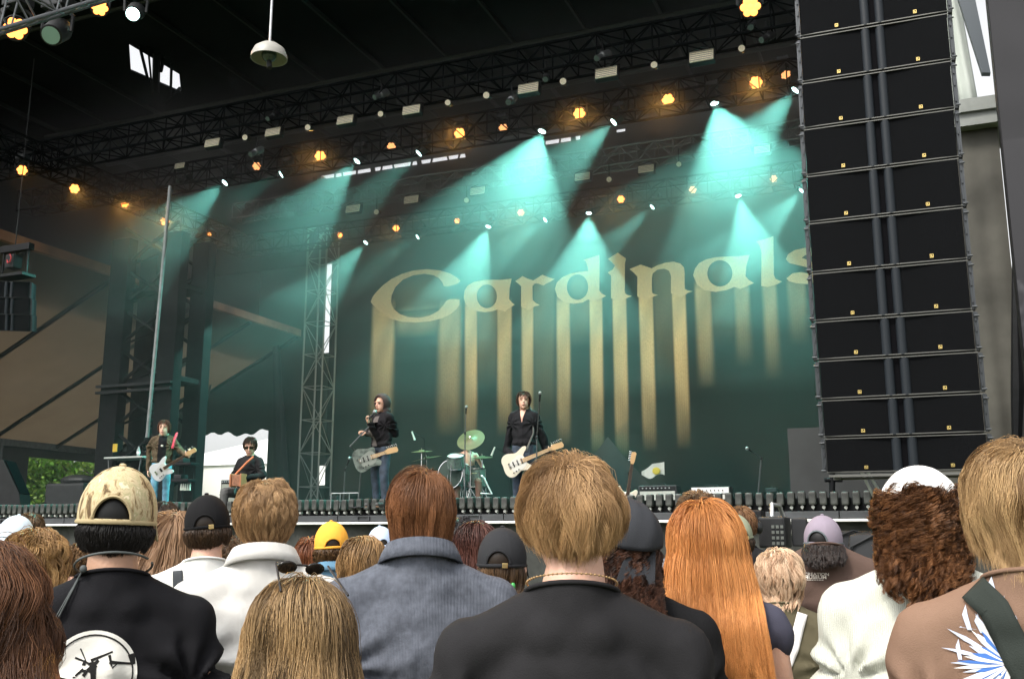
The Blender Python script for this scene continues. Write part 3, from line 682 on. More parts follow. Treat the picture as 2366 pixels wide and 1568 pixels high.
# ================================================================== SPEAKER ARRAYS
M_grille = mat('speaker_grille', (.0065, .007, .008), .85, spec=.05, bump=.7, bscale=900)
M_cab = mat('speaker_cabinet', (.012, .014, .017), .5, spec=.25, noise=.15, nscale=20)
M_seam = mat('cabinet_edge', (.11, .11, .10), .45, .2)
def cabinet(label, w_, h, d, group, badge=True):
    """origin at the centre of the front face, front looks along -Y"""
    t = thing('line_array_speaker', label, 'loudspeaker', (0, 0, 0), 0, group)
    b = MB().bbox((0, d/2+.05, 0), (w_-.03, d, h-.014), .008)
    obj('cabinet', b, M_cab, t)
    for s_ in (-1, 1):
        g = MB(); x0, x1 = s_*(w_/2-.02), s_*.108
        q = [(x0, .0, -h/2+.02), (x1, .035, -h/2+.02), (x1, .035, h/2-.02), (x0, .0, h/2-.02)]
        if s_ > 0: q = [q[1], q[0], q[3], q[2]]
        g.slab(q, .02 if s_ < 0 else .02)
        gr = obj('grille', g, M_grille, t)
        if badge:
            bx = s_*(w_/2-.02)*.5 if s_ < 0 else (w_/2)*.56; yb = -.012+.03*(1-abs(bx)/(w_/2))
            bb = MB()
            for (dx, dz, sx, sz) in ((-.013, 0, .004, .03), (.013, 0, .004, .03), (0, -.013, .03, .004), (0, .013, .03, .004), (-.004, .003, .005, .012), (.002, -.004, .012, .006)):
                bb.box((bx+dx, yb-.008, -h/2+.055+dz), (sx, .008, sz))
            obj('badge', bb, M_gold, gr)
    obj('horn_rib', MB().cyl((-.066, .03, -h/2+.012), (-.066, .03, h/2-.012), .043, n=14).cyl((.066, .03, -h/2+.012), (.066, .03, h/2-.012), .043, n=14), mat('horn_blue_grey', (.013, .017, .022), .55, spec=.25), t, 50)
    obj('horn_slot', MB().box((0, .045, 0), (.09, .03, h-.03)), mat('horn_dark', (.004, .004, .005), .9, spec=.05), t)
    e = MB().box((0, -.004, h/2-.012), (w_-.02, .016, .008)); e.box((0, -.002, -h/2+.014), (w_-.02, .016, .008))
    obj('edge_strip', e, M_seam if badge else M_black, t)
    for s_ in (-1, 1):
        r = MB(); x = s_*(w_/2+.005)
        r.box((x, .05, 0), (.03, .05, h-.02)); r.box((x+s_*.015, .1, 0), (.015, .16, h*.9))
        for zz in (-h/2+.03, h/2-.05): r.cyl((x-s_*.01, .0, zz), (x+s_*.032, .0, zz), .008, n=8); 
        for zz in (-h*.28, h*.05, h*.3): r.box((x, .015, zz), (.012, .012, h*.13))
        obj('rigging', r, mat('rig_steel', (.05, .055, .06), .45, .5), t)
    return t
# follow the seams measured in the photo (photo copy pixels along the left edge), array hangs 9 m ahead
AX = P(2020, 700, 9.0)
seams = [(1838, -17), (1842, 90.5), (1844, 195.5), (1846, 302), (1850, 410), (1855, 518), (1860, 633.6), (1869, 744.3), (1878, 834), (1888, 924.4), (1894, 1012), (1904, 1094)]
YA = AX.y
pts = [onY(a, b, YA) for a, b in seams]
hs_ = [.438]*7+[.351]*4
# chain cabinets: lean each one so that its seams hit the measured heights while its length stays true
big = None; small = None
zcur = pts[-1].z; y = YA; chain = []
for i in range(10, -1, -1):
    h = hs_[i]; zt = pts[i].z; dz = zt-zcur
    chain.append((i, zcur, zt, h)); zcur = zt
zc0 = pts[-1].z
print('array seam heights', [round(p.z, 3) for p in pts], [round(p.x, 3) for p in pts])
AXC = (pts[-1].x+1.335/2+.02)
ang = [0]*11
NAMES = ['topmost speaker cabinet in the black array, cut by the picture edge', 'second speaker cabinet from the top of the black array', 'third speaker cabinet from the top of the black array', 'fourth speaker cabinet from the top of the black array', 'fifth speaker cabinet from the top of the black array', 'sixth speaker cabinet from the top of the black array', 'seventh and last tall cabinet of the black array', 'first slimmer cabinet below the tall ones in the array', 'third cabinet from the bottom of the black array', 'second cabinet from the bottom of the black array', 'lowest cabinet of the black speaker array']
cabB = cabinet(NAMES[0], 1.342, .438, .5, 'speaker cabinets of the right array'); cabS = cabinet(NAMES[7], 1.342, .351, .45, 'speaker cabinets of the right array')
yc = YA; usedB = usedS = False
for i in range(10, -1, -1):
    h = hs_[i]; z0, z1 = pts[i+1].z, pts[i].z
    k = min(1.0, (z1-z0)/h)
    tilt = R((12, 10.5, 9, 7, 5.5, 4, 2.5, 1, -.5, -2, -3.5)[10-i]) if True else 0
    src = cabS if h < .4 else cabB
    first = (src is cabS and not usedS) or (src is cabB and not usedB)
    o = src if first else copy_tree(src)
    if src is cabS: usedS = True
    else: usedB = True
    o.scale = (1, 1, (z1-z0)/h)
    sh_ = (pts[i].x+pts[i+1].x)/2-pts[-1].x
    o.location = (AXC+sh_*.55, yc, (z0+z1)/2); o.rotation_euler = (tilt*.25, 0, R(1))
    o['label'] = NAMES[i]
t = thing('array_bumper', 'steel lifting frame under the lowest speaker cabinet', 'rigging', (AXC, YA+.3, pts[-1].z-.02))
obj('frame', MB().box((0, -.28, 0), (1.3, .04, .02)).box((0, .2, 0), (1.3, .04, .02)).box((-.6, 0, 0), (.04, .5, .02)).box((.6, 0, 0), (.04, .5, .02)), M_seam, t)
# far left small array
t0 = P(32, 560, 21.0)
grpL = 'speaker cabinets at the left picture edge'
cabL = cabinet('upper black cabinet of the small array at the left edge', 1.0, .42, .45, grpL, False)
c0 = P(20, 668, 21.0)
for k in range(3):
    o = cabL if k == 0 else copy_tree(cabL); o.scale = (.85, .85, .85)
    o.location = c0+Vector((0, .05*k, -.35*k)); o.rotation_euler = (R(4+3*k), 0, R(30))
    o['label'] = ['topmost cabinet of the small array hanging at the left edge', 'middle cabinet of the small array hanging at the left edge', 'lowest cabinet of the small array hanging at the left edge'][k]
t = thing('array_hanger', 'black hanging frame with hoist above the small left array', 'rigging', c0+Vector((0, .1, .3)))
obj('frame', MB().box((0, 0, 0), (.85, .35, .06)).box((0, 0, .62), (.85, .14, .14)).box((-.35, 0, .3), (.03, .03, .6)).box((.35, 0, .3), (.03, .03, .6)), M_black, t)
obj('hoist', MB().bbox((-.05, 0, .32), (.25, .25, .3), .04).cyl((-.05, 0, .4), (-.05, 0, 5), .012, n=6), M_dark, t)
obj('hook', MB().tube([(.0, -.16, .45), (.05, -.16, .38), (.03, -.16, .28), (-.04, -.16, .26), (-.06, -.16, .33)], .014, n=6), mat('red_hook', (.5, .03, .04), .4), t, 60)

# ------------------------------------------------------------------ right side: pier, curtain, screen
YW = 13.2
def q4(pts_, Y): return [onY(a, b, Y) for a, b in pts_]
pier = thing('stage_pier', 'grey concrete coloured pier beside the speaker array', 'pillar', (0, YW, 0))
M_pier = mat('stained_grey_fabric', (.085, .082, .070), .9, noise=.35, nscale=1.6, bump=.3, bscale=12)
zt_, xl_ = onY(2222, 300, YW).z, onY(2232, 700, YW).x; xr2 = onY(2345, 700, YW).x
m = MB(); n1 = 40; vs = []
for j in range(13):
    z = zt_*j/12
    for i in range(n1+1):
        x = xl_-.9+(xr2-xl_+.9)*i/n1; vs.append((x, YW+.03*math.sin(i*.9+j*.3)*(1-j/14), z))
m.add(vs, [(j*(n1+1)+i, j*(n1+1)+i+1, (j+1)*(n1+1)+i+1, (j+1)*(n1+1)+i) for j in range(12) for i in range(n1)])
m.box(((xl_-.9+xr2)/2, YW+1.0, zt_/2-.02), (xr2-xl_+.86, 1.85, zt_-.05)); W(pier, m, M_pier, 'shaft', 60)
m = MB()
for k, (dz, pr_) in enumerate(((.0, .16), (.10, .10), (.22, .2))): m.box(((xl_-.9+xr2)/2, YW+.9, zt_+.02+dz), (xr2-xl_+.9+pr_, 2.0+pr_, .09+.04*k))
W(pier, m, mat('cornice_grey', (.22, .235, .22), .6, noise=.1), 'cornice')
cur = thing('white_curtain', 'pale curtain sheet hanging above the pier against the white sky', 'curtain', (0, YW+.6, 0))
xa, xb = onY(2195, 100, YW+.6).x-.6, onY(2262, 200, YW+.6).x
m = MB(); vs = []
for j in range(10):
    z = zt_+.2+(6.0)*j/9
    for i in range(41):
        u = i/40; xx = xa+(xb-.045*j-xa)*u; vs.append((xx, YW+.6+.05*math.sin(u*26+.3*j), z))
m.add(vs, [(j*41+i, j*41+i+1, (j+1)*41+i+1, (j+1)*41+i) for j in range(9) for i in range(40)])
o = W(cur, m, mat('pale_sheet', (.52, .56, .52), .7), 'sheet', 80); md = o.modifiers.new('t', 'SOLIDIFY'); md.thickness = .01
b_ = obj('banner_arm', MB().slab(q4([(2288, 168), (2268, 168), (2195, -60), (2240, -60)], YW+.2), .12), mat('slate_arm', (.06, .075, .09), .5))
tag(b_, 'slanting dark grey arm in front of the pale curtain', 'beam')
# video screen
scn = thing('video_screen', 'tall dark video screen at the right picture edge showing a grey crowd picture', 'screen', (0, 11.8, 0))
YS2 = 11.8; sx0 = onY(2331, 500, YS2).x; sz0, sz1 = 1.2, 9.5
obj('frame', MB().box((sx0+1.6, .12, (sz0+sz1)/2), (3.2, .2, sz1-sz0)), M_black, scn)
nxx, nzz = 220, 420; vs = []; cs = []
for j in range(nzz+1):
    for i in range(nxx+1):
        x = sx0+.01+1.2*i/nxx; z = sz0+.02+(sz1-sz0-.04)*j/nzz
        px, py, _ = proj((x, YS2, z)); vs.append((x, 0, z))
        zz_ = z
        v = .035+.012*mnoise.noise(Vector((x*2, z*2, 0)))
        if 342 < py < 349: v = .42
        zl = z
        arm = mnoise.noise(Vector((x*1.3+2.0, z*.9, 1.7)))
        if zl < 6.0:
            v = .05+.06*max(0, arm)
            if abs(mnoise.noise(Vector((x*1.1, z*.8, 5.2)))) < .09: v += .22
        if zl < 4.4: v += .22*max(0, mnoise.noise(Vector((x*9, z*9, 3.)))+.15)
        cs += [v, v*.97, v*1.02, 1]
me = bpy.data.meshes.new('picture'); me.from_pydata(vs, [], [(j*(nxx+1)+i, j*(nxx+1)+i+1, (j+1)*(nxx+1)+i+1, (j+1)*(nxx+1)+i) for j in range(nzz) for i in range(nxx)])
at = me.color_attributes.new('pic', 'FLOAT_COLOR', 'POINT'); at.data.foreach_set('color', cs)
ms = bpy.data.materials.new('screen_picture'); ms.use_nodes = True; n = ms.node_tree.nodes; a = n.new('ShaderNodeAttribute'); a.attribute_name = 'pic'
b = n['Principled BSDF']; b.inputs['Base Color'].default_value = (.02, .02, .022, 1); b.inputs['Roughness'].default_value = .6; b.inputs['Specular IOR Level'].default_value = .15
ms.node_tree.links.new(a.outputs['Color'], b.inputs['Emission Color']); b.inputs['Emission Strength'].default_value = .4
obj('picture', me, ms, scn)
cb = obj('black_cable_drape', MB().tube([onY(2342, 560, 12.6), onY(2347, 700, 12.6), onY(2352, 900, 12.6), onY(2350, 1010, 12.6)], [.02, .05, .08, .06], n=8), M_black)
tag(cb, 'bundle of black cable hanging between the pier and the screen', 'cable')
# below the array: dark tower wall and slanted scaffold tubes
t = thing('side_scaffold', 'pair of pale slanting scaffold tubes under the speaker array', 'scaffold', P(2010, 1130, 12.5))
L0 = Vector(t.location)
for dx in (0, 20): obj('tube', MB().cyl(P(1985+dx*.7, 1080, 12.5)-L0, P(2036+dx, 1180, 12.5)-L0, .022, n=8), M_alu, t, 60)
obj('upright', MB().cyl(P(1922, 1090, 13.5)-L0, P(1922, 1170, 13.5)-L0, .04, n=8).cyl(P(1905, 1108, 13.5)-L0, P(1945, 1108, 13.5)-L0, .03, n=8), M_black, t, 60)
wl_ = obj('pa_tower_wall', MB().box((onY(2030, 1100, 14.9).x, 14.9, 2.6), (2.4, .1, 1.2)), mat('tower_sheet', (.022, .024, .024), .7, noise=.2, nscale=3))
tag(wl_, 'dark grey sheet wall under the speaker array', 'wall')
# ================================================================== PEOPLE
def remesh(mb, vox, it=5, fac=.5):
    me = mb.mesh('tmp'); o = bpy.data.objects.new('tmp', me); C.objects.link(o)
    m = o.modifiers.new('r', 'REMESH'); m.mode = 'VOXEL'; m.voxel_size = vox; m.use_smooth_shade = True
    if it: s = o.modifiers.new('s', 'SMOOTH'); s.factor = fac; s.iterations = it
    dg = bpy.context.evaluated_depsgraph_get(); dg.update()
    out = bpy.data.meshes.new_from_object(o.evaluated_get(dg), depsgraph=dg)
    bpy.data.objects.remove(o); bpy.data.meshes.remove(me)
    smooth(out); return out
def get_co(me): a = np.empty(len(me.vertices)*3, np.float32); me.vertices.foreach_get('co', a); return a.reshape(-1, 3)
def set_co(me, a): me.vertices.foreach_set('co', np.ascontiguousarray(a, np.float32).ravel()); me.update()
def get_no(me): a = np.empty(len(me.vertices)*3, np.float32); me.vertices.foreach_get('normal', a); return a.reshape(-1, 3)
def fold(co, seed, amp, up=1.42):
    """cloth folds: warped ridges that run down and towards the armpits"""
    rg = np.random.RandomState(seed); x, y, z = co[:, 0], co[:, 1], co[:, 2]
    f = np.zeros(len(co))
    wx = .06*np.sin(z*9+rg.rand()*6)+.04*np.sin(y*14+z*5+rg.rand()*6); wz = .05*np.sin(x*11+rg.rand()*6)
    for i in range(7):
        k = 9+26*rg.rand(); a = rg.normal(0, .55); ph = rg.rand()*6.28
        s = np.sin(((x+wx)*math.cos(a)+(z+wz)*math.sin(a)+.4*y)*k+ph); f += ((1-np.abs(s))**2*(14/k)*.9-.2)*(.25+.75*(.5+.5*np.sin(x*6+i*2+z*5+ph)))
        pass
    # armpit fans
    for sx in (-1, 1):
        dx, dz = x-sx*.17, z-(up-.16); ang = np.arctan2(dz, dx*sx); rr = np.hypot(dx, dz)
        f += 1.2*np.sin(ang*9+rg.rand()*6)*np.exp(-(rr/.13)**2)*np.clip(rr/.05, 0, 1)
    w_ = np.clip((up-z)/.14, .08, 1)
    return amp*f*w_
def skin_mat():
    m = mat('skin', (.62, .36, .26), .5, noise=.12, nscale=14, bump=.15, bscale=120)
    b = m.node_tree.nodes['Principled BSDF']; b.inputs['Subsurface Weight'].default_value = .12; b.inputs['Subsurface Radius'].default_value = (.02, .008, .004)
    return m
M_skin = skin_mat()
M_skin2 = mat('skin_tan', (.44, .25, .16), .5, noise=.12, nscale=14, bump=.15, bscale=120)
M_skin3 = mat('skin_brown', (.28, .15, .09), .5, noise=.12, nscale=14, bump=.15, bscale=120)

def default_joints(rg=None, long_=True):
    j = dict(shL=(-.165, -.01, 1.362), shR=(.165, -.01, 1.362), elL=(-.205, -.02, 1.09), elR=(.205, -.02, 1.09), wrL=(-.205, .05, .85), wrR=(.205, .05, .85),
             hipL=(-.09, 0, .90), hipR=(.09, 0, .90), knL=(-.105, .02, .49), knR=(.105, .02, .49), anL=(-.11, -.02, .09), anR=(.11, -.02, .09),
             toeL=(-.13, .15, .03), toeR=(.13, .15, .03), hdL=(0, .1, -1), hdR=(0, .1, -1), hnL=(1, 0, 0), hnR=(-1, 0, 0), curl=.35)
    return {k: (Vector(v) if isinstance(v, tuple) else v) for k, v in j.items()}
def hand(mb, W_, d, nrm, side, curl=.35):
    """palm, four unequal bent fingers and a thumb leaving the side of the palm; nrm = palm normal"""
    d = Vector(d).normalized(); n = Vector(nrm); n = (n-d*n.dot(d)).normalized(); s = d.cross(n)*side
    W_ = Vector(W_); q = Matrix((s, d, n)).transposed()
    mb.ell(W_+d*.045, (.042, .052, .019), q)
    L = [.070, .080, .074, .058]
    for i in range(4):
        b = W_+d*.082+s*(-.030+.020*i) if True else 0
        p = Vector(b); a = curl*.5; seg = L[i]
        for k, fr in enumerate((.45, .32, .26)):
            dr = d*math.cos(a)+n*math.sin(a); p2 = p+dr*seg*fr
            mb.caps(p, p2, .0100-.001*k, .0092-.001*k, 8); p = p2; a += curl*1.1
    b = W_+d*.025-s*.036; a1 = (d*.75-s*.7+n*(.3+curl*.4)).normalized(); m1 = b+a1*.045; a2 = (d*.9-s*.15+n*(.35+curl*.6)).normalized()
    mb.caps(b, m1, .014, .012, 8); mb.caps(m1, m1+a2*.038, .012, .010, 8)
def body_mesh(j, s, hc, hs, hrot, vox, build=1., face=True, hands=True, neck=1.):
    """one continuous surface: head with face, neck, trunk, limbs, hands. lengths before scaling by s; hc = head centre (already scaled)"""
    m = MB(); b = build
    Z = lambda p: Vector(p)*s
    m.ell(Z((0, .0, 1.24)), (.150*s*b, .098*s*b, .20*s)); m.ell(Z((0, .0, 1.04)), (.130*s*b, .09*s*b, .18*s)); m.ell(Z((0, -.005, .93)), (.150*s*b, .105*s*b, .12*s))
    nb = Z((0, -.02, 1.43)); m.caps(nb, hc+hrot @ Vector((0, -.025, -.07))*hs, .062*s*neck, .056*hs*neck)
    for S, sg in (('L', -1), ('R', 1)):
        sh, el, wr = Z(j['sh'+S]), Z(j['el'+S]), Z(j['wr'+S])
        m.caps(Z((sg*.025, -.02, 1.42)), sh+Vector((-sg*.01, 0, -.004)), .044*s, .044*s); m.caps(sh, el, .050*s, .038*s); m.caps(el, wr, .038*s, .026*s)
        if hands: hand(m, wr, j['hd'+S], j['hn'+S], sg, j['curl'])
        hp, kn, an, to = Z(j['hip'+S]), Z(j['kn'+S]), Z(j['an'+S]), Z(j['toe'+S])
        m.caps(hp, kn, .082*s, .055*s); m.caps(kn, an, .055*s, .036*s); m.caps(an+Vector((0, 0, -.03)), to, .04, .032)
    H = lambda x, y, z: hc+hrot @ (Vector((x, y, z))*hs)
    m.ell(H(0, -.008, .02), (.076*hs, .096*hs, .098*hs), hrot); m.ell(H(0, .028, -.045), (.060*hs, .068*hs, .075*hs), hrot)
    m.ell(H(0, .058, -.095), (.030*hs, .030*hs, .024*hs), hrot)
    if face:
        m.caps(H(0, .094, .012), H(0, .112, -.028), .008*hs, .014*hs, 8); m.ell(H(0, .088, -.062), (.024*hs, .014*hs, .011*hs), hrot)
        m.caps(H(-.045, .082, .03), H(.045, .082, .03), .010*hs, .010*hs, 8)
    for sg in (-1, 1):
        m.ell(H(sg*.080, -.012, -.012), (.010*hs, .020*hs, .032*hs), hrot @ Matrix.Rotation(-sg*.35, 3, 'Z') )
    return remesh(m, vox, 2, .4)

def shirt_mesh(j, s, vox, fit=1., sleeve=.62, length=.86, seed=0, amp=.010, boxy=.0, collar_h=1.455, width=1.):
    m = MB(); Z = lambda p: Vector(p)*s
    e = .016*fit
    m.ell(Z((0, -.003, 1.235)), ((.160+e+boxy)*s*width, (.112+e)*s, .205*s)); m.ell(Z((0, 0, 1.08)), ((.150+e+boxy)*s*width, (.106+e)*s, .20*s)); m.ell(Z((0, 0, .95)), ((.158+e+boxy)*s*width, (.116+e)*s, max(.06, .95-length)*s))
    m.ell(Z((0, -.015, 1.335)), (.125*s*width, (.085+e)*s, .085*s)); 
    for S, sg in (('L', -1), ('R', 1)):
        sh, el, wr = Z(j['sh'+S]), Z(j['el'+S]), Z(j['wr'+S])
        m.caps(Z((sg*.045, -.02, collar_h-.036)), sh+Vector((0, 0, .0)), (.052+e*.4)*s, (.050+e*.5)*s); m.caps(Z((sg*.03, -.05, collar_h-.06)), Z((sg*.03, .03, collar_h-.08)), .055*s, .055*s)
        m.caps(sh, el.lerp(sh, max(0, 1-sleeve*1.0)) if sleeve < 1 else el, (.056+e*.6)*s, (.056+e*1.1)*s if sleeve < 1 else (.050+e*.6)*s)
        if sleeve >= 1: m.caps(el, el.lerp(wr, min(1, sleeve-1)), (.048+e*.6)*s, (.036+e*.5)*s)
    m.caps(Z((0, -.022, 1.38)), Z((0, -.016, 1.53)), .082*s, .066*s)
    me = remesh(m, vox, 7, .5)
    bm = bmesh.new(); bm.from_mesh(me); bmesh.ops.bisect_plane(bm, geom=bm.verts[:]+bm.edges[:]+bm.faces[:], plane_co=Z((0, -.016, collar_h+.010)), plane_no=Vector((0, .30, 1)).normalized(), clear_outer=True); bm.to_mesh(me); bm.free(); smooth(me)
    co = get_co(me); no = get_no(me)
    d = fold(co/s, seed, amp*s, collar_h-.06); co = co+no*d[:, None]; set_co(me, co); return me
def collar_ring(s, r=.0765, z=1.463, y=-.018, tilt=.30, th=.0042, flat=1.0, zr=1.):
    m = MB(); pts = []
    for i in range(28):
        a = 2*math.pi*i/28; x, yy = r*math.cos(a), r*.92*math.sin(a); pts.append((x*s, (y+yy)*s, (z-yy*tilt)*s))
    m.tube(pts, th*s*zr, n=8, closed=True); return m
def trousers_mesh(j, s, vox, fit=1., seed=0, amp=.006):
    m = MB(); Z = lambda p: Vector(p)*s; e = .012*fit
    m.ell(Z((0, -.005, .92)), ((.155+e)*s, (.112+e)*s, .12*s))
    for S in 'LR':
        hp, kn, an = Z(j['hip'+S]), Z(j['kn'+S]), Z(j['an'+S])
        m.caps(hp, kn, (.086+e)*s, (.062+e)*s); m.caps(kn, an+Vector((0, 0, .0)), (.062+e)*s, (.048+e)*s)
    me = remesh(m, vox, 4, .5); co = get_co(me); no = get_no(me); co = co+no*fold(co/s, seed, amp*s, 1.0)[:, None]; set_co(me, co); return me
def shoes(j, s):
    m = MB()
    for S in 'LR':
        an, to = j['an'+S]*s, j['toe'+S]*s; m.caps(an+Vector((0, -.03, -.045)), to+Vector((0, 0, .012)), .046, .040)
    return remesh(m, .012, 3)

# ---------------------------------------------------------------- hair
def mix_attr(me, cols):
    at = me.color_attributes.new('tint', 'FLOAT_COLOR', 'POINT'); c = np.ones((len(me.vertices), 4), np.float32); c[:, :3] = cols; at.data.foreach_set('color', c.ravel())
def hair_mat(name='hair', rough=.42):
    if name in MATS: return MATS[name]
    m = bpy.data.materials.new(name); m.use_nodes = True; n = m.node_tree.nodes; l = m.node_tree.links; b = n['Principled BSDF']
    a = n.new('ShaderNodeAttribute'); a.attribute_name = 'tint'; l.new(a.outputs['Color'], b.inputs['Base Color']); b.inputs['Roughness'].default_value = rough; b.inputs['Specular IOR Level'].default_value = .3
    MATS[name] = m; return m
M_hair = hair_mat()
def nrm(a): return a/np.maximum(np.linalg.norm(a, axis=-1, keepdims=True), 1e-9)
def torso_r(z, s):
    """half width and half depth of the clothed trunk at height z"""
    t = np.clip((1.50*s-z)/(.13*s), 0, 1); t = t*t*(3-2*t)
    return (.07+.135*t)*s, (.062+.088*t)*s
def hair_mesh(hc, hs, hrot, s, n=4000, length=.12, m=9, thick=.03, width=.0012, fine=1., colors=((.1, .05, .02), (.3, .17, .08)), clumps=140, clump=.6, curl=0., curl_f=9., wave=.0,
              whorl=(0, -.35, .94), comb=(0, 0, 0), lift=.3, nape=-.62, side=-.25, front=.35, part=None, seed=0, flare=0., hug=.0, len_var=.3, frizz=.002, tips=None, under=True, spread=0., zmin=None, dark_under=.45, cut=None, taper=0., cvar=.7, cut_c=0., cut_j=.012, blunt=False, ylim=None, offx=0., crown_gap=None):
    n = int(n*fine); width = width/fine**.8
    rg = np.random.RandomState(seed); H = np.array(hrot); c0 = np.array(hc+hrot @ Vector((0, -.008, .02))*hs); Rr = np.array((.079, .099, .101))*hs
    def roots(k):
        out = []
        while len(out) < k:
            q = nrm(rg.randn(k*3, 3)); x, y, z = q.T
            lowlim = np.where(y < -.15, nape+(.25*(np.abs(x)**2)), np.where(y < .3, side, .05))
            ok = (z > lowlim) & ~((y > front) & (z < .62)) & ~((y > front+.3) & (z < .8))
            if crown_gap is not None: ok &= (z < crown_gap)
            out += list(q[ok])
        return np.array(out[:k])
    nc = clumps; q = roots(n+nc); N = n+nc
    wv = nrm(np.array(whorl, float)); ln = length*(1-len_var*rg.rand(N))*hs
    off = thick*(.25+.75*rg.rand(N))*hs; off[:nc] = thick*.9*hs
    P_ = np.zeros((N, m, 3)); p = q*Rr; nl = nrm(q/Rr)
    up = np.array((0, 0, 1.))
    tdir = q-wv[None]*1.0
    if part is not None: tdir = np.where((np.abs(q[:, 0:1]-part) < 2), np.stack([(q[:, 0]-part)*2.2, q[:, 1]*.35-.25, np.minimum(q[:, 2]-1, 0)], 1), tdir)
    tdir = tdir+np.array(comb)[None]; tdir = nrm(tdir-nl*np.sum(tdir*nl, 1, keepdims=True))
    nw = np.sum((q-wv[None])**2, 1) < .10; tdir = np.where(nw[:, None], nrm(tdir+.6*rg.randn(N, 3)), tdir); d = nrm(tdir+nl*np.where(nw, min(lift, .25), lift)[:, None]); st = ln/(m-1)
    P_[:, 0] = p+nl*.002-(q-wv[None])*.0*hs
    HT = H.T
    for k in range(1, m):
        # gravity in head frame
        gdir = (HT @ np.array((0, 0, -1.)))[None]
        t = k/(m-1); g = .25+.5*t
        surf = nrm(p/Rr**2); near = np.sum((p/(Rr))**2, 1) < (1.35**2)
        tang = gdir-surf*np.sum(gdir*surf, 1, keepdims=True)
        want = np.where(near[:, None], nrm(tdir*(1-t)*.9+tang*(.55+t)+surf*(.0)), gdir)
        d = nrm(d*(1-g*.8)+want*g*.8+rg.randn(N, 3)*frizz*8)
        p = p+d*st[:, None]
        r = np.sqrt(np.sum((p/(Rr+off[:, None]*min(1, t*2.2+.15)))**2, 1)); inside = r < 1
        p = np.where(inside[:, None], p/r[:, None], p)
        if hug > 0:   # pull back on to the shell while beside the skull
            hi = (p @ H.T)[:, 2] > -.07*hs; rr = np.maximum(r, 1); p = np.where((hi & ~inside)[:, None], p*(1-hug)+hug*p/rr[:, None], p)
        # keep out of the trunk (world oriented, person frame)
        w_ = p @ H.T+c0
        rx, ry = torso_r(w_[:, 2], s); e = np.sqrt(((w_[:, 0])/rx)**2+((w_[:, 1]+.012*s)/ry)**2)
        hit = (e < 1.0) & (w_[:, 2] < 1.5*s)
        w_[:, 1] = np.where(hit & (w_[:, 1] < .05), -.012*s-ry*np.sqrt(np.clip(1-(w_[:, 0]/rx)**2, .02, 1))-off*.5, w_[:, 1])
        p = (w_-c0) @ H
        P_[:, k] = p
    P_ = P_ @ H.T+c0
    if flare:
        t = np.linspace(0, 1, m)[None, :, None]; out_ = P_-np.array((hc[0], hc[1], 0))[None, None]; out_[..., 2] = 0; P_ = P_+nrm(out_)*flare*t**1.5
    # clumping
    near = np.zeros(n, int); dd = None
    for a in range(0, n, 2000): near[a:a+2000] = np.argmin(((q[nc+a:nc+min(n, a+2000), None]-q[None, :nc])**2).sum(-1), 1)
    G = P_[near]; S = P_[nc:]; t = np.linspace(0, 1, m)[None, :, None]
    tx = nrm(np.gradient(P_[:nc], axis=1)); sd = nrm(np.cross(tx, np.array((.3, .9, .2)))); bn = np.cross(tx, sd)
    ph = rg.rand(nc)[:, None, None]*6.28; fr = curl_f*(.8+.4*rg.rand(nc))[:, None, None]
    ca = (curl*(.6+.8*rg.rand(nc)))[:, None, None]*np.clip(t*3, 0, 1)
    GO = (sd*np.cos(ph+fr*t*6.28)+bn*np.sin(ph+fr*t*6.28))*ca + sd*(wave*np.sin(ph+fr*t*3.0))*np.clip(t*2, 0, 1)
    cw = (clump*t**.8)
    out = S*(1-cw)+G*cw+GO[near]+rg.randn(n, 1, 3)*spread*t+rg.randn(n, m, 3)*frizz*t
    if blunt and zmin is not None: out[..., 2] = np.maximum(out[..., 2], zmin+.01*rg.rand(n, 1))
    if offx: out[..., 0] += offx*t[..., 0]
    if cut is not None:
        zc = hc[2]+(cut-cut_c*np.abs(out[:, :, 0]/hs)**2*30+cut_j*rg.randn(n, 1))*hs; below = out[:, :, 2] < zc
        kk = np.where(below.any(1), below.argmax(1), m-1); kk = np.maximum(kk, 2); z1_ = np.take_along_axis(out[:, :, 2], kk[:, None], 1)[:, 0]; z0_ = np.take_along_axis(out[:, :, 2], kk[:, None]-1, 1)[:, 0]; zk = np.take_along_axis(zc, kk[:, None], 1)[:, 0]
        fr_ = np.where(below.any(1), np.clip((z0_-zk)/np.maximum(z0_-z1_, 1e-4), 0, 1), 1); end = kk-1+fr_
        u = np.linspace(0, 1, m)[None]*end[:, None]; a_ = np.minimum(u.astype(int), m-2); f_ = (u-a_)[:, :, None]
        out = np.take_along_axis(out, a_[:, :, None], 1)*(1-f_)+np.take_along_axis(out, a_[:, :, None]+1, 1)*f_
    if taper:
        rel = np.clip((hc[2]-.015*hs-out[..., 2])/(.14*hs), 0, 1.3)**1.6; fx = 1-taper*rel; out[..., 0] = hc[0]+(out[..., 0]-hc[0])*fx; out[..., 1] = hc[1]+.01*hs+(out[..., 1]-hc[1]-.01*hs)*(1-taper*.45*rel)
    # tubes
    T = nrm(np.gradient(out, axis=1)); A = nrm(np.cross(T, np.array((.21, .93, .31)))); B = np.cross(T, A)
    taper = (1-.75*np.linspace(0, 1, m)**2)[None, :, None]; wd = (width*(.7+.6*rg.rand(n)))[:, None, None]*taper
    ring = [out+(A*math.cos(a)+B*math.sin(a))*wd for a in (0, 2.094, 4.189)]
    V = np.stack(ring, 2)  # n,m,3,3
    idx = np.arange(n*m*3).reshape(n, m, 3)
    F = np.concatenate([np.stack([idx[:, :-1, i], idx[:, :-1, (i+1) % 3], idx[:, 1:, (i+1) % 3], idx[:, 1:, i]], -1).reshape(-1, 4) for i in range(3)])
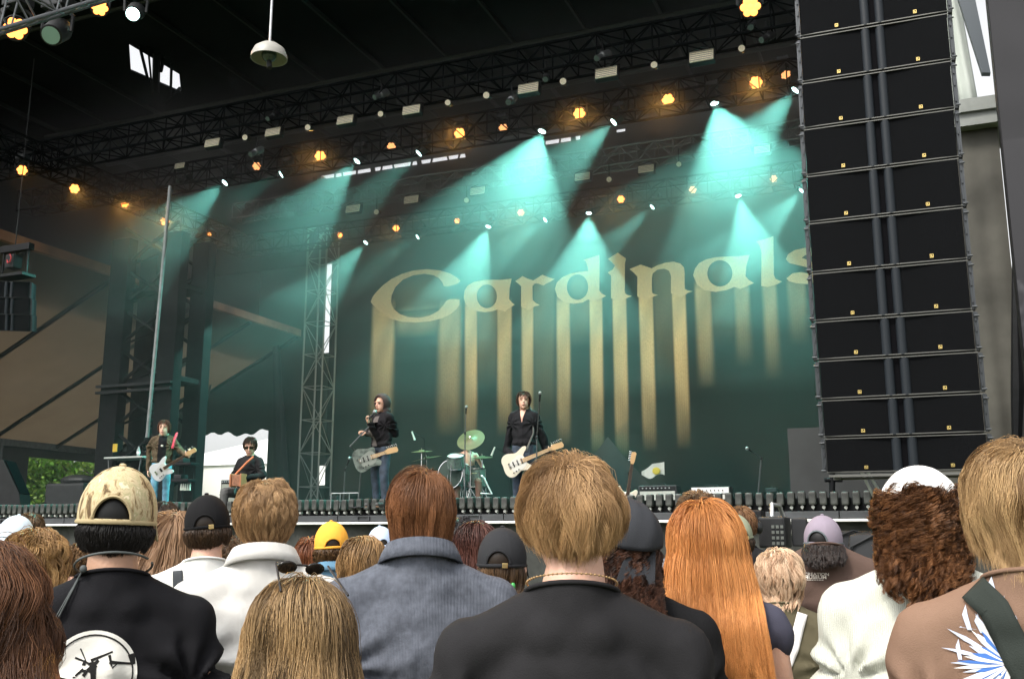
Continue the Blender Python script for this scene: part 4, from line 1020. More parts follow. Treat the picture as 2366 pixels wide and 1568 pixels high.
    ca_, cb_ = np.array(colors[0]), np.array(colors[1])
    mixc = np.clip(cvar*rg.rand(nc)[near]+(1-cvar)*rg.rand(n)+rg.normal(0, .08, n), 0, 1)[:, None, None]
    col = ca_*(1-mixc)+cb_*mixc
    if tips is not None: tt = (t**1.3); col = col*(1-tt*.8)+np.array(tips)*tt*.8*(.2+1.25*mixc)
    else: col = col*(.85+.25*t)
    col = np.repeat(col[:, :, None, :]*np.ones((1, m, 1, 1)), 3, 2)
    Vf = V.reshape(-1, 3); Cf = col.reshape(-1, 3)
    if under:
        # scalp shell
        nu, nv = 36, 18; uv = []; 
        th = np.linspace(0, math.pi*.78, nv); ph_ = np.linspace(0, 2*math.pi, nu, endpoint=False)
        X = np.sin(th)[:, None]*np.cos(ph_)[None]; Y = np.sin(th)[:, None]*np.sin(ph_)[None]; Zc = np.cos(th)[:, None]*np.ones_like(ph_)[None]
        lim = np.where(Y < -.1, nape+.0, np.where(Y < .3, side+.1, .75)); Zk = np.maximum(Zc, lim)
        rad = np.sqrt(np.maximum(1-Zk**2, 0))/np.maximum(np.sqrt(np.maximum(1-Zc**2, 1e-6)), 1e-6); X2, Y2 = X*rad, Y*rad
        Y2 = np.where((Y2 > front+.1) & (Zk < .62), Y2*.8, Y2)
        sh = np.stack([X2, Y2, Zk], -1).reshape(-1, 3)*(Rr+.006*hs); sh = sh @ H.T+c0; o = len(Vf)
        i0 = np.arange(nu*nv).reshape(nv, nu); Fs = np.stack([i0[:-1], np.roll(i0, -1, 1)[:-1], np.roll(i0, -1, 1)[1:], i0[1:]], -1).reshape(-1, 4)+o
        Vf = np.concatenate([Vf, sh]); F = np.concatenate([F, Fs]); Cf = np.concatenate([Cf, np.tile(ca_*dark_under+.0, (len(sh), 1))])
    me = bpy.data.meshes.new('hair'); me.vertices.add(len(Vf)); me.vertices.foreach_set('co', Vf.astype(np.float32).ravel())
    nf = len(F); me.loops.add(nf*4); me.loops.foreach_set('vertex_index', F.ravel().astype(np.int32)); me.polygons.add(nf)
    me.polygons.foreach_set('loop_start', np.arange(0, nf*4, 4, dtype=np.int32)); me.polygons.foreach_set('loop_total', np.full(nf, 4, np.int32)); me.update(); me.validate()
    mix_attr(me, Cf); smooth(me); return me

# ---------------------------------------------------------------- baseball cap, seen from behind
def cap_parts(parent, hc, hs, hrot, m_, arch=True, brim=True, rim=1.0, low=.02, arch_w=.42, arch_h=.42, m_brim=None, buckle=None, strap=None, tilt=0.):
    q = hrot @ Matrix.Rotation(tilt, 3, 'X'); Rr = Vector((.088, .108, .113))*hs*rim; hc = hc+hrot @ Vector((0, -.008, .02))*hs
    nu, nv = 96, 34; vs = []; keep = []
    for j in range(nv+1):
        th = (math.pi/2+.22)*j/nv
        for i in range(nu):
            a = 2*math.pi*i/nu
            seam = 1+.006*(1-min(1, abs(((a/(math.pi/3)) % 1)-.5)*2*6)) if False else 1.0
            fs_ = abs(((a+math.pi/6) % (math.pi/3))-math.pi/6)   # distance from a seam
            seam = 1+.010*math.exp(-(fs_/.045)**2)*math.sin(min(th, math.pi/2))
            x, y, z = math.sin(th)*math.cos(a), math.sin(th)*math.sin(a), math.cos(th)
            vs.append(Vector((x*Rr.x, y*Rr.y, z*Rr.z+low*hs*.3))*seam)
    fs = []
    for j in range(nv):
        th = (math.pi/2+.22)*(j+.5)/nv
        for i in range(nu):
            a = 2*math.pi*(i+.5)/nu; da = (a-1.5*math.pi+math.pi) % (2*math.pi)-math.pi; zz = math.cos(th)
            if arch and (da/arch_w)**2+((zz+.22-.06)/arch_h)**2 < 1 and zz > -.10: continue
            k = j*nu+i; k2 = j*nu+(i+1) % nu; fs.append((k, k2, k2+nu, k+nu))
    me = bpy.data.meshes.new('cap'); me.from_pydata([hc+q @ v for v in vs], [], fs)
    o = obj('cap', me, m_, parent, 60); md = o.modifiers.new('t', 'SOLIDIFY'); md.thickness = .004*hs; md.offset = 1
    obj('button', MB().ell(hc+q @ Vector((0, 0, Rr.z+low*hs*.3+.002)), (.009*hs, .009*hs, .005*hs), q, 10, 6), m_, o, 80)
    if arch:
        pts = []
        for k in range(21):
            u = math.pi*k/20; da = arch_w*math.cos(u)*.99; zz = -.16+arch_h*math.sin(u)*.98; zz = max(zz, -.10)
            th = math.acos(max(-1, min(1, zz))); a = 1.5*math.pi+da
            pts.append(hc+q @ (Vector((math.sin(th)*math.cos(a)*Rr.x, math.sin(th)*math.sin(a)*Rr.y, zz*Rr.z+low*hs*.3))*1.01))
        obj('arch_binding', MB().tube(pts, .0045*hs, n=6), strap or m_, o, 60)
        if buckle:
            a = 1.5*math.pi+arch_w*.55; th = math.pi/2+.16
            obj('buckle', MB().bbox(hc+q @ (Vector((math.sin(th)*math.cos(a)*Rr.x, math.sin(th)*math.sin(a)*Rr.y, math.cos(th)*Rr.z+low*hs*.3))*1.04), (.02*hs, .006*hs, .018*hs), .002, q @ Matrix.Rotation(.25, 3, 'Z')), buckle, o)
    # sweat band
    pts = []
    for i in range(40):
        a = 2*math.pi*i/40; th = math.pi/2+.17; pts.append(hc+q @ (Vector((math.sin(th)*math.cos(a)*Rr.x, math.sin(th)*math.sin(a)*Rr.y, math.cos(th)*Rr.z+low*hs*.3))*1.0))
    obj('band', MB().tube(pts, .0055*hs, n=6, closed=True), strap or m_, o, 60)
    if brim:
        bm_ = MB(); n1, n2 = 24, 6; top = []
        for k in range(n2+1):
            for i in range(n1+1):
                a = math.pi*(.12+.76*i/n1); u = k/n2; th = math.pi/2+.17
                bx, by = math.cos(a)*Rr.x, math.sin(a)*Rr.y
                ex = bx*(1+.10*u); ey = by+u*.078*hs*(max(0., math.sin((a-math.pi*.12)/.76))**.6)
                zz = math.cos(th)*Rr.z+low*hs*.3-u*.018*hs-.05*hs*(bx/Rr.x)**2*u*.6
                top.append((ex, ey, zz))
        fs = [(k*(n1+1)+i, k*(n1+1)+i+1, (k+1)*(n1+1)+i+1, (k+1)*(n1+1)+i) for k in range(n2) for i in range(n1)]
        me = bpy.data.meshes.new('brim'); me.from_pydata([hc+q @ Vector(v) for v in top], [], fs)
        b = obj('brim', me, m_brim or m_, o, 60); md = b.modifiers.new('t', 'SOLIDIFY'); md.thickness = .004
    return o

# ---------------------------------------------------------------- straps and prints that lie on a garment
def bvh_of(me): 
    return BVHTree.FromPolygons([v.co for v in me.vertices], [tuple(p.vertices) for p in me.polygons])
def on_back(bv, x, z, lift=.004):
    h = bv.ray_cast(Vector((x, -1.0, z)), Vector((0, 1, 0)))
    return (h[0]+Vector((0, -lift, 0)), h[1]) if h[0] is not None else (None, None)
def strap_on(bv, pts, w_, name, m_, parent, lift=.006):
    """ribbon hugging the back of a garment: pts = (x, z) polyline in the person frame"""
    out = []; P2 = [Vector(p) for p in pts]; dense = []
    for a, b in zip(P2[:-1], P2[1:]):
        for k in range(12): dense.append(a.lerp(b, k/12))
    dense.append(P2[-1]); vs = []; 
    for i, p in enumerate(dense):
        d = (dense[min(i+1, len(dense)-1)]-dense[max(i-1, 0)]).normalized(); nn_ = Vector((-d.y, d.x)); row = []
        for u in (-1, -.5, 0, .5, 1):
            qq = p+nn_*w_/2*u; h, _ = on_back(bv, qq.x, qq.y, lift)
            row.append(h)
        if all(r is not None for r in row): vs += row
    n_ = len(vs)//5; fs = [(k*5+i, k*5+i+1, (k+1)*5+i+1, (k+1)*5+i) for k in range(n_-1) for i in range(4)]
    if n_ < 2: return None
    me = bpy.data.meshes.new(name); me.from_pydata(vs, [], fs); o = obj(name, me, m_, parent, 60); md = o.modifiers.new('t', 'SOLIDIFY'); md.thickness = .003; md.offset = 0; return o
def print_on(bv, polys, name, m_, parent, lift=.003, res=.008):
    """flat shapes (x, z outlines) printed on the back of a garment; each is filled with a fine grid"""
    vs = []; fs = []
    for pl in polys:
        bm = bmesh.new(); f = bm.faces.new([bm.verts.new((x, z, 0)) for x, z in pl]); bmesh.ops.triangulate(bm, faces=[f])
        for _ in range(6):
            es = [e for e in bm.edges if e.calc_length() > res*2.2]
            if not es: break
            bmesh.ops.subdivide_edges(bm, edges=es, cuts=1); bmesh.ops.triangulate(bm, faces=[f for f in bm.faces if len(f.verts) > 3])
        bm.verts.index_update(); o_ = len(vs); ok = True; tmp = []
        for v in bm.verts:
            h, _ = on_back(bv, v.co.x, v.co.y, lift); tmp.append(h)
        good = [h is not None for h in tmp]; vs += [h if h is not None else Vector((0, 0, 0)) for h in tmp]
        for f in bm.faces:
            ii = [v.index for v in f.verts]
            if all(good[i] for i in ii): fs.append([i+o_ for i in ii])
        bm.free()
    me = bpy.data.meshes.new(name); me.from_pydata(vs, [], fs); return obj(name, me, m_, parent, 80)

CLOTH = {}
def cloth(name, c, **k):
    d = dict(rough=.9, noise=.10, nscale=5, bump=.2, bscale=420, sheen=.0, spec=.1); d.update(k); return mat(name, c, **d)

def person(label, head, t, wpx, H=1.72, yaw=0., hpitch=0., hyaw=0., hroll=0., shirt=None, skin=None, hair=None, cap=None, vox=.014, sleeve=.62, fit=1., amp=.008, seed=0, build=1., width=1.,
           trousers=None, joints=None, group='people in the crowd', boxy=0., collar='ring', collar_m=None, hwide=.182, body_vox=None, face=False, ztop=None, shoe=None, base=None, length=.86, sag=0., neckf=1.578):
    """head = photo pixel of the top of the hair/cap, wpx = head width incl. hair in photo pixels. returns (root, info)"""
    top = P(head[0], head[1], t); az = math.atan2(-(top.x), top.y)
    rz = az+yaw                       # faces away from the camera unless yaw says otherwise
    hs = wpx*t/FOC/hwide
    zt = top.z if base is None else top.z-base
    # head centre sits below the crown
    TH = .0 if cap is not None or not hair else max(.012, (hwide/2-.080)/.85)
    topo = .138 if cap is not None else .134+TH*.7
    hcz = zt-topo*hs
    s = hcz/neckf
    if joints is not None and 'sit' in joints: s = joints['sit']
    root = thing('person', label, 'person', (top.x, top.y, base or 0), rz, group)
    if joints is not None and 'sit' in joints: root.location.z = top.z-topo*hs-(1.60*s)
    hc = Vector((0, .015, (top.z-topo*hs)-root.location.z))
    hrot = Matrix.Rotation(hyaw, 3, 'Z') @ Matrix.Rotation(hpitch, 3, 'X') @ Matrix.Rotation(hroll, 3, 'Y')
    j = default_joints()
    if joints:
        for k_, v in joints.items():
            if k_ in j: j[k_] = Vector(v) if isinstance(v, tuple) else v
    if t > 3.3 and base is None:
        q_ = random.Random(seed*7+1); hrot = hrot @ Matrix.Rotation(q_.uniform(-.13, .13), 3, 'Y') @ Matrix.Rotation(q_.uniform(-.25, .25), 3, 'Z')
    if sag:
        for S in 'LR':
            for k_ in ('sh', 'el', 'wr'): j[k_+S] = j[k_+S]+Vector((0, 0, -sag))
    bd_ = obj('body', body_mesh(j, s, hc, hs, hrot, body_vox or vox, build, face), skin or M_skin, root)
    inf = dict(s=s, hs=hs, hc=hc, hrot=hrot, root=root, j=j, rz=rz, body=bd_)
    if shirt is not None:
        me = shirt_mesh(j, s, vox, fit, sleeve, length, seed, amp, boxy, width=width); inf['shirt_bvh'] = bvh_of(me); so = obj('shirt', me, shirt, root); inf['shirt'] = so
        if collar == 'ring': obj('collar', collar_ring(s), collar_m or shirt, so, 80)
        elif collar == 'turn':
            m = MB()
            for k_ in range(5): pass
            prof = [(.070, .0), (.070, .018), (.071, .030), (.077, .031), (.086, .012), (.094, -.010)]
            n_ = 30; vs = []
            for r_, h_ in prof:
                for i in range(n_):
                    a = 2*math.pi*i/n_; yy = r_*.95*math.sin(a); vs.append((r_*math.cos(a)*s, (-.014+yy)*s, (1.462+h_-yy*.3)*s))
            m.add(vs, [(k_*n_+i, k_*n_+(i+1) % n_, (k_+1)*n_+(i+1) % n_, (k_+1)*n_+i) for k_ in range(len(prof)-1) for i in range(n_)])
            oc = obj('collar', m, collar_m or shirt, so, 80); md = oc.modifiers.new('t', 'SOLIDIFY'); md.thickness = .006
    tr_ = obj('trousers', trousers_mesh(j, s, .02, 1., seed), trousers or mat('dark_denim', (.03, .04, .06), .8, noise=.3, nscale=20), root)
    obj('shoes', shoes(j, s), shoe or mat('shoe', (.05, .05, .05), .6), root)
    if hair:
        h = dict(hair)
        if cap is not None: h['nape'] = -.58
        if cap is None: h['hug'] = max(h.get('hug', 0), .55 if not h.get('curl') else .35)
        if cap is None: h['thick'] = max(.012, (hwide/2-.080)/.85)
        me = hair_mesh(hc, hs, hrot, s, seed=seed+11, **h); inf['hair'] = obj('hair', me, M_hair, root)
    if cap: inf['cap'] = cap_parts(root, hc, hs, hrot, **cap)
    return root, inf
# ------------------------------------------------------------------ the crowd, near to far
def lw(t): return max(.0009, .00055*t)     # strand radius that still reads at distance t
BLOND = ((.16, .085, .035), (.58, .36, .175)); 
# --- blond man in the centre, black tee, beaded necklace
r, I = person('man with tousled blond hair, black tee and thin necklace, largest figure', (1317, 1034), 1.80, 226, hyaw=.28, hroll=-.03,
    shirt=cloth('black_tee', (.020, .0195, .021)), hair=dict(cut=-.062, cut_c=-.14, taper=.30, fine=2.2, n=10000, length=.22, m=10, thick=.05, width=.0009, colors=BLOND, clumps=300, clump=.62, cvar=.8, wave=.010, curl_f=2, lift=.5, nape=-.62, side=-.05, len_var=.45, whorl=(-.1, -.45, .9), hug=.2, frizz=.0012),
    vox=.009, seed=21, amp=.022, boxy=.0, hwide=.205, build=1.0, width=.97)
pts = []
for i in range(60):
    a = 2*math.pi*i/60; yy = .078*math.sin(a); pts.append(Vector((.074*math.cos(a), -.016+yy, 1.478-yy*.25))*I['s'])
m = MB()
for p in pts: m.ell(p, (.0022, .0022, .0022), None, 6, 4)
m.tube(pts, .0009, n=4, closed=True); obj('necklace', m, mat('bead_gold', (.35, .22, .10), .4, .3), r, 80)
# --- camouflage cap man
M_camo = bpy.data.materials.new('camouflage'); M_camo.use_nodes = True; n_ = M_camo.node_tree.nodes; l_ = M_camo.node_tree.links; b_ = n_['Principled BSDF']; b_.inputs['Roughness'].default_value = .85
tc = n_.new('ShaderNodeTexCoord'); mp = n_.new('ShaderNodeMapping'); mp.inputs['Scale'].default_value = (24, 24, 10); l_.new(tc.outputs['Object'], mp.inputs[0])
no_ = n_.new('ShaderNodeTexNoise'); no_.inputs['Scale'].default_value = 1.6; no_.inputs['Detail'].default_value = 7; no_.inputs['Roughness'].default_value = .65; no_.inputs['Distortion'].default_value = .7; l_.new(mp.outputs[0], no_.inputs['Vector'])
cr = n_.new('ShaderNodeValToRGB'); e_ = cr.color_ramp.elements; e_[0].position = .38; e_[0].color = (.10, .06, .025, 1); e_[1].position = .72; e_[1].color = (.72, .62, .44, 1)
for p_, c_ in ((.42, (.28, .20, .09, 1)), (.5, (.55, .45, .28, 1)), (.58, (.36, .33, .17, 1)), (.63, (.66, .56, .38, 1))): x_ = cr.color_ramp.elements.new(p_); x_.color = c_
l_.new(no_.outputs[0], cr.inputs[0]); l_.new(cr.outputs[0], b_.inputs['Base Color'])
M_tan = cloth('tan_strap', (.42, .34, .2))
r, I = person('man in camouflage cap, neck cord and round white print on black tee', (280, 1081), 2.40, 172, hyaw=-.12, hroll=.03,
    shirt=cloth('black_sweatshirt', (.012, .012, .014)), skin=M_skin2, hair=dict(cut=-.098, cut_j=.004, n=5000, length=.045, m=6, thick=.018, width=.0011, colors=((.008, .007, .007), (.02, .018, .017)), clumps=200, clump=.4, lift=.25, nape=-.75, side=-.45, crown_gap=-.12, whorl=(0, 0, 1)),
    cap=dict(m_=M_camo, arch=True, arch_w=.50, arch_h=.50, strap=M_tan, rim=1.04, low=.02), vox=.010, seed=5, amp=.02, hwide=.184, boxy=.035, width=1.04)
bv = I['shirt_bvh']; s_ = I['s']
def circ(cx, cz, r_, n_=48, a0=0, a1=2*math.pi): return [(cx+r_*math.cos(a0+(a1-a0)*k/n_), cz+r_*math.sin(a0+(a1-a0)*k/n_)) for k in range(n_)]
def local(px, py, root, off=0.):
    """photo pixel -> (x, z) on the plane of this person's back"""
    t_ = proj(root.matrix_basis @ Vector((0, -.12, 1.2)))[2]; w = P(px, py, t_); v = root.matrix_basis.inverted() @ w; return (v.x, v.z)
cx_, cz_ = local(212, 1560, r); R0 = abs(local(318, 1560, r)[0]-cx_)
M_pw = cloth('print_white', (.74, .73, .68), bump=.1); M_pk = cloth('print_black', (.02, .02, .02), bump=.1)
print_on(bv, [circ(cx_, cz_, R0)], 'round_print', M_pw, I['shirt'], .004)
ring = []
for k in range(48):
    a, b = 2*math.pi*k/48, 2*math.pi*(k+1)/48; q = lambda rr, aa: (cx_+rr*math.cos(aa), cz_+rr*math.sin(aa)); ring.append([q(R0*.88, a), q(R0*.915, a), q(R0*.915, b), q(R0*.88, b)])
print_on(bv, ring, 'print_ring', M_pk, I['shirt'], .0055)
marks = []
rg = random.Random(4)
def L2(a, b, w_): 
    (x0, y0), (x1, y1) = a, b; dx, dy = x1-x0, y1-y0; l = math.hypot(dx, dy); nx_, ny_ = -dy/l*w_/4, dx/l*w_/4; return [(x0+nx_, y0+ny_), (x0-nx_, y0-ny_), (x1-nx_*.6, y1-ny_*.6), (x1+nx_*.6, y1+ny_*.6)]
U = lambda x, y: (cx_+x*R0, cz_+y*R0)
marks += [L2(U(-.05, .33), U(.42, .52), .012), L2(U(.36, .30), U(.86, .22), .014), L2(U(-.1, .1), U(.12, .34), .02), L2(U(.0, .3), U(.05, -.2), .03), L2(U(.35, .45), U(.42, .2), .012), L2(U(.84, .44), U(.9, .2), .03), L2(U(-.4, .4), U(.1, .2), .008), L2(U(-.3, .6), U(-.12, .25), .006)]
for k in range(14):
    x, y = rg.uniform(-.5, .5), rg.uniform(-.5, .3); marks.append(L2(U(x, y), U(x+rg.uniform(-.18, .18), y+rg.uniform(-.15, .15)), rg.uniform(.004, .018)))
print_on(bv, marks, 'print_drawing', M_pk, I['shirt'], .0055)
s_ = I['s']; pts = [Vector((.080*math.cos(a), -.018+.080*math.sin(a), 1.49-.03*math.sin(a)))*s_ for a in np.linspace(-.2, math.pi+2.6, 30)]
m = MB().tube(pts, .003, n=6); M_cord = mat('grey_cord', (.06, .07, .07), .7)
e0 = Vector((-.060, -.075, 1.485))*s_
pp = [e0]
for k in range(1, 12):
    x = e0.x-.012*k; z = e0.z-.026*k; h, _ = on_back(bv, x, z, .006); pp.append(h if h is not None else Vector((x, -.13, z)))
m.tube(pp, .0022, n=6); pp2 = [p+Vector((.006*i*.5, -.003, .004*i)) for i, p in enumerate(pp)]; m.tube(pp2, .0022, n=6)
m.ell(e0, (.008, .007, .009)); obj('neck_cord', m, M_cord, r, 80)
# --- reddish-brown bob, grey knit cardigan
r, I = person('man with a straight reddish brown bob and a slate grey knit cardigan', (975, 1065), 2.55, 152, hpitch=.12, hyaw=.05,
    shirt=cloth('slate_knit', (.105, .115, .14), wave=89, bump=.35, bscale=160, noise=.2, nscale=60), hair=dict(cut=-.098, cut_c=.0, taper=.22, fine=2., n=8000, length=.27, m=13, thick=.045, width=.0011, cvar=.75, colors=((.085, .034, .014), (.36, .16, .07)), clumps=150, clump=.55, lift=.25, nape=-.55, side=-.25, len_var=.22, hug=.55, whorl=(.15, -.2, .96), frizz=.0009, wave=.003, curl_f=1.5),
    vox=.011, seed=8, amp=.012, hwide=.205, boxy=.02, collar='turn', sleeve=1.95, fit=1.5, width=1.03)
# --- light brown hair, white sweater with collar
r, I = person('man with wavy light brown hair and a white sweater with a turned collar', (618, 1094), 2.80, 135, hyaw=-.2,
    shirt=cloth('white_sweater', (.66, .65, .62), wave=108, bump=.35), hair=dict(cut=-.078, cut_c=-.1, taper=.30, fine=1.8, n=8000, length=.13, m=9, thick=.04, width=.0012, cvar=.8, colors=((.14, .075, .03), (.54, .34, .17)), clumps=300, clump=.65, wave=.006, curl_f=2.5, lift=.35, nape=-.72, side=-.25, len_var=.35, hug=.5, whorl=(0, -.1, 1)),
    vox=.011, seed=9, amp=.016, hwide=.198, boxy=.03, collar='turn', sleeve=1.95, fit=1.6, width=1.08)
# --- black cap man, white tee, strap
r, I = person('man in a black cap and white tee with a grey strap over his left shoulder', (484, 1142), 3.75, 106, hyaw=-.15,
    shirt=cloth('white_tee', (.70, .70, .68)), hair=dict(cut=-.095, cut_j=.004, n=2500, length=.05, m=6, thick=.02, width=.0018, colors=((.03, .018, .01), (.07, .04, .022)), clumps=120, clump=.3, lift=.2, nape=-.75, side=-.4, crown_gap=-.12, whorl=(0, 0, 1)),
    cap=dict(m_=cloth('black_cap', (.012, .012, .013)), arch=True, buckle=mat('brass', (.6, .45, .2), .3, .9), arch_w=.5, arch_h=.42), seed=12, hwide=.185, width=1.05, boxy=.02)
strap_on(I['shirt_bvh'], [(-.09*I['s'], 1.44*I['s']), (-.075*I['s'], 1.3*I['s']), (.0, 1.05*I['s'])], .034, 'bag_strap', cloth('grey_strap', (.05, .055, .06)), r)
# --- long blonde hair, sunglasses pushed up
r, I = person('woman with long loose dark blonde hair and sunglasses pushed up on her head', (695, 1308), 2.05, 210, hyaw=.35, hroll=.08,
    shirt=cloth('white_top', (.74, .72, .68)), hair=dict(fine=1.9, n=11000, length=.62, m=20, thick=.05, width=.0011, colors=((.05, .03, .015), (.36, .235, .11)), tips=(.74, .49, .25), clumps=240, clump=.6, wave=.012, curl_f=2.2, lift=.15, nape=-.5, side=-.3, len_var=.15, hug=.3, part=.1, frizz=.0018, flare=.03, spread=.004, cvar=.85),
    vox=.012, seed=14, hwide=.21, sleeve=.05, build=.92, width=.92)
hs, hc, hr = I['hs'], I['hc'], I['hrot']
def sunglasses(parent, hc, hs, hr, col, cy=.02, cz=.115, tilt=.9, name='sunglasses'):
    q = hr @ Matrix.Rotation(tilt, 3, 'X'); c = hc+hr @ Vector((0, cy, cz))*hs; m = MB()
    for sg in (-1, 1):
        m.ell(c+q @ Vector((sg*.034*hs, 0, 0)), (.024*hs, .005*hs, .017*hs), q, 16, 8)
        m.cyl(c+q @ Vector((sg*.064*hs, 0, .01*hs)), c+q @ Vector((sg*.080*hs, -.12*hs, .005*hs)), .0028*hs, n=6)
    m.cyl(c+q @ Vector((-.012*hs, 0, .008*hs)), c+q @ Vector((.012*hs, 0, .008*hs)), .003*hs, n=6)
    return obj(name, m, col, parent, 60)
M_sg = mat('sunglass_black', (.015, .012, .01), .12)
sunglasses(r, hc, hs, hr, M_sg, cy=.03, cz=.150, tilt=.5)
# --- long auburn hair at the left edge
r, I = person('woman with long wavy auburn hair cut off by the left picture edge', (-30, 1222), 1.95, 235, hyaw=-.1,
    shirt=cloth('dark_brown_top', (.04, .025, .02)), hair=dict(fine=1.8, n=11000, length=.66, m=20, thick=.07, width=.0012, cvar=.8, colors=((.035, .016, .009), (.20, .085, .038)), clumps=200, clump=.7, wave=.02, curl=.006, curl_f=3, lift=.2, nape=-.5, side=-.3, len_var=.15, part=0., flare=.05, frizz=.002),
    vox=.014, seed=15, hwide=.24, build=.92, width=.95)
# --- right hand blond man, brown tee with blue print and a strap
r, I = person('man with blond bowl cut, brown tee with blue white burst print, dark strap', (2350, 990), 1.85, 255, hyaw=.42,
    shirt=cloth('brown_tee', (.20, .125, .088)), hair=dict(cut=-.10, cut_c=-.12, taper=.2, cut_j=.014, fine=2., n=10000, length=.21, m=11, thick=.05, width=.0010, cvar=.8, colors=((.14, .075, .03), (.60, .40, .20)), clumps=170, clump=.7, wave=.008, curl_f=2, lift=.35, nape=-.62, side=-.2, len_var=.3, hug=.35, whorl=(-.1, -.3, .95), frizz=.001),
    vox=.010, seed=17, amp=.020, boxy=.03, hwide=.212, width=1.06)
bv = I['shirt_bvh']; A_ = lambda x, y: local(x, y, r)
strap_on(bv, [A_(2222, 1358), A_(2290, 1415), A_(2370, 1560), A_(2420, 1640)], .052, 'bag_strap', cloth('dark_green_strap', (.03, .036, .032)), r, .009)
cX, cY = 2330, 1545; br = [[], [], []]
rg = random.Random(6)
for k in range(46):
    a = math.pi*(.52+.98*k/46)+rg.uniform(-.04, .04); L = rg.uniform(80, 150)*(1.0 if k % 4 else 1.25); w_ = rg.uniform(6, 15)
    x1, y1 = cX+L*math.cos(a), cY-L*math.sin(a)*.95; x0, y0 = cX+14*math.cos(a), cY-14*math.sin(a)
    nx_, ny_ = math.sin(a)*w_/2, math.cos(a)*w_/2; mx_, my_ = (x0+x1*2)/3+rg.uniform(-6, 6), (y0+y1*2)/3
    br[(0, 1, 0, 2)[k % 4]].append([A_(x0-nx_*.3, y0-ny_*.3), A_(mx_-nx_, my_-ny_), A_(x1, y1), A_(mx_+nx_, my_+ny_), A_(x0+nx_*.3, y0+ny_*.3)])
for (x, y, u, v, w_) in ((2228, 1472, -12, -62, 12), (2262, 1478, -14, -48, 12), (2205, 1545, -6, -50, 10), (2298, 1400, -16, -62, 16), (2245, 1470, -40, -6, 7), (2330, 1450, 14, -20, 8)):
    br[0].append([A_(x-w_/2, y), A_(x+u-w_*.7, y+v*.6), A_(x+u, y+v), A_(x+u+w_*.5, y+v*.6), A_(x+w_/2, y)])
print_on(bv, br[0], 'burst_print', cloth('print_paleblue', (.50, .55, .66), bump=.1), I['shirt'], .004)
print_on(bv, br[1], 'burst_print', cloth('print_offwhite', (.68, .67, .66), bump=.1), I['shirt'], .0055)
print_on(bv, br[2], 'burst_print', cloth('print_blue', (.06, .15, .42), bump=.1), I['shirt'], .005)
# --- curly hair, white bandana, white shirt
r, I = person('person with big dark curly hair under a white bandana and a white corduroy shirt', (2118, 1070), 2.45, 170, hyaw=-.1,
    shirt=cloth('white_cord_shirt', (.55, .56, .49), wave=70, bump=.35), hair=dict(fine=1.5, n=9000, length=.26, m=26, hug=.5, thick=.10, width=.0013, cvar=.8, colors=((.03, .012, .006), (.26, .115, .045)), clumps=460, clump=.93, curl=.014, curl_f=5, lift=.5, nape=-.6, side=-.45, len_var=.5, crown_gap=.8, flare=.02, frizz=.0010),
    vox=.011, seed=19, amp=.016, boxy=.04, hwide=.23, sleeve=1.95, fit=2.0, width=1.13, collar='turn')
hs, hc, hr = I['hs'], I['hc'], I['hrot']
nu, nv = 60, 16; vs = []; fs = []
for j_ in range(nv+1):
    for i_ in range(nu):
        a = 2*math.pi*i_/nu; back = max(0, -math.sin(a)); th = (math.pi*(.50-.17*back**2-.06*math.cos(a)))*j_/nv; w_ = 1+.015*math.sin(a*11+th*7)
        vs.append(hc+hr @ (Vector((math.sin(th)*math.cos(a)*.116, math.sin(th)*math.sin(a)*.130-.008, math.cos(th)*.130+.02))*hs*w_))
fs = [(j_*nu+i_, j_*nu+(i_+1) % nu, (j_+1)*nu+(i_+1) % nu, (j_+1)*nu+i_) for j_ in range(nv) for i_ in range(nu)]
me = bpy.data.meshes.new('bandana'); me.from_pydata(vs, [], fs); M_band = cloth('white_bandana', (.82, .82, .80)); o = obj('bandana', me, M_band, r, 80); md = o.modifiers.new('t', 'SOLIDIFY'); md.thickness = .004
m = MB(); kx = Vector((.085, -.06, .075)); m.ell(hc+hr @ kx*hs, (.016*hs, .014*hs, .018*hs)); m.caps(hc+hr @ (kx)*hs, hc+hr @ (kx+Vector((-.02, -.02, -.05)))*hs, .012*hs, .016*hs, 10); m.caps(hc+hr @ kx*hs, hc+hr @ (kx+Vector((.035, 0, -.04)))*hs, .010*hs, .014*hs, 10); obj('knot', m, M_band, o, 80)
# --- redhead with very long straight hair
r, I = person('woman with very long straight copper red hair down her back', (1617, 1143), 2.90, 150, hyaw=.1,
    shirt=cloth('blue_grey_print_top', (.07, .07, .10)), hair=dict(fine=1.6, n=11000, length=.58, m=18, thick=.035, width=.0012, colors=((.36, .12, .03), (.80, .36, .12)), clumps=170, clump=.4, wave=.003, curl_f=1.2, lift=.1, nape=-.5, side=-.3, len_var=.10, hug=.5, whorl=(0, .05, 1), flare=.045, frizz=.0009, offx=.03),
    vox=.013, seed=23, hwide=.20, sleeve=.05, build=.93, width=.93)
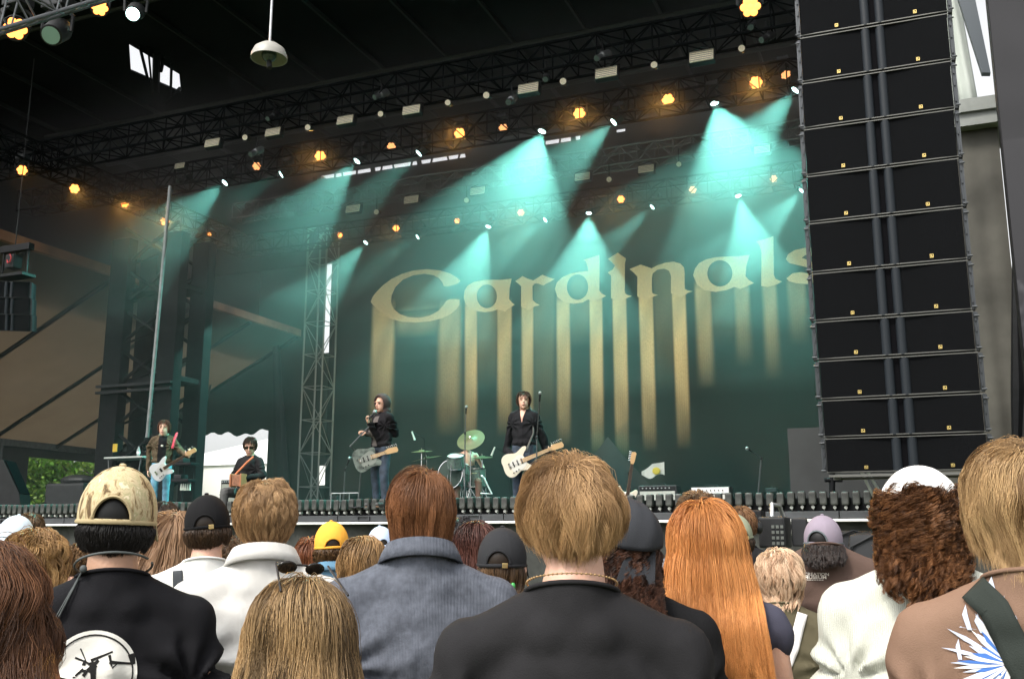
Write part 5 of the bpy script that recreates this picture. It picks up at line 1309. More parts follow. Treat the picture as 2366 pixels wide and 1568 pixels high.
# --- black head scarf and dark curls
r, I = person('woman with dark curls under a black head scarf, black top, beside the blond man', (1440, 1150), 2.60, 138, hyaw=.45,
    shirt=cloth('black_top', (.011, .011, .012)), hair=dict(fine=1.8, n=8000, length=.36, m=28, thick=.06, width=.0013, cvar=.8, colors=((.012, .007, .006), (.12, .05, .028)), clumps=380, clump=.92, curl=.011, curl_f=6.5, lift=.3, nape=-.55, side=-.4, len_var=.3, crown_gap=.45, flare=.03, frizz=.002),
    vox=.013, seed=24, hwide=.19, sleeve=1.9, width=.95)
hs, hc, hr = I['hs'], I['hc'], I['hrot']; vs = []
for j_ in range(nv+1):
    for i_ in range(nu):
        a = 2*math.pi*i_/nu; back = max(0, -math.sin(a)); th = (math.pi*(.50+.10*back))*j_/nv; w_ = 1+.012*math.sin(a*9+th*5)
        vs.append(hc+hr @ (Vector((math.sin(th)*math.cos(a)*.102, math.sin(th)*math.sin(a)*.124-.008-.02*back*j_/nv, math.cos(th)*.120+.02))*hs*w_))
me = bpy.data.meshes.new('head_scarf'); me.from_pydata(vs, [], fs); M_scf = cloth('black_scarf', (.035, .037, .042)); o = obj('head_scarf', me, M_scf, r, 80); md = o.modifiers.new('t', 'SOLIDIFY'); md.thickness = .005
m = MB().slab([hc+hr @ Vector(v)*hs for v in ((-.03, -.11, .02), (.05, -.12, .02), (.02, -.16, -.13), (-.11, -.13, -.15))], .006); obj('scarf_tail', m, M_scf, o)
# --- blonde short hair, khaki knit, white strap
r, I = person('woman with short pale blonde hair, khaki knit sweater and a white bag strap', (1797, 1256), 4.10, 104, hpitch=.05,
    shirt=cloth('khaki_knit', (.115, .10, .062), wave=76, bump=.35), hair=dict(cut=-.105, taper=.2, n=4500, length=.17, m=11, thick=.045, width=.0019, colors=((.42, .24, .14), (.80, .60, .42)), clumps=110, clump=.75, wave=.01, curl_f=2, lift=.4, nape=-.7, side=-.3, len_var=.35, hug=.2, whorl=(0, -.1, 1)),
    seed=26, hwide=.20, sleeve=1.9, fit=1.6, build=.92, width=.98)
s_ = I['s']; strap_on(I['shirt_bvh'], [(.085*s_, 1.44*s_), (.04*s_, 1.3*s_), (-.03*s_, 1.15*s_), (-.12*s_, .98*s_)], .040, 'bag_strap', cloth('white_strap', (.75, .72, .7), bump=.1), r)
# --- grey-green cap man with tee print and bare arm
r, I = person('man in a faded green cap and a grey tee with small bright prints', (1696, 1186), 4.90, 80, hyaw=.25, joints=dict(elR=(.25, -.03, 1.12), wrR=(.25, .1, .9)),
    shirt=cloth('charcoal_violet_tee', (.07, .062, .078)), skin=M_skin, hair=dict(cut=-.095, cut_j=.004, n=1800, length=.05, m=6, thick=.02, width=.0024, colors=((.02, .012, .008), (.06, .036, .02)), clumps=100, clump=.3, lift=.2, nape=-.75, side=-.4, crown_gap=-.12, whorl=(0, 0, 1)),
    cap=dict(m_=cloth('faded_green_cap', (.25, .27, .19)), arch=True, buckle=mat('brass', (.6, .45, .2), .3, .9)), seed=27, hwide=.185, width=1.1, boxy=.03)
bv = I['shirt_bvh']; A_ = lambda x, y: local(x, y, r); rg = random.Random(3)
for nm, c_, ys in (('print_red', (.6, .08, .04), (1500, 1515, 1530)), ('print_yellow', (.7, .6, .1), (1480, 1493)), ('print_sky', (.4, .55, .7), (1345, 1360, 1378, 1395))):
    pl = []
    for y_ in ys:
        for x_ in range(1700, 1760, 9):
            if rg.random() < .75: pl.append([A_(x_, y_), A_(x_+6, y_), A_(x_+5, y_+9), A_(x_+rg.uniform(0, 3), y_+9)])
    print_on(bv, pl, 'shirt_print', cloth(nm, c_, bump=.1), I['shirt'], .005)
# --- lilac cap man, brown tee with lettering
r, I = person('man in a lilac grey cap and brown tee with small white lettering on the back', (1899, 1190), 4.40, 89, hyaw=-.1,
    shirt=cloth('taupe_tee', (.10, .066, .054)), skin=M_skin2, hair=dict(cut=-.09, n=2600, length=.09, m=8, thick=.03, width=.0022, colors=((.008, .006, .006), (.03, .02, .016)), clumps=140, clump=.6, wave=.01, curl_f=2, lift=.4, nape=-.75, side=-.4, crown_gap=-.12, whorl=(0, 0, 1)),
    cap=dict(m_=cloth('lilac_cap', (.26, .22, .27)), arch=True, strap=cloth('slate_strap', (.12, .14, .15)), arch_w=.55, arch_h=.5), seed=28, neckf=1.475, hwide=.185, width=1.15, boxy=.04)
bv = I['shirt_bvh']
def text_on(bv, txt, x0, z0, size, m_, parent, name='lettering', shear=.1):
    cu = bpy.data.curves.new('t', 'FONT'); cu.body = txt; cu.size = size; cu.offset = size*.02; tmp = bpy.data.objects.new('t', cu); C.objects.link(tmp)
    dg = bpy.context.evaluated_depsgraph_get(); me = bpy.data.meshes.new_from_object(tmp.evaluated_get(dg)); bpy.data.objects.remove(tmp); me.name = name
    bm = bmesh.new(); bm.from_mesh(me)
    for v in bm.verts:
        h, _ = on_back(bv, x0+v.co.x*1.25, z0+v.co.y, .006); v.co = h if h is not None else Vector((x0+v.co.x, -.15, z0+v.co.y))
    bm.to_mesh(me); bm.free(); return obj(name, me, m_, parent)
M_pt = cloth('print_cream', (.8, .74, .66), bump=.05)
x0, z0 = local(1856, 1330, r); x1, z1 = local(1908, 1330, r); sz = (x1-x0)/5.4
text_on(bv, 'CREATION', x0, z0, sz*1.0, M_pt, I['shirt']); text_on(bv, 'MUSEUM', x0, z0-sz*.78, sz*1.12, M_pt, I['shirt'])
print_on(bv, [[(x0+(x1-x0)*k/9, z0-sz*1.15), (x0+(x1-x0)*(k+.8)/9, z0-sz*1.15), (x0+(x1-x0)*(k+.8)/9, z0-sz*1.0), (x0+(x1-x0)*k/9, z0-sz*1.0)] for k in range(1, 8)], 'small_print', M_pt, I['shirt'], .006)
# --- black cap woman with braids
r, I = person('woman in a charcoal cap with a braided bun, white top', (1160, 1218), 3.50, 122, hyaw=-.25,
    shirt=cloth('white_tank', (.78, .76, .74)), hair=dict(n=5000, length=.24, m=12, thick=.035, width=.0016, colors=((.035, .02, .01), (.17, .095, .045)), clumps=90, clump=.8, wave=.01, curl_f=2, lift=.1, nape=-.6, side=-.4, len_var=.25, hug=.5, crown_gap=-.12, whorl=(0, 0, 1)),
    cap=dict(m_=cloth('charcoal_cap', (.03, .031, .034)), arch=True, arch_w=.5, arch_h=.45, buckle=mat('brass', (.6, .45, .2), .3, .9)), seed=30, hwide=.19, sleeve=.1, build=.9, width=.9)
m = MB(); hs, hc, hr = I['hs'], I['hc'], I['hrot']; rg = random.Random(5)
for k in range(26):
    a = k*.9; m.caps(hc+hr @ Vector((.03*math.cos(a)+.01, -.115-.012*math.sin(k), -.085+.028*math.sin(a)))*hs, hc+hr @ Vector((.03*math.cos(a+1)+.01, -.12, -.085+.028*math.sin(a+1)))*hs, .011*hs, .009*hs, 8)
me = m.mesh('hair_bun'); o = obj('hair_bun', me, mat('bun_brown', (.09, .045, .02), .5, noise=.5, nscale=60, bump=.8, bscale=300), r, 80)
obj('hair_tie', MB().ell(hc+hr @ Vector((.055, -.125, -.06))*hs, (.008, .008, .012)), mat('green_tie', (.05, .35, .08), .4), r, 80)
# --- woman with dark red-brown hair and sunglasses
r, I = person('woman with dark red brown hair and sunglasses worn as a hairband', (1102, 1192), 4.70, 96, hyaw=.15,
    shirt=cloth('peach_top', (.55, .35, .28)), hair=dict(n=4000, length=.40, m=13, thick=.04, width=.0022, colors=((.03, .012, .010), (.15, .06, .045)), clumps=100, clump=.5, lift=.15, nape=-.5, side=-.3, len_var=.2, hug=.4, part=.15, wave=.008, curl_f=2),
    seed=31, hwide=.20, build=.92, width=.92)
m = MB(); hs, hc, hr = I['hs'], I['hc'], I['hrot']; m.tube([hc+hr @ Vector((.108*math.cos(a), .02, .118*math.sin(a)+.01))*hs for a in np.linspace(.1, math.pi-.1, 16)], .0055*hs, n=6); obj('sunglasses', m, M_sg, r, 60)
# --- dark haired person next to the bob
r, I = person('person with short black hair partly hidden behind the bob haired man', (1058, 1188), 4.90, 84, hyaw=-.1, shirt=cloth('pink_white_top', (.7, .6, .58)),
    hair=dict(n=2600, length=.12, m=8, thick=.05, width=.0022, colors=((.008, .007, .008), (.03, .028, .03)), clumps=120, clump=.6, lift=.5, nape=-.7, side=-.3, wave=.01, curl_f=2), seed=32, hwide=.2)
# --- yellow cap
r, I = person('man in a bright yellow cap and denim collar', (768, 1205), 4.90, 80, hyaw=.2, shirt=cloth('denim_collar_shirt', (.13, .26, .38)), collar='turn',
    hair=dict(n=2200, length=.07, m=7, thick=.03, width=.0023, colors=((.04, .02, .008), (.15, .08, .03)), clumps=100, clump=.6, lift=.35, nape=-.75, side=-.4, crown_gap=-.12, curl=.004, whorl=(0, 0, 1)),
    cap=dict(m_=cloth('yellow_cap', (.85, .42, .06)), arch=True, arch_w=.5, arch_h=.4, rim=1.02), seed=33, hwide=.185)
s_ = I['s']; strap_on(I['shirt_bvh'], [(-.09*s_, 1.43*s_), (-.07*s_, 1.2*s_)], .03, 'bag_strap', cloth('beige_strap', (.5, .42, .34), bump=.1), r)
# --- light blue cap
r, I = person('person in a pale blue cap showing between the blonde head and the bob', (881, 1215), 6.0, 64, shirt=cloth('grey_top', (.2, .2, .21)),
    hair=dict(n=1200, length=.06, m=6, thick=.02, width=.0028, colors=((.03, .02, .012), (.09, .055, .03)), clumps=60, clump=.3, nape=-.75, side=-.4, crown_gap=-.12, whorl=(0, 0, 1)),
    cap=dict(m_=cloth('pale_blue_cap', (.46, .55, .72)), arch=True), seed=34, hwide=.185, vox=.018)
# --- streaky blonde head below it
r, I = person('person with streaky brown blonde hair in front of the pale blue cap', (838, 1228), 4.40, 104, shirt=cloth('olive_top', (.1, .1, .07)),
    hair=dict(n=4000, length=.30, m=12, thick=.045, width=.0021, colors=((.09, .05, .02), (.45, .27, .12)), clumps=90, clump=.75, lift=.3, nape=-.6, side=-.3, wave=.008, curl_f=2, part=.0), seed=35, hwide=.2, build=.92)
# --- auburn hair behind yellow cap
r, I = person('woman with auburn hair half hidden behind the yellow cap', (718, 1232), 5.40, 74, shirt=cloth('rust_top', (.3, .1, .05)),
    hair=dict(n=2200, length=.30, m=10, thick=.03, width=.0025, colors=((.10, .03, .012), (.28, .10, .04)), clumps=70, clump=.5, lift=.2, nape=-.6, side=-.3, hug=.3), seed=36, hwide=.2, build=.92)
# --- light brown long hair, left of the black cap
r, I = person('woman with long straight light brown hair between the camouflage and black caps', (412, 1170), 4.20, 100, hyaw=-.3, shirt=cloth('navy_top', (.03, .035, .06)),
    hair=dict(n=4500, length=.48, m=14, thick=.035, width=.0019, colors=((.17, .09, .045), (.42, .26, .15)), clumps=90, clump=.5, lift=.15, nape=-.55, side=-.3, hug=.4, flare=.05, len_var=.15, offx=-.06), seed=37, hwide=.2, build=.92)
# --- small dark head just right of the camo cap
r, I = person('person with short dark brown hair seen just above the light brown hair', (384, 1152), 6.2, 62, shirt=cloth('dark_top', (.04, .04, .045)),
    hair=dict(n=1300, length=.08, m=6, thick=.03, width=.0027, colors=((.02, .012, .007), (.06, .035, .02)), clumps=60, clump=.5, lift=.4), seed=38, hwide=.195, vox=.018)
# --- small curly brown head between black cap and the white sweater
r, I = person('person with fine brown curls between the black cap and the white sweater', (543, 1233), 5.2, 72, shirt=cloth('mauve_top', (.2, .12, .14)),
    hair=dict(n=2600, length=.14, m=10, thick=.05, width=.0022, colors=((.04, .022, .012), (.16, .09, .045)), clumps=160, clump=.7, curl=.006, curl_f=3, lift=.4), seed=39, hwide=.21)
# --- curly light brown head, left
r, I = person('woman with shoulder length light brown waves at the left, in front of the pale cap', (95, 1206), 3.60, 124, hyaw=-.2, shirt=cloth('dark_green_top', (.03, .045, .03)),
    hair=dict(n=5500, length=.28, m=13, thick=.05, width=.0016, colors=((.13, .06, .02), (.45, .27, .11)), clumps=110, clump=.75, curl=.006, wave=.012, curl_f=2.5, lift=.35, nape=-.6, side=-.3, part=.05), seed=40, hwide=.21, build=.93)
r, I = person('person with small brown curls right of the light brown waves', (180, 1254), 5.0, 62, shirt=cloth('brown_top', (.09, .06, .04)),
    hair=dict(n=2200, length=.12, m=9, thick=.04, width=.0022, colors=((.06, .03, .012), (.22, .12, .05)), clumps=120, clump=.7, curl=.006, curl_f=3, lift=.4), seed=41, hwide=.2)
r, I = person('person in a very pale blue cap at the left picture edge', (38, 1190), 5.0, 84, shirt=cloth('grey_blue_top', (.15, .18, .22)),
    hair=dict(n=1500, length=.06, m=6, thick=.02, width=.0024, colors=((.03, .02, .012), (.09, .055, .03)), clumps=60, clump=.3, nape=-.75, side=-.4, crown_gap=-.12, whorl=(0, 0, 1)),
    cap=dict(m_=cloth('ice_blue_cap', (.58, .68, .76)), arch=False), seed=42, hwide=.185, vox=.018)
r, I = person('person with brown hair behind the very pale blue cap', (70, 1178), 6.4, 66, shirt=cloth('dark_top', (.04, .04, .045)),
    hair=dict(n=1300, length=.08, m=6, thick=.03, width=.0027, colors=((.05, .03, .015), (.15, .09, .045)), clumps=60, clump=.5, lift=.4), seed=43, hwide=.195, vox=.018)
# --- curly man behind the redhead
r, I = person('man with short curly brown hair showing behind the copper red hair', (1612, 1128), 4.60, 104, hyaw=.5, shirt=cloth('grey_tee', (.12, .12, .13)),
    hair=dict(n=3200, length=.09, m=9, thick=.05, width=.002, colors=((.06, .032, .015), (.24, .14, .07)), clumps=200, clump=.7, curl=.006, curl_f=2.5, lift=.5, frizz=.003), seed=44, hwide=.205)
# --- camera operator with headphones
r, I = person('camera operator in black wearing headphones, behind the green cap', (1712, 1163), 6.3, 70, hyaw=-.1, hpitch=-.15, shirt=cloth('crew_black', (.02, .02, .022)), skin=M_skin, joints=dict(elR=(.27, .12, 1.2), wrR=(.22, .38, 1.32), hdR=(0, 1, .1), hnR=(0, 0, -1)),
    hair=dict(n=1500, length=.04, m=6, thick=.02, width=.0026, colors=((.10, .045, .02), (.25, .13, .06)), clumps=60, clump=.3, lift=.3), seed=45, hwide=.19, vox=.015)
m = MB(); hs, hc, hr = I['hs'], I['hc'], I['hrot']; m.tube([hc+hr @ Vector((.098*math.cos(a), -.01, .125*math.sin(a)))*hs for a in np.linspace(-.1, math.pi+.1, 18)], .013*hs, n=8)
for sg in (-1, 1): m.lathe([(.02*hs, 0), (.038*hs, .0), (.04*hs, .02*hs), (.03*hs, .032*hs)], c=hc+hr @ Vector((sg*.085, -.01, -.01))*hs, axis=hr @ Vector((sg, 0, 0)), n=16)
obj('headphones', m, M_blackp, r, 60)
# ================================================================== THE BAND AND THEIR INSTRUMENTS
def frame_for(head, t, wpx, yaw, hwide, base, capd=False):
    top = P(head[0], head[1], t); az = math.atan2(-top.x, top.y); rz = az+yaw; hs = wpx*t/FOC/hwide
    topo = .124+max(.012, (hwide/2-.080)/.85)*.55
    s = (top.z-base-topo*hs)/1.60
    M = Matrix.Translation((top.x, top.y, base)) @ Matrix.Rotation(rz, 4, 'Z'); return M, s
def LP(M, s, px, py, t): v = (M.inverted() @ P(px, py, t))/s; return (v.x, v.y, v.z)
def face_parts(I, shades=False, brow=(.05, .03, .02)):
    r, hc, hs, H = I['root'], I['hc'], I['hs'], I['hrot']; p = lambda x, y, z: hc+H @ (Vector((x, y, z))*hs)
    m = MB()
    for sg in (-1, 1): m.ell(p(sg*.031, .083, .006), (.012*hs, .008*hs, .007*hs), H, 10, 6)
    obj('eyes', m, mat('eye_dark', (.03, .025, .02), .2), r, 80)
    m = MB()
    for sg in (-1, 1): m.caps(p(sg*.016, .095, .030), p(sg*.047, .082, .032), .0045*hs, .003*hs, 6)
    obj('eyebrows', m, mat('brow%d' % int(brow[0]*1000), brow, .8), r, 80)
    obj('mouth', MB().ell(p(0, .100, -.062), (.021*hs, .007*hs, .006*hs), H, 12, 6), mat('lips', (.45, .15, .13), .4), r, 80)
    if shades:
        m = MB()
        for sg in (-1, 1):
            m.bbox(p(sg*.033, .098, .006), (.052*hs, .012*hs, .034*hs), .004, H); m.cyl(p(sg*.06, .09, .012), p(sg*.08, -.005, .01), .004*hs, n=6)
        m.cyl(p(-.01, .1, .012), p(.01, .1, .012), .004*hs, n=6); obj('sunglasses', m, M_sg, r)
# ---- electric guitars: built lying in a plane, x along the neck, y up across the strings, z towards the audience
STRAT = [(-.20, .02), (-.205, .09), (-.17, .145), (-.11, .165), (-.04, .145), (.02, .125), (.07, .145), (.14, .175), (.185, .165), (.18, .13), (.135, .10), (.10, .06), (.11, .03), (.11, -.03), (.12, -.06), (.16, -.10), (.165, -.135), (.13, -.155), (.07, -.135), (.01, -.115), (-.04, -.135), (-.11, -.165), (-.17, -.15), (-.205, -.09), (-.21, -.03)]
TELE = [(-.20, .02), (-.20, .10), (-.16, .155), (-.09, .17), (-.02, .14), (.04, .125), (.10, .13), (.13, .11), (.12, .05), (.11, .03), (.11, -.03), (.13, -.05), (.18, -.11), (.17, -.145), (.12, -.15), (.05, -.125), (-.02, -.135), (-.09, -.165), (-.16, -.155), (-.20, -.09)]
def smooth_poly(pts, it=2):
    for _ in range(it): pts = [q for a, b in zip(pts, pts[1:]+pts[:1]) for q in ((a[0]*.75+b[0]*.25, a[1]*.75+b[1]*.25), (a[0]*.25+b[0]*.75, a[1]*.25+b[1]*.75))]
    return pts
def guitar(label, c, tip, nrm_, body, mb_, neck_m, guard_m, L=.98, sc=1., bass=False, fb=None, group=None, strap=None):
    """c = body centre, tip = end of the headstock, nrm_ = direction the front faces"""
    c, tip = Vector(c), Vector(tip); x = (tip-c).normalized(); z = Vector(nrm_); z = (z-x*z.dot(x)).normalized(); y = z.cross(x)
    M = Matrix((x, y, z)).transposed().to_4x4(); t = thing('electric_bass' if bass else 'electric_guitar', label, 'bass guitar' if bass else 'guitar', c, 0, group)
    S = Matrix.Diagonal((sc, sc, sc, 1)); MM = M @ S; Ln = (tip-c).length/sc
    pb = smooth_poly(body); m = MB().prism(pb, -.022, .014, MM); m.prism([(a*.965, b*.965) for a, b in pb], -.026, .018, MM); bo = obj('body', m, mb_, t, 40)
    g = smooth_poly([(-.12, .0), (-.10, -.10), (-.03, -.11), (.06, -.10), (.12, -.05), (.11, .05), (.05, .10), (-.02, .07), (-.08, .05)]); obj('pickguard', MB().prism(g, .018, .021, MM), guard_m, bo)
    pk = MB()
    for px_ in ((-.06, 0, .06) if not bass else (-.02, .0)): pk.add([MM @ Vector((px_+dx, dy, dz)) for dz in (.021, .026) for dx, dy in ((-.009, -.035), (.009, -.035), (.009, .035), (-.009, .035))], [(3, 2, 1, 0), (4, 5, 6, 7), (0, 1, 5, 4), (1, 2, 6, 5), (2, 3, 7, 6), (3, 0, 4, 7)])
    obj('pickups', pk, M_blackp if sc > .99 else M_chrome, bo); br = MB().prism([(-.13, -.035), (-.10, -.035), (-.10, .035), (-.13, .035)], .019, .027, MM); obj('bridge', br, M_chrome, bo)
    hl = .19 if not bass else .22; nk = MB().prism([(.04, -.028), (Ln-hl, -.021), (Ln-hl, .021), (.04, .028)], .002, .026, MM); nk.prism([(Ln-hl, -.020), (Ln-hl+.04, -.034), (Ln-.02, -.045), (Ln, -.02), (Ln-.01, .03), (Ln-hl+.06, .040), (Ln-hl, .021)], .0, .016, MM); no = obj('neck', nk, neck_m, t, 40)
    if fb: obj('fingerboard', MB().prism([(.05, -.027), (Ln-hl, -.020), (Ln-hl, .020), (.05, .027)], .0262, .030, MM), fb, no)
    pg = MB()
    for k in range(4 if bass else 6): px_ = Ln-hl+.05+k*(.135/(3 if bass else 5)); pg.cyl(MM @ Vector((px_, .035, .008)), MM @ Vector((px_-.004, .062, .008)), .006*sc, n=6); pg.ell(MM @ Vector((px_-.004, .066, .008)), (.009*sc, .009*sc, .006*sc), None, 8, 5)
    obj('tuning_pegs', pg, M_chrome, no, 60); sg = MB()
    for k in range(4 if bass else 6): yy = -.016+k*.032/(3 if bass else 5); sg.cyl(MM @ Vector((-.115, yy, .031)), MM @ Vector((Ln-hl+.02, yy, .033)), .0008, n=4, cap=False)
    obj('strings', sg, M_chrome, t)
    kb = MB()
    for k in range(3): kb.cyl(MM @ Vector((-.02-.04*k, -.09-.008*k, .02)), MM @ Vector((-.02-.04*k, -.09-.008*k, .032)), .009*sc, n=10)
    obj('knobs', kb, M_blackp, bo)
    if strap: obj('strap', MB().tube([MM.inverted() @ Vector((0, 0, 0))]*0+[Vector(p)-c for p in strap[0]], strap[2], n=6), strap[1], t, 60)
    return t
def bandm(label, head, t, wpx, yaw, hwide=.20, base=None, joints=(), jl=None, **k):
    base = ZD if base is None else base; M, s = frame_for(head, t, wpx, yaw, hwide, base); J = dict(jl or {})
    for nm, (px, py, tt) in dict(joints).items(): J[nm] = LP(M, s, px, py, tt)
    r, I = person(label, head, t, wpx, yaw=yaw, hwide=hwide, base=base, joints=J, group='band members on stage', face=True, **k); I['M'] = M; return r, I
M_maple = mat('maple_neck', (.62, .40, .20), .4, noise=.1); M_rose = mat('rosewood', (.08, .045, .03), .5); M_cream = mat('cream_guitar', (.80, .72, .58), .25, spec=.6)
HB = dict(n=1500, width=.0030, m=8)
# ---- singer
TS = 15.7
r, I = bandm('singer in a grey hood and black jacket holding a microphone to his mouth', (884, 908), TS, 34, R(128), hwide=.21, hpitch=-.12, hyaw=.1,
    joints=dict(wrR=(853, 978, TS-.35), wrL=(846, 1000, TS-.25), elR=(872, 1012, TS-.25), elL=(912, 1000, TS-.1)), jl=dict(hdR=(.1, .5, .8), hnR=(-.6, -.4, 0), hdL=(.3, .9, .2), hnL=(.3, 0, -1), curl=1.0),
    shirt=cloth('black_jacket', (.016, .015, .017)), hair=dict(HB, n=500, length=.05, colors=((.02, .015, .01), (.06, .04, .03)), cut=-.03), sleeve=1.95, fit=1.7, boxy=.02, seed=50, vox=.011, amp=.014, trousers=mat('dark_jeans', (.035, .05, .075), .8, noise=.4, nscale=14), body_vox=.008)
face_parts(I)
hs, hc, hr = I['hs'], I['hc'], I['hrot']; m = MB(); m.ell(hc+hr @ Vector((0, -.015, .02))*hs, (.118*hs, .132*hs, .134*hs), hr, 32, 24); m.ell(hc+hr @ Vector((0, -.03, -.10))*hs, (.105*hs, .10*hs, .09*hs), hr, 24, 12)
me = remesh(m, .009, 4); bm = bmesh.new(); bm.from_mesh(me); bmesh.ops.bisect_plane(bm, geom=bm.verts[:]+bm.edges[:]+bm.faces[:], plane_co=hc+hr @ Vector((0, .055, .0))*hs, plane_no=hr @ Vector((0, 1, -.12)), clear_outer=True); bm.to_mesh(me); bm.free(); smooth(me)
o = obj('hood', me, cloth('hood_grey_brown', (.075, .052, .05)), r); md = o.modifiers.new('t', 'SOLIDIFY'); md.thickness = .018; md.offset = -1
print_on(I['shirt_bvh'], [], 'zip', M_alu, I['shirt'])
bvf = I['shirt_bvh']
def on_front(bv, x, z, lift=.005): h = bv.ray_cast(Vector((x, 1.0, z)), Vector((0, -1, 0))); return h[0]+Vector((0, lift, 0)) if h[0] is not None else None
def front_patch(I, x0, x1, z0, z1, name, m_, lift=.006, n=14, vshape=0.):
    vs = []; s = I['s']
    for j in range(n+1):
        z = (z0+(z1-z0)*j/n)*s; w_ = (1-vshape*(1-j/n))
        for i in range(7):
            x = ((x0+x1)/2+(x1-x0)*(i/6-.5)*w_)*s; h = on_front(I['shirt_bvh'], x, z, lift); vs.append(h if h is not None else Vector((x, .07*s, z)))
    me = bpy.data.meshes.new(name); me.from_pydata(vs, [], [(j*7+i, j*7+i+1, (j+1)*7+i+1, (j+1)*7+i) for j in range(n) for i in range(6)]); return obj(name, me, m_, I['shirt'], 80)
front_patch(I, -.055, .055, .92, 1.38, 'grey_undershirt', cloth('undershirt_grey', (.12, .105, .10)))
# microphone at his mouth
mh = P(866, 951, TS-.32); mt_ = P(851, 968, TS-.42)
t = thing('microphone', 'silver headed microphone held to the hooded singer\'s mouth', 'microphone', mh)
obj('grille', MB().ell((0, 0, 0), (.032, .032, .036)), mat('mic_mesh', (.35, .36, .36), .4, .8, bump=.5, bscale=500), t, 80); obj('handle', MB().cyl((mt_-mh)*.12, mt_-mh, .020, .013, n=10), M_blackp, t, 50)
b0 = P(848, 985, TS-.45)
def mic_stand(label, foot, joint, tip, group='microphone stands', mic=True):
    t = thing('microphone_stand', label, 'microphone stand', foot, 0, group); f, j, e = Vector(foot), Vector(joint), Vector(tip)
    obj('pole', MB().cyl((0, 0, .03), j-f, .0115, n=8), M_dalu, t, 50); obj('base', MB().lathe([(.001, .03), (.05, .03), (.15, .012), (.155, 0), (.001, 0)], n=24), M_black, t, 50)
    obj('boom', MB().cyl(j-f-(e-j)*.12, e-f, .008, n=8), M_dalu, t, 50); obj('clutch', MB().bbox(j-f, (.035, .035, .05), .008), M_blackp, t)
    if mic: d = (e-j).normalized(); obj('microphone', MB().caps(e-f, e-f+d*.10, .013, .017, 10), M_blackp, t, 60); obj('mic_grille', MB().ell(e-f+d*.125, (.026, .026, .026)), MATS['mic_mesh'], t, 80)
    return t
def foot(px, py, t): p = P(px, py, t); return Vector((p.x, p.y, ZD))
mic_stand('slim microphone stand the hooded singer grips, its boom pointing down left', foot(828, 1150, TS-.2), P(836, 1050, TS-.2), P(808, 1030, TS-.5), mic=False)
c2 = obj('boom_piece', MB().cyl(P(808, 1031, TS-.45), P(852, 985, TS-.45), .011, n=8), M_dalu); tag(c2, 'slanting grey boom tube running from the singer\'s fists down to the left', 'microphone boom')
mic_stand('black microphone stand rising in front of the white guitar player', foot(1238, 1150, 15.2), P(1240, 1010, 15.2), P(1246, 926, 15.1))
mic_stand('thin tall microphone stand beside the drum kit', foot(1074, 1145, 18.2), P(1074, 1000, 18.2), P(1076, 955, 18.2))
mic_stand('short stand with a dark clip, left of the hooded singer', foot(793, 1150, 16.6), P(797, 1085, 16.6), P(801, 1074, 16.6))
mic_stand('lone thin microphone stand at the right end of the stage', foot(1748, 1142, 14.6), P(1758, 1058, 14.6), P(1735, 1042, 14.4))
for (a, b, c_, d, lb) in ((951, 996, 958, 1016, 'small pale pencil microphone hovering left of the cymbals'), (1143, 1032, 1135, 1052, 'small pale pencil microphone right of the big cymbal')):
    A, B = P(a, b, 18.3), P(c_, d, 18.3); t = thing('pencil_microphone', lb, 'microphone', A); obj('body', MB().cyl((0, 0, 0), B-A, .014, .020, n=8), mat('pale_mic', (.6, .62, .55), .4), t, 50); obj('boom', MB().tube([(0, 0, 0), (.1, .3, -.1), (.15, .5, ZD-A.z)], .008, n=6), M_black, t, 50)
guitar('grey pickguard electric guitar with a maple neck slung on the hooded singer', P(850, 1058, TS-.35), P(919, 1035, TS-.3), CAM-P(850, 1058, TS), TELE, mat('relic_grey_guitar', (.16, .19, .17), .5, noise=.6, nscale=14), M_maple, mat('guard_grey', (.28, .3, .27), .4), sc=1.12, group='guitars on stage')
# ---- guitarist
TG = 15.9
r, I = bandm('guitarist with dark hair and an open collared black shirt facing the crowd', (1210, 901), TG, 34, R(165), hwide=.20, hyaw=.25, hpitch=.05,
    joints=dict(wrR=(1183, 1052, TG-.35), wrL=(1276, 1046, TG-.42), elR=(1170, 1040, TG+.05), elL=(1262, 1040, TG-.05)), jl=dict(hdR=(-.5, .1, -.75), hnR=(-.2, -1, 0), hdL=(-.2, .2, .9), hnL=(.5, -.9, .2), curl=.8),
    shirt=cloth('black_shirt', (.016, .016, .018)), hair=dict(HB, length=.10, colors=((.025, .014, .009), (.09, .05, .03)), cut=-.06, wave=.01, curl_f=2, lift=.5), sleeve=1.95, fit=1.5, boxy=.02, seed=51, vox=.011, amp=.012, trousers=MATS['dark_jeans'], body_vox=.008)
face_parts(I); front_patch(I, -.045, .045, 1.25, 1.44, 'open_collar', M_skin, vshape=.95)
gc, gt = P(1196, 1068, TG-.42), P(1301, 1024, TG-.45)
guitar('cream white electric guitar played by the man in the black shirt', gc, gt, CAM-gc, STRAT, M_cream, M_maple, mat('guard_white', (.78, .75, .68), .3), sc=1.16, group='guitars on stage', strap=([gc+(gt-gc)*.18+Vector((0, 0, .12)), P(1232, 1000, TG-.25), P(1229, 950, TG-.12), P(1222, 938, TG)], mat('grey_strap_leather', (.12, .11, .10), .5), .016))
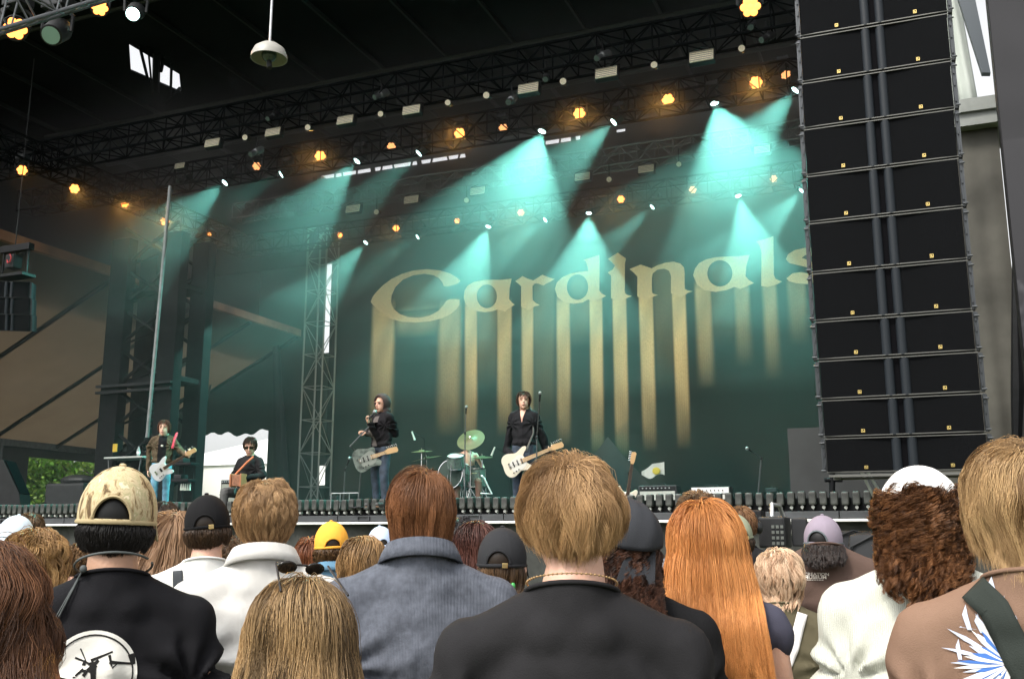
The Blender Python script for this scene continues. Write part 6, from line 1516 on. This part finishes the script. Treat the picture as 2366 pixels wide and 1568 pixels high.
# ---- bassist
TB = 18.0
r, I = bandm('bassist in an olive brown jacket, black tee and blue jeans at the left', (381, 967), TB, 30, R(172), hwide=.20, hyaw=-.1,
    joints=dict(wrR=(343, 1086, TB-.1), wrL=(436, 1055, TB-.42), elR=(345, 1035, TB+.02), elL=(416, 1040, TB-.05)), jl=dict(hdR=(0, .2, -1), hnR=(-1, 0, 0), hdL=(-.2, .3, .9), hnL=(.5, -.9, .2), curl=.7),
    shirt=cloth('olive_jacket', (.085, .065, .042), noise=.4, nscale=40), hair=dict(HB, length=.09, colors=((.045, .018, .01), (.13, .055, .03)), cut=-.05, lift=.4), sleeve=1.95, fit=1.8, boxy=.025, seed=52, vox=.011, amp=.014, collar='turn', collar_m=cloth('pale_collar', (.22, .24, .19)), trousers=mat('blue_jeans', (.13, .28, .38), .8, noise=.5, nscale=9), body_vox=.008)
face_parts(I, brow=(.08, .04, .02)); front_patch(I, -.075, .075, .93, 1.43, 'black_tee_front', cloth('tee_black_in', (.012, .012, .013))); front_patch(I, -.02, .02, 1.22, 1.255, 'shirt_badge', mat('badge_pale', (.6, .62, .55), .6), .010, 3)
gc, gt = P(374, 1084, TB-.40), P(453, 1036, TB-.45)
guitar('white bodied bass guitar held low by the man in the olive jacket', gc, gt, CAM-gc, STRAT, mat('white_bass', (.72, .72, .74), .3), M_maple, mat('guard_pale', (.65, .64, .62), .3), sc=1.0, bass=True, fb=M_rose, group='guitars on stage', strap=([gc+(gt-gc)*.15, P(398, 1035, TB-.30), P(404, 1012, TB-.25), P(409, 1000, TB-.12)][1:], mat('red_strap', (.55, .03, .06), .6, noise=.5, nscale=30), .022))
# ---- seated player with a squeezebox
TA = 17.0
top = P(580, 1006, TA)
M_, s_0 = None, 1.06
r, I = person('seated player in sunglasses and a black sweater holding a small wooden squeezebox', (580, 1006), TA, 33, yaw=R(150), hwide=.195, hpitch=-.35, hyaw=.35, base=0,
    joints=dict(sit=1.06, elL=(-.27, .05, 1.13), elR=(.27, .0, 1.13), wrL=(-.09, .27, 1.08), wrR=(.10, .27, 1.10), hdL=(.8, .4, 0), hnL=(0, -1, 0), hdR=(-.8, .5, -.1), hnR=(0, -1, 0), curl=.8, knL=(-.16, .44, .86), knR=(.16, .44, .86), anL=(-.15, .46, .47), anR=(.15, .46, .47), toeL=(-.17, .62, .42), toeR=(.17, .62, .42), hipL=(-.09, .02, .86), hipR=(.09, .02, .86)),
    shirt=cloth('black_sweater', (.018, .018, .019)), hair=dict(HB, length=.09, colors=((.015, .009, .007), (.06, .035, .022)), cut=-.055, lift=.3), sleeve=1.95, fit=1.4, boxy=.02, seed=53, vox=.011, amp=.010, face=True, group='band members on stage', body_vox=.008, trousers=mat('grey_trousers', (.08, .08, .08), .8))
face_parts(I, True)
Mr = Matrix.Translation(r.location) @ Matrix.Rotation(r.rotation_euler.z, 4, 'Z'); w_ = lambda x, y, z: Mr @ (Vector((x, y, z))*1.06)
cb = w_(-.02, .36, 1.04); t = thing('squeezebox', 'small reddish wooden squeezebox with an orange strap on the seated player\'s knees', 'accordion', cb, r.rotation_euler.z)
obj('bellows', MB().bbox((0, 0, 0), (.16, .15, .19), .01), mat('bellows_brown', (.22, .09, .045), .6, noise=.4, nscale=30), t)
for sg in (-1, 1): obj('end_board', MB().bbox((sg*.095, 0, 0), (.03, .19, .22), .01), mat('wood_red', (.35, .13, .06), .4), t)
o = obj('strap', MB().tube([Vector(Mr.to_3x3().inverted() @ (w_(*p)-cb)) for p in ((-.12, .10, 1.43), (-.04, .17, 1.33), (.06, .22, 1.20), (.14, .28, 1.08))], .017, n=6), mat('orange_strap', (.62, .17, .06), .5), t, 60)
seat = w_(0, -.02, .78); sh_ = seat.z-ZD
t = thing('stool', 'black padded stool under the seated squeezebox player', 'stool', (seat.x, seat.y, ZD)); obj('seat', MB().lathe([(.001, sh_), (.17, sh_), (.18, sh_-.03), (.17, sh_-.07), (.001, sh_-.07)], n=24), M_blackp, t, 50)
for k in range(4): a = k*math.pi/2+.7; obj('leg', MB().cyl((.12*math.cos(a), .12*math.sin(a), sh_-.06), (.2*math.cos(a), .2*math.sin(a), 0), .013, n=8), M_dalu, t, 60)
# ---- drum kit and drummer
TD = 19.3
M_cym = mat('cymbal_brass', (.10, .085, .035), .5, .2, noise=.2, nscale=6); M_shell = mat('drum_shell_green', (.13, .18, .15), .3, spec=.7, noise=.35, nscale=20); M_skinw = mat('drum_head', (.5, .5, .47), .6)
def cymbal(label, px, py, t_, rad, tilt, axis_=(0, 0, 1)):
    c = P(px, py, t_); ax = Vector(tilt).normalized(); t = thing('cymbal', label, 'cymbal', (c.x, c.y, ZD), 0, 'cymbals of the drum kit'); h = c.z-ZD
    obj('disc', MB().lathe([(.012, .022), (.045, .018), (.06, .004), (rad*.6, -.004), (rad, -.016), (rad, -.019), (rad*.6, -.008), (.05, -.002), (.012, .015)], c=(0, 0, h), n=40, axis=ax), M_cym, t, 60)
    st_ = obj('stand', MB().cyl((0, 0, .25), (0, 0, h+.02), .012, n=8), M_chrome, t, 60)
    for k in range(3): a = k*2.094+.5; obj('leg', MB().cyl((0, 0, .45), (.28*math.cos(a), .28*math.sin(a), .01), .010, n=6), M_chrome, t, 60)
    obj('wing_nut', MB().cyl((0, 0, h+.02), Vector((0, 0, h))+ax*.06, .012, n=8), M_chrome, t, 60)
cymbal('largest brass cymbal tilted towards the crowd above the drummer', 1087, 1014, TD-.5, .27, (0.05, -.75, .65)); cymbal('upper small cymbal left of the drum kit', 974, 1041, TD-.5, .2, (0, -.12, 1)); cymbal('lower cymbal left of the drum kit', 985, 1057, TD-.3, .29, (-.15, -.15, 1)); cymbal('small flat cymbal right of the drummer', 1114, 1055, TD-.3, .2, (0, -.15, 1))
def drum(label, px, py, t_, rad, h, ax, cat='drum', legs=True):
    c = P(px, py, t_); ax = Vector(ax).normalized(); t = thing('drum', label, cat, c, 0, 'drums of the kit')
    obj('shell', MB().lathe([(rad, -h/2), (rad, h/2)], n=36, axis=ax), M_shell, t, 60)
    for sg in (-1, 1):
        obj('drum_head', MB().lathe([(.001, sg*(h/2+.004)), (rad*.98, sg*(h/2+.004)), (rad, sg*h/2)], n=36, axis=ax), M_skinw if ax.z > .5 else mat('resonant_head', (.05, .07, .06), .8, spec=.1), t, 60); obj('hoop', MB().lathe([(rad+.002, sg*h/2-.012), (rad+.012, sg*h/2-.012), (rad+.012, sg*h/2+.012), (rad+.002, sg*h/2+.012)], n=36, axis=ax, cap=False), M_chrome, t, 60)
    lg = MB(); x, y, z = frame_of(ax)
    for k in range(8): a = k*math.pi/4; q = x*math.cos(a)*(rad+.012)+y*math.sin(a)*(rad+.012); lg.cyl(q-z*h*.4, q+z*h*.4, .006, n=6)
    obj('lugs', lg, M_chrome, t, 60)
    if legs: 
        for k in range(3): a = k*2.094+.3; obj('leg', MB().cyl((rad*.9*math.cos(a), rad*.9*math.sin(a), 0), (rad*1.2*math.cos(a), rad*1.2*math.sin(a), ZD-c.z), .009, n=6), M_chrome, t, 60)
    return t
drum('small rack tom of the drum kit with pale green shell', 1053, 1066, TD-.7, .155, .22, (0.1, -.35, 1)); drum('green bass drum at the front of the kit', 1052, 1097, TD-.5, .26, .38, (-.1, -1, 0.05)); drum('floor tom at the right of the drum kit', 1098, 1103, TD-.35, .20, .34, (0, -.05, 1)); drum('snare drum in the middle of the kit', 1078, 1084, TD-.3, .17, .13, (0, -.1, 1))
r, I = person('bare chested drummer bent behind the large cymbal', (1080, 1000), TD, 30, yaw=R(182), hwide=.195, hpitch=-.4, base=0,
    joints=dict(sit=1.0, elL=(-.30, .02, 1.13), elR=(.30, .02, 1.13), wrL=(-.20, .26, 1.0), wrR=(.20, .26, 1.0), hdL=(.2, .9, -.2), hnL=(0, -.2, -1), hdR=(-.2, .9, -.2), hnR=(0, -.2, -1), curl=1.0, knL=(-.2, .42, .84), knR=(.2, .42, .84), anL=(-.2, .46, .45), anR=(.2, .46, .45), toeL=(-.2, .62, .41), toeR=(.2, .62, .41), hipL=(-.09, .02, .86), hipR=(.09, .02, .86)),
    shirt=None, hair=dict(HB, length=.12, colors=((.012, .008, .007), (.04, .025, .02)), lift=.3), seed=54, face=True, group='band members on stage', trousers=mat('brown_shorts', (.12, .06, .04), .8))
Mr = Matrix.Translation(r.location) @ Matrix.Rotation(r.rotation_euler.z, 4, 'Z')
for sg, lb in ((-1, 'left'), (1, 'right')):
    a = Mr @ Vector((sg*.19, .33, 1.0)); b = Mr @ Vector((sg*.06, .62, .98)); tag(obj('drumstick', MB().cyl(a, b, .009, .006, n=6), M_maple), 'wooden drumstick in the drummer\'s %s hand' % lb, 'drumstick', 'drumsticks')
a = Mr @ Vector((0, 0, .76)); t = thing('drum_stool', 'round black drum stool under the drummer', 'stool', (a.x, a.y, ZD)); hh = max(.2, a.z-ZD); obj('seat', MB().lathe([(.001, hh), (.16, hh), (.17, hh-.06), (.001, hh-.07)], n=20), M_blackp, t, 50); obj('post', MB().cyl((0, 0, 0), (0, 0, hh-.05), .02, n=8), M_chrome, t, 60)
ft = foot(1122, 1145, 18.6); t = thing('hihat_frame', 'bent chrome drum hardware frame to the right of the kit', 'drum hardware', ft); A = [P(*q, 18.6)-ft for q in ((1110, 1098), (1117, 1102), (1136, 1140), (1110, 1139))]; obj('frame', MB().tube(A, .016, n=8), mat('white_chrome', (.8, .78, .76), .3, .4), t, 60)
riser = MB().box((P(1085, 1140, 19.4).x, P(1085, 1140, 19.4).y+.3, ZD+.1), (3.0, 2.2, .2))
# ---- amps
M_tolex = mat('black_tolex', (.025, .025, .027), .6, noise=.2, nscale=40, bump=.4, bscale=300); M_gcl = mat('grey_grille_cloth', (.24, .26, .22), .8, noise=.25, nscale=80)
def amp(label, px0, px1, py0, py1, t_, grille, knobs_top=True, panel_m=None, ph=.22, rz=0.):
    c = P((px0+px1)/2, py1, t_); wd = (px1-px0)*t_/FOC/math.cos(YAW)*.98; h = (py1-py0)*t_/FOC; t = thing('guitar_amplifier', label, 'amplifier', c, rz, 'amplifiers on stage')
    obj('cabinet', MB().bbox((0, .14, h/2), (wd, .28, h), .012), M_tolex, t); hp = h*ph; obj('speaker_cloth', MB().bbox((0, -.004, (h-hp)/2), (wd-.05, .02, h-hp-.04), .004), grille, t)
    p = obj('control_panel', MB().bbox((0, -.004, h-hp/2-.008), (wd-.04, .02, hp-.012), .004), panel_m or M_black, t); kn = MB()
    for k in range(8): kn.cyl((-wd*.38+k*wd*.1, -.012, h-hp/2-.008), (-wd*.38+k*wd*.1, -.035, h-hp/2-.008), .010, n=8)
    obj('knobs', kn, M_alu if panel_m is None else M_black, p, 50); obj('handle', MB().tube([(-.11, .14, h), (-.09, .14, h+.03), (.09, .14, h+.03), (.11, .14, h)], .010, n=6), M_black, t, 60); return t, c, h
def amp_stack(px0, px1, py1, t_, n, lb):
    pass
amp('grey fronted amplifier on a cabinet beside the seated player', 506, 560, 1108, 1140, 17.6, M_gcl, rz=.05)
c = P(533, 1142, 17.6); bx = thing('speaker_cabinet', 'grey fronted speaker cabinet under the amplifier beside the seated player', 'speaker cabinet', (c.x, c.y, ZD), .05); hh = c.z-ZD
obj('cabinet', MB().bbox((0, .15, hh/2), (.46, .3, hh-.004), .01), M_tolex, bx); obj('speaker_cloth', MB().bbox((0, -.004, hh/2), (.42, .02, max(.05, hh-.06)), .004), M_gcl, bx)
M_amc = mat('pale_grille_cloth', (.40, .42, .38), .8, noise=.15, nscale=80)
amp('wide amplifier with black top panel, left of the white one', 1477, 1562, 1121, 1175, 16.0, M_amc, ph=.2); amp('white amplifier with a row of black knobs on the stage right', 1598, 1685, 1124, 1175, 15.8, mat('white_grille_cloth', (.55, .55, .5), .8), panel_m=M_white, ph=.3)
# guitar standing on its stand
t_ = 15.3; bc = P(1448, 1152, t_); tp = P(1464, 1043, t_)
guitar('guitar with a dark fingerboard standing upright on a stand by the amplifiers', bc, tp, CAM-bc, STRAT, M_cream, M_maple, mat('guard_white', (.78, .75, .68), .3), sc=.98, fb=M_rose, group='guitars on stage')
t = thing('guitar_stand', 'black tubular stand holding the upright guitar', 'guitar stand', (bc.x, bc.y+.12, ZD)); obj('frame', MB().tube([(-.15, -.1, 0), (0, .05, .35), (.15, -.1, 0)], .011, n=6).tube([(0, .05, .35), (0, .2, 0)], .011, n=6).cyl((0, .05, .35), (0, .0, .55), .010, n=6), M_black, t, 60)
# small flag with a yellow emblem hanging on the drape
fl_ = MB(); c = P(1508, 1092, 20.5); vs = []
for j in range(7):
    for i in range(11): vs.append((c.x-.24+.48*i/10, c.y+.03*math.sin(i*.9), c.z-.13+.28*j/6+(.07*i/10)-.05*math.sin(i*.6)*(1-j/6)-(.10*abs(i/10-.0)*(0)) ))
vs = [(x, y, c.z+(z-c.z)*(.25+.75*(min(1, (i % 11)/5)))) for i, (x, y, z) in enumerate(vs)]
me = bpy.data.meshes.new('flag'); me.from_pydata(vs, [], [(j*11+i, j*11+i+1, (j+1)*11+i+1, (j+1)*11+i) for j in range(6) for i in range(10)])
fo = obj('flag', me, mat('flag_white', (.75, .76, .68), .8), sm=80); tag(fo, 'small crumpled white flag with a yellow patch hanging above the black amplifier', 'flag')
cc = MB().ell((c.x+.08, c.y-.035, c.z+.04), (.085, .012, .075), None, 14, 8); obj('yellow_patch', cc, mat('flag_yellow', (.75, .62, .08), .8), fo, 80)
# keyboard-like rack of pedals and cases beside the bassist
def at_(px, py, t): return P(px, py, t)
t = thing('side_table', 'grey folding table with a bottle behind the bassist', 'table', foot(305, 1060, 19.5)); L0 = Vector(t.location); tz = P(305, 1058, 19.5).z-ZD
obj('table_top', MB().bbox((0, 0, tz), (.95, .5, .035), .006), mat('table_grey', (.3, .32, .3), .5), t)
for a, b in ((-.4, -.2), (.4, -.2), (-.4, .2), (.4, .2)): obj('leg', MB().cyl((a, b, tz-.02), (a*.7, b, 0), .014, n=8), M_dalu, t, 60)
c = at_(319, 1056, 19.45); t = thing('water_bottle', 'clear plastic water bottle on the grey folding table', 'bottle', (c.x, c.y, L0.z+tz+.018)); obj('bottle', MB().lathe([(.03, 0), (.034, .02), (.033, .13), (.022, .17), (.012, .19), (.012, .21)], n=16), mat('clear_plastic', (.75, .85, .85), .1, trans=.7), t, 60); obj('label_band', MB().lathe([(.0345, .06), (.0345, .11)], n=16, cap=False), mat('bottle_label', (.7, .75, .75), .5), t, 60)
t = thing('instrument_rack', 'dark two tier rack of small instruments and pedals beside the bassist', 'rack', foot(435, 1140, 18.6)); L0 = Vector(t.location)
obj('frame', MB().cyl((-.15, 0, 0), (-.15, 0, 1.25), .02, n=8).cyl((.1, 0, 0), (.08, 0, .75), .014, n=8), M_black, t, 60)
for px, py, wd in ((430, 1072, .42), (425, 1110, .40)): q = at_(px, py, 18.6)-L0; obj('shelf', MB().bbox(q, (wd, .25, .05), .01), M_black, t); obj('gear', MB().bbox(q+Vector((-.08, 0, .07)), (.18, .2, .09), .02), M_dark, t)
for k in range(5): q = at_(418+k*5, 1132, 18.5)-L0; obj('small_bottle', MB().cyl(q, q+Vector((0, 0, .12)), .02, .012, n=8), mat('pale_mic', (.6, .62, .55), .4), t, 60)
# speaker wedges, case and stands at the far left
t = thing('monitor_speaker', 'black wedge loudspeaker leaning at the left end of the stage', 'loudspeaker', foot(18, 1150, 19.0), R(30)); obj('cabinet', MB().prism([(-.35, 0), (.35, 0), (.3, .35), (-.05, 1.0), (-.35, 1.0)], -.3, .3, Matrix.Rotation(R(90), 4, 'X')), M_blackp, t); obj('grille', MB().slab([(.29, -.28, .36), (.29, .28, .36), (-.03, .28, .98), (-.03, -.28, .98)], .02), M_grille, t)
t = thing('equipment_case', 'black cloth covered equipment case in front of the red building', 'case', foot(170, 1150, 22), 0); obj('case', MB().bbox((0, 0, .35), (1.1, .6, .75), .06).ell((.1, 0, .78), (.45, .3, .14)), M_blackp, t)
t = thing('t_stand', 'small pale T shaped stand at the left end of the stage', 'stand', foot(42, 1150, 20)); obj('frame', MB().cyl((0, 0, 0), (0, 0, P(42, 1133, 20).z-ZD), .02, n=8).box((0, 0, P(42, 1133, 20).z-ZD), (.24, .03, .03)), M_alu, t, 60)
# low pale railing on the deck, left of the singer
t = thing('deck_rail', 'low grey rail on the deck left of the hooded singer', 'rail', foot(770, 1150, 15.6)); L0 = Vector(t.location); a, b = P(765, 1139, 15.6)-L0, P(828, 1138, 15.5)-L0
m = MB().cyl(a, b, .009, n=6)
for k in range(4): q = a.lerp(b, k/3); m.cyl(q, Vector((q.x, q.y, 0)), .007, n=6)
obj('frame', m, M_alu, t, 60)
# ---- video camera rig of the operator, track and pit gear
t = thing('video_camera', 'black broadcast video camera with a glinting handle beside the green cap', 'video camera', P(1790, 1222, 6.6)); L0 = Vector(t.location)
obj('body', MB().bbox((0, 0, -.02), (.17, .34, .20), .015), M_blackp, t); obj('lens', MB().cyl((0, .17, 0), (0, .42, .02), .05, .06, n=16), M_black, t, 50); obj('handle', MB().tube([(0, -.12, .08), (0, -.1, .16), (.02, .12, .16), (.04, .16, .08)], .014, n=8), M_alu, t, 60)
obj('viewfinder', MB().bbox((-.13, -.02, .08), (.12, .16, .09), .01), M_black, t); bt = MB()
for i in range(3):
    for j in range(4): bt.box((.03+.028*i-.02, -.175, -.09+.035*j), (.018, .01, .02))
obj('button_panel', bt, mat('panel_grey', (.10, .11, .10), .5), t); obj('accessory_plate', MB().bbox((.16, -.02, -.02), (.10, .05, .18), .01), M_dark, t)
for k in range(3): a = k*2.094+.5; obj('tripod_leg', MB().cyl((0, 0, -.15), (.45*math.cos(a), .45*math.sin(a), -L0.z), .022, n=8), M_dalu, t, 60)
t = thing('camera_track', 'grey metal camera track beam pointing at the stage, behind the video camera', 'rail', P(1850, 1216, 9.0)); L0 = Vector(t.location); m = MB(); a, b = P(1775, 1202, 8.6)-L0, P(1915, 1226, 9.2)-L0
for dz in (0, -.08): m.cyl(a+Vector((0, 0, dz)), b+Vector((0, 0, dz)), .014, n=8)
for k in range(9): q = a.lerp(b, k/8); m.cyl(q, q+Vector((0, 0, -.08)), .008, n=6)
obj('beam', m, mat('track_grey', (.34, .35, .31), .5, .3), t, 60); obj('web', MB().slab([a, b, b+Vector((0, 0, -.09)), a+Vector((0, 0, -.09))], .02), MATS['track_grey'], t)
for q in (a, b): obj('leg', MB().cyl(q+Vector((0, 0, -.08)), Vector((q.x, q.y, -L0.z)), .025, n=8), M_dalu, t, 60)
for (px, py, t_, wd, hh, lb) in ((1975, 1218, 9.5, .75, .55, 'black soft covered equipment case behind the lilac cap'), (2030, 1222, 8.6, .5, .7, 'black round backed case beside the dark curly hair')):
    c = P(px, py, t_); q = thing('pit_case', lb, 'case', (c.x, c.y, 0)); m = MB().bbox((0, 0, c.z/2-.02), (wd, .5, c.z-.02), .08); m.tube([(-wd/2+.02, -.25, .1), (-wd/2+.02, -.26, c.z-.15), (0, -.26, c.z-.03), (wd/2-.02, -.26, c.z-.15), (wd/2-.02, -.25, .1)], .014, n=6); obj('case', m, M_dark, q, 50)
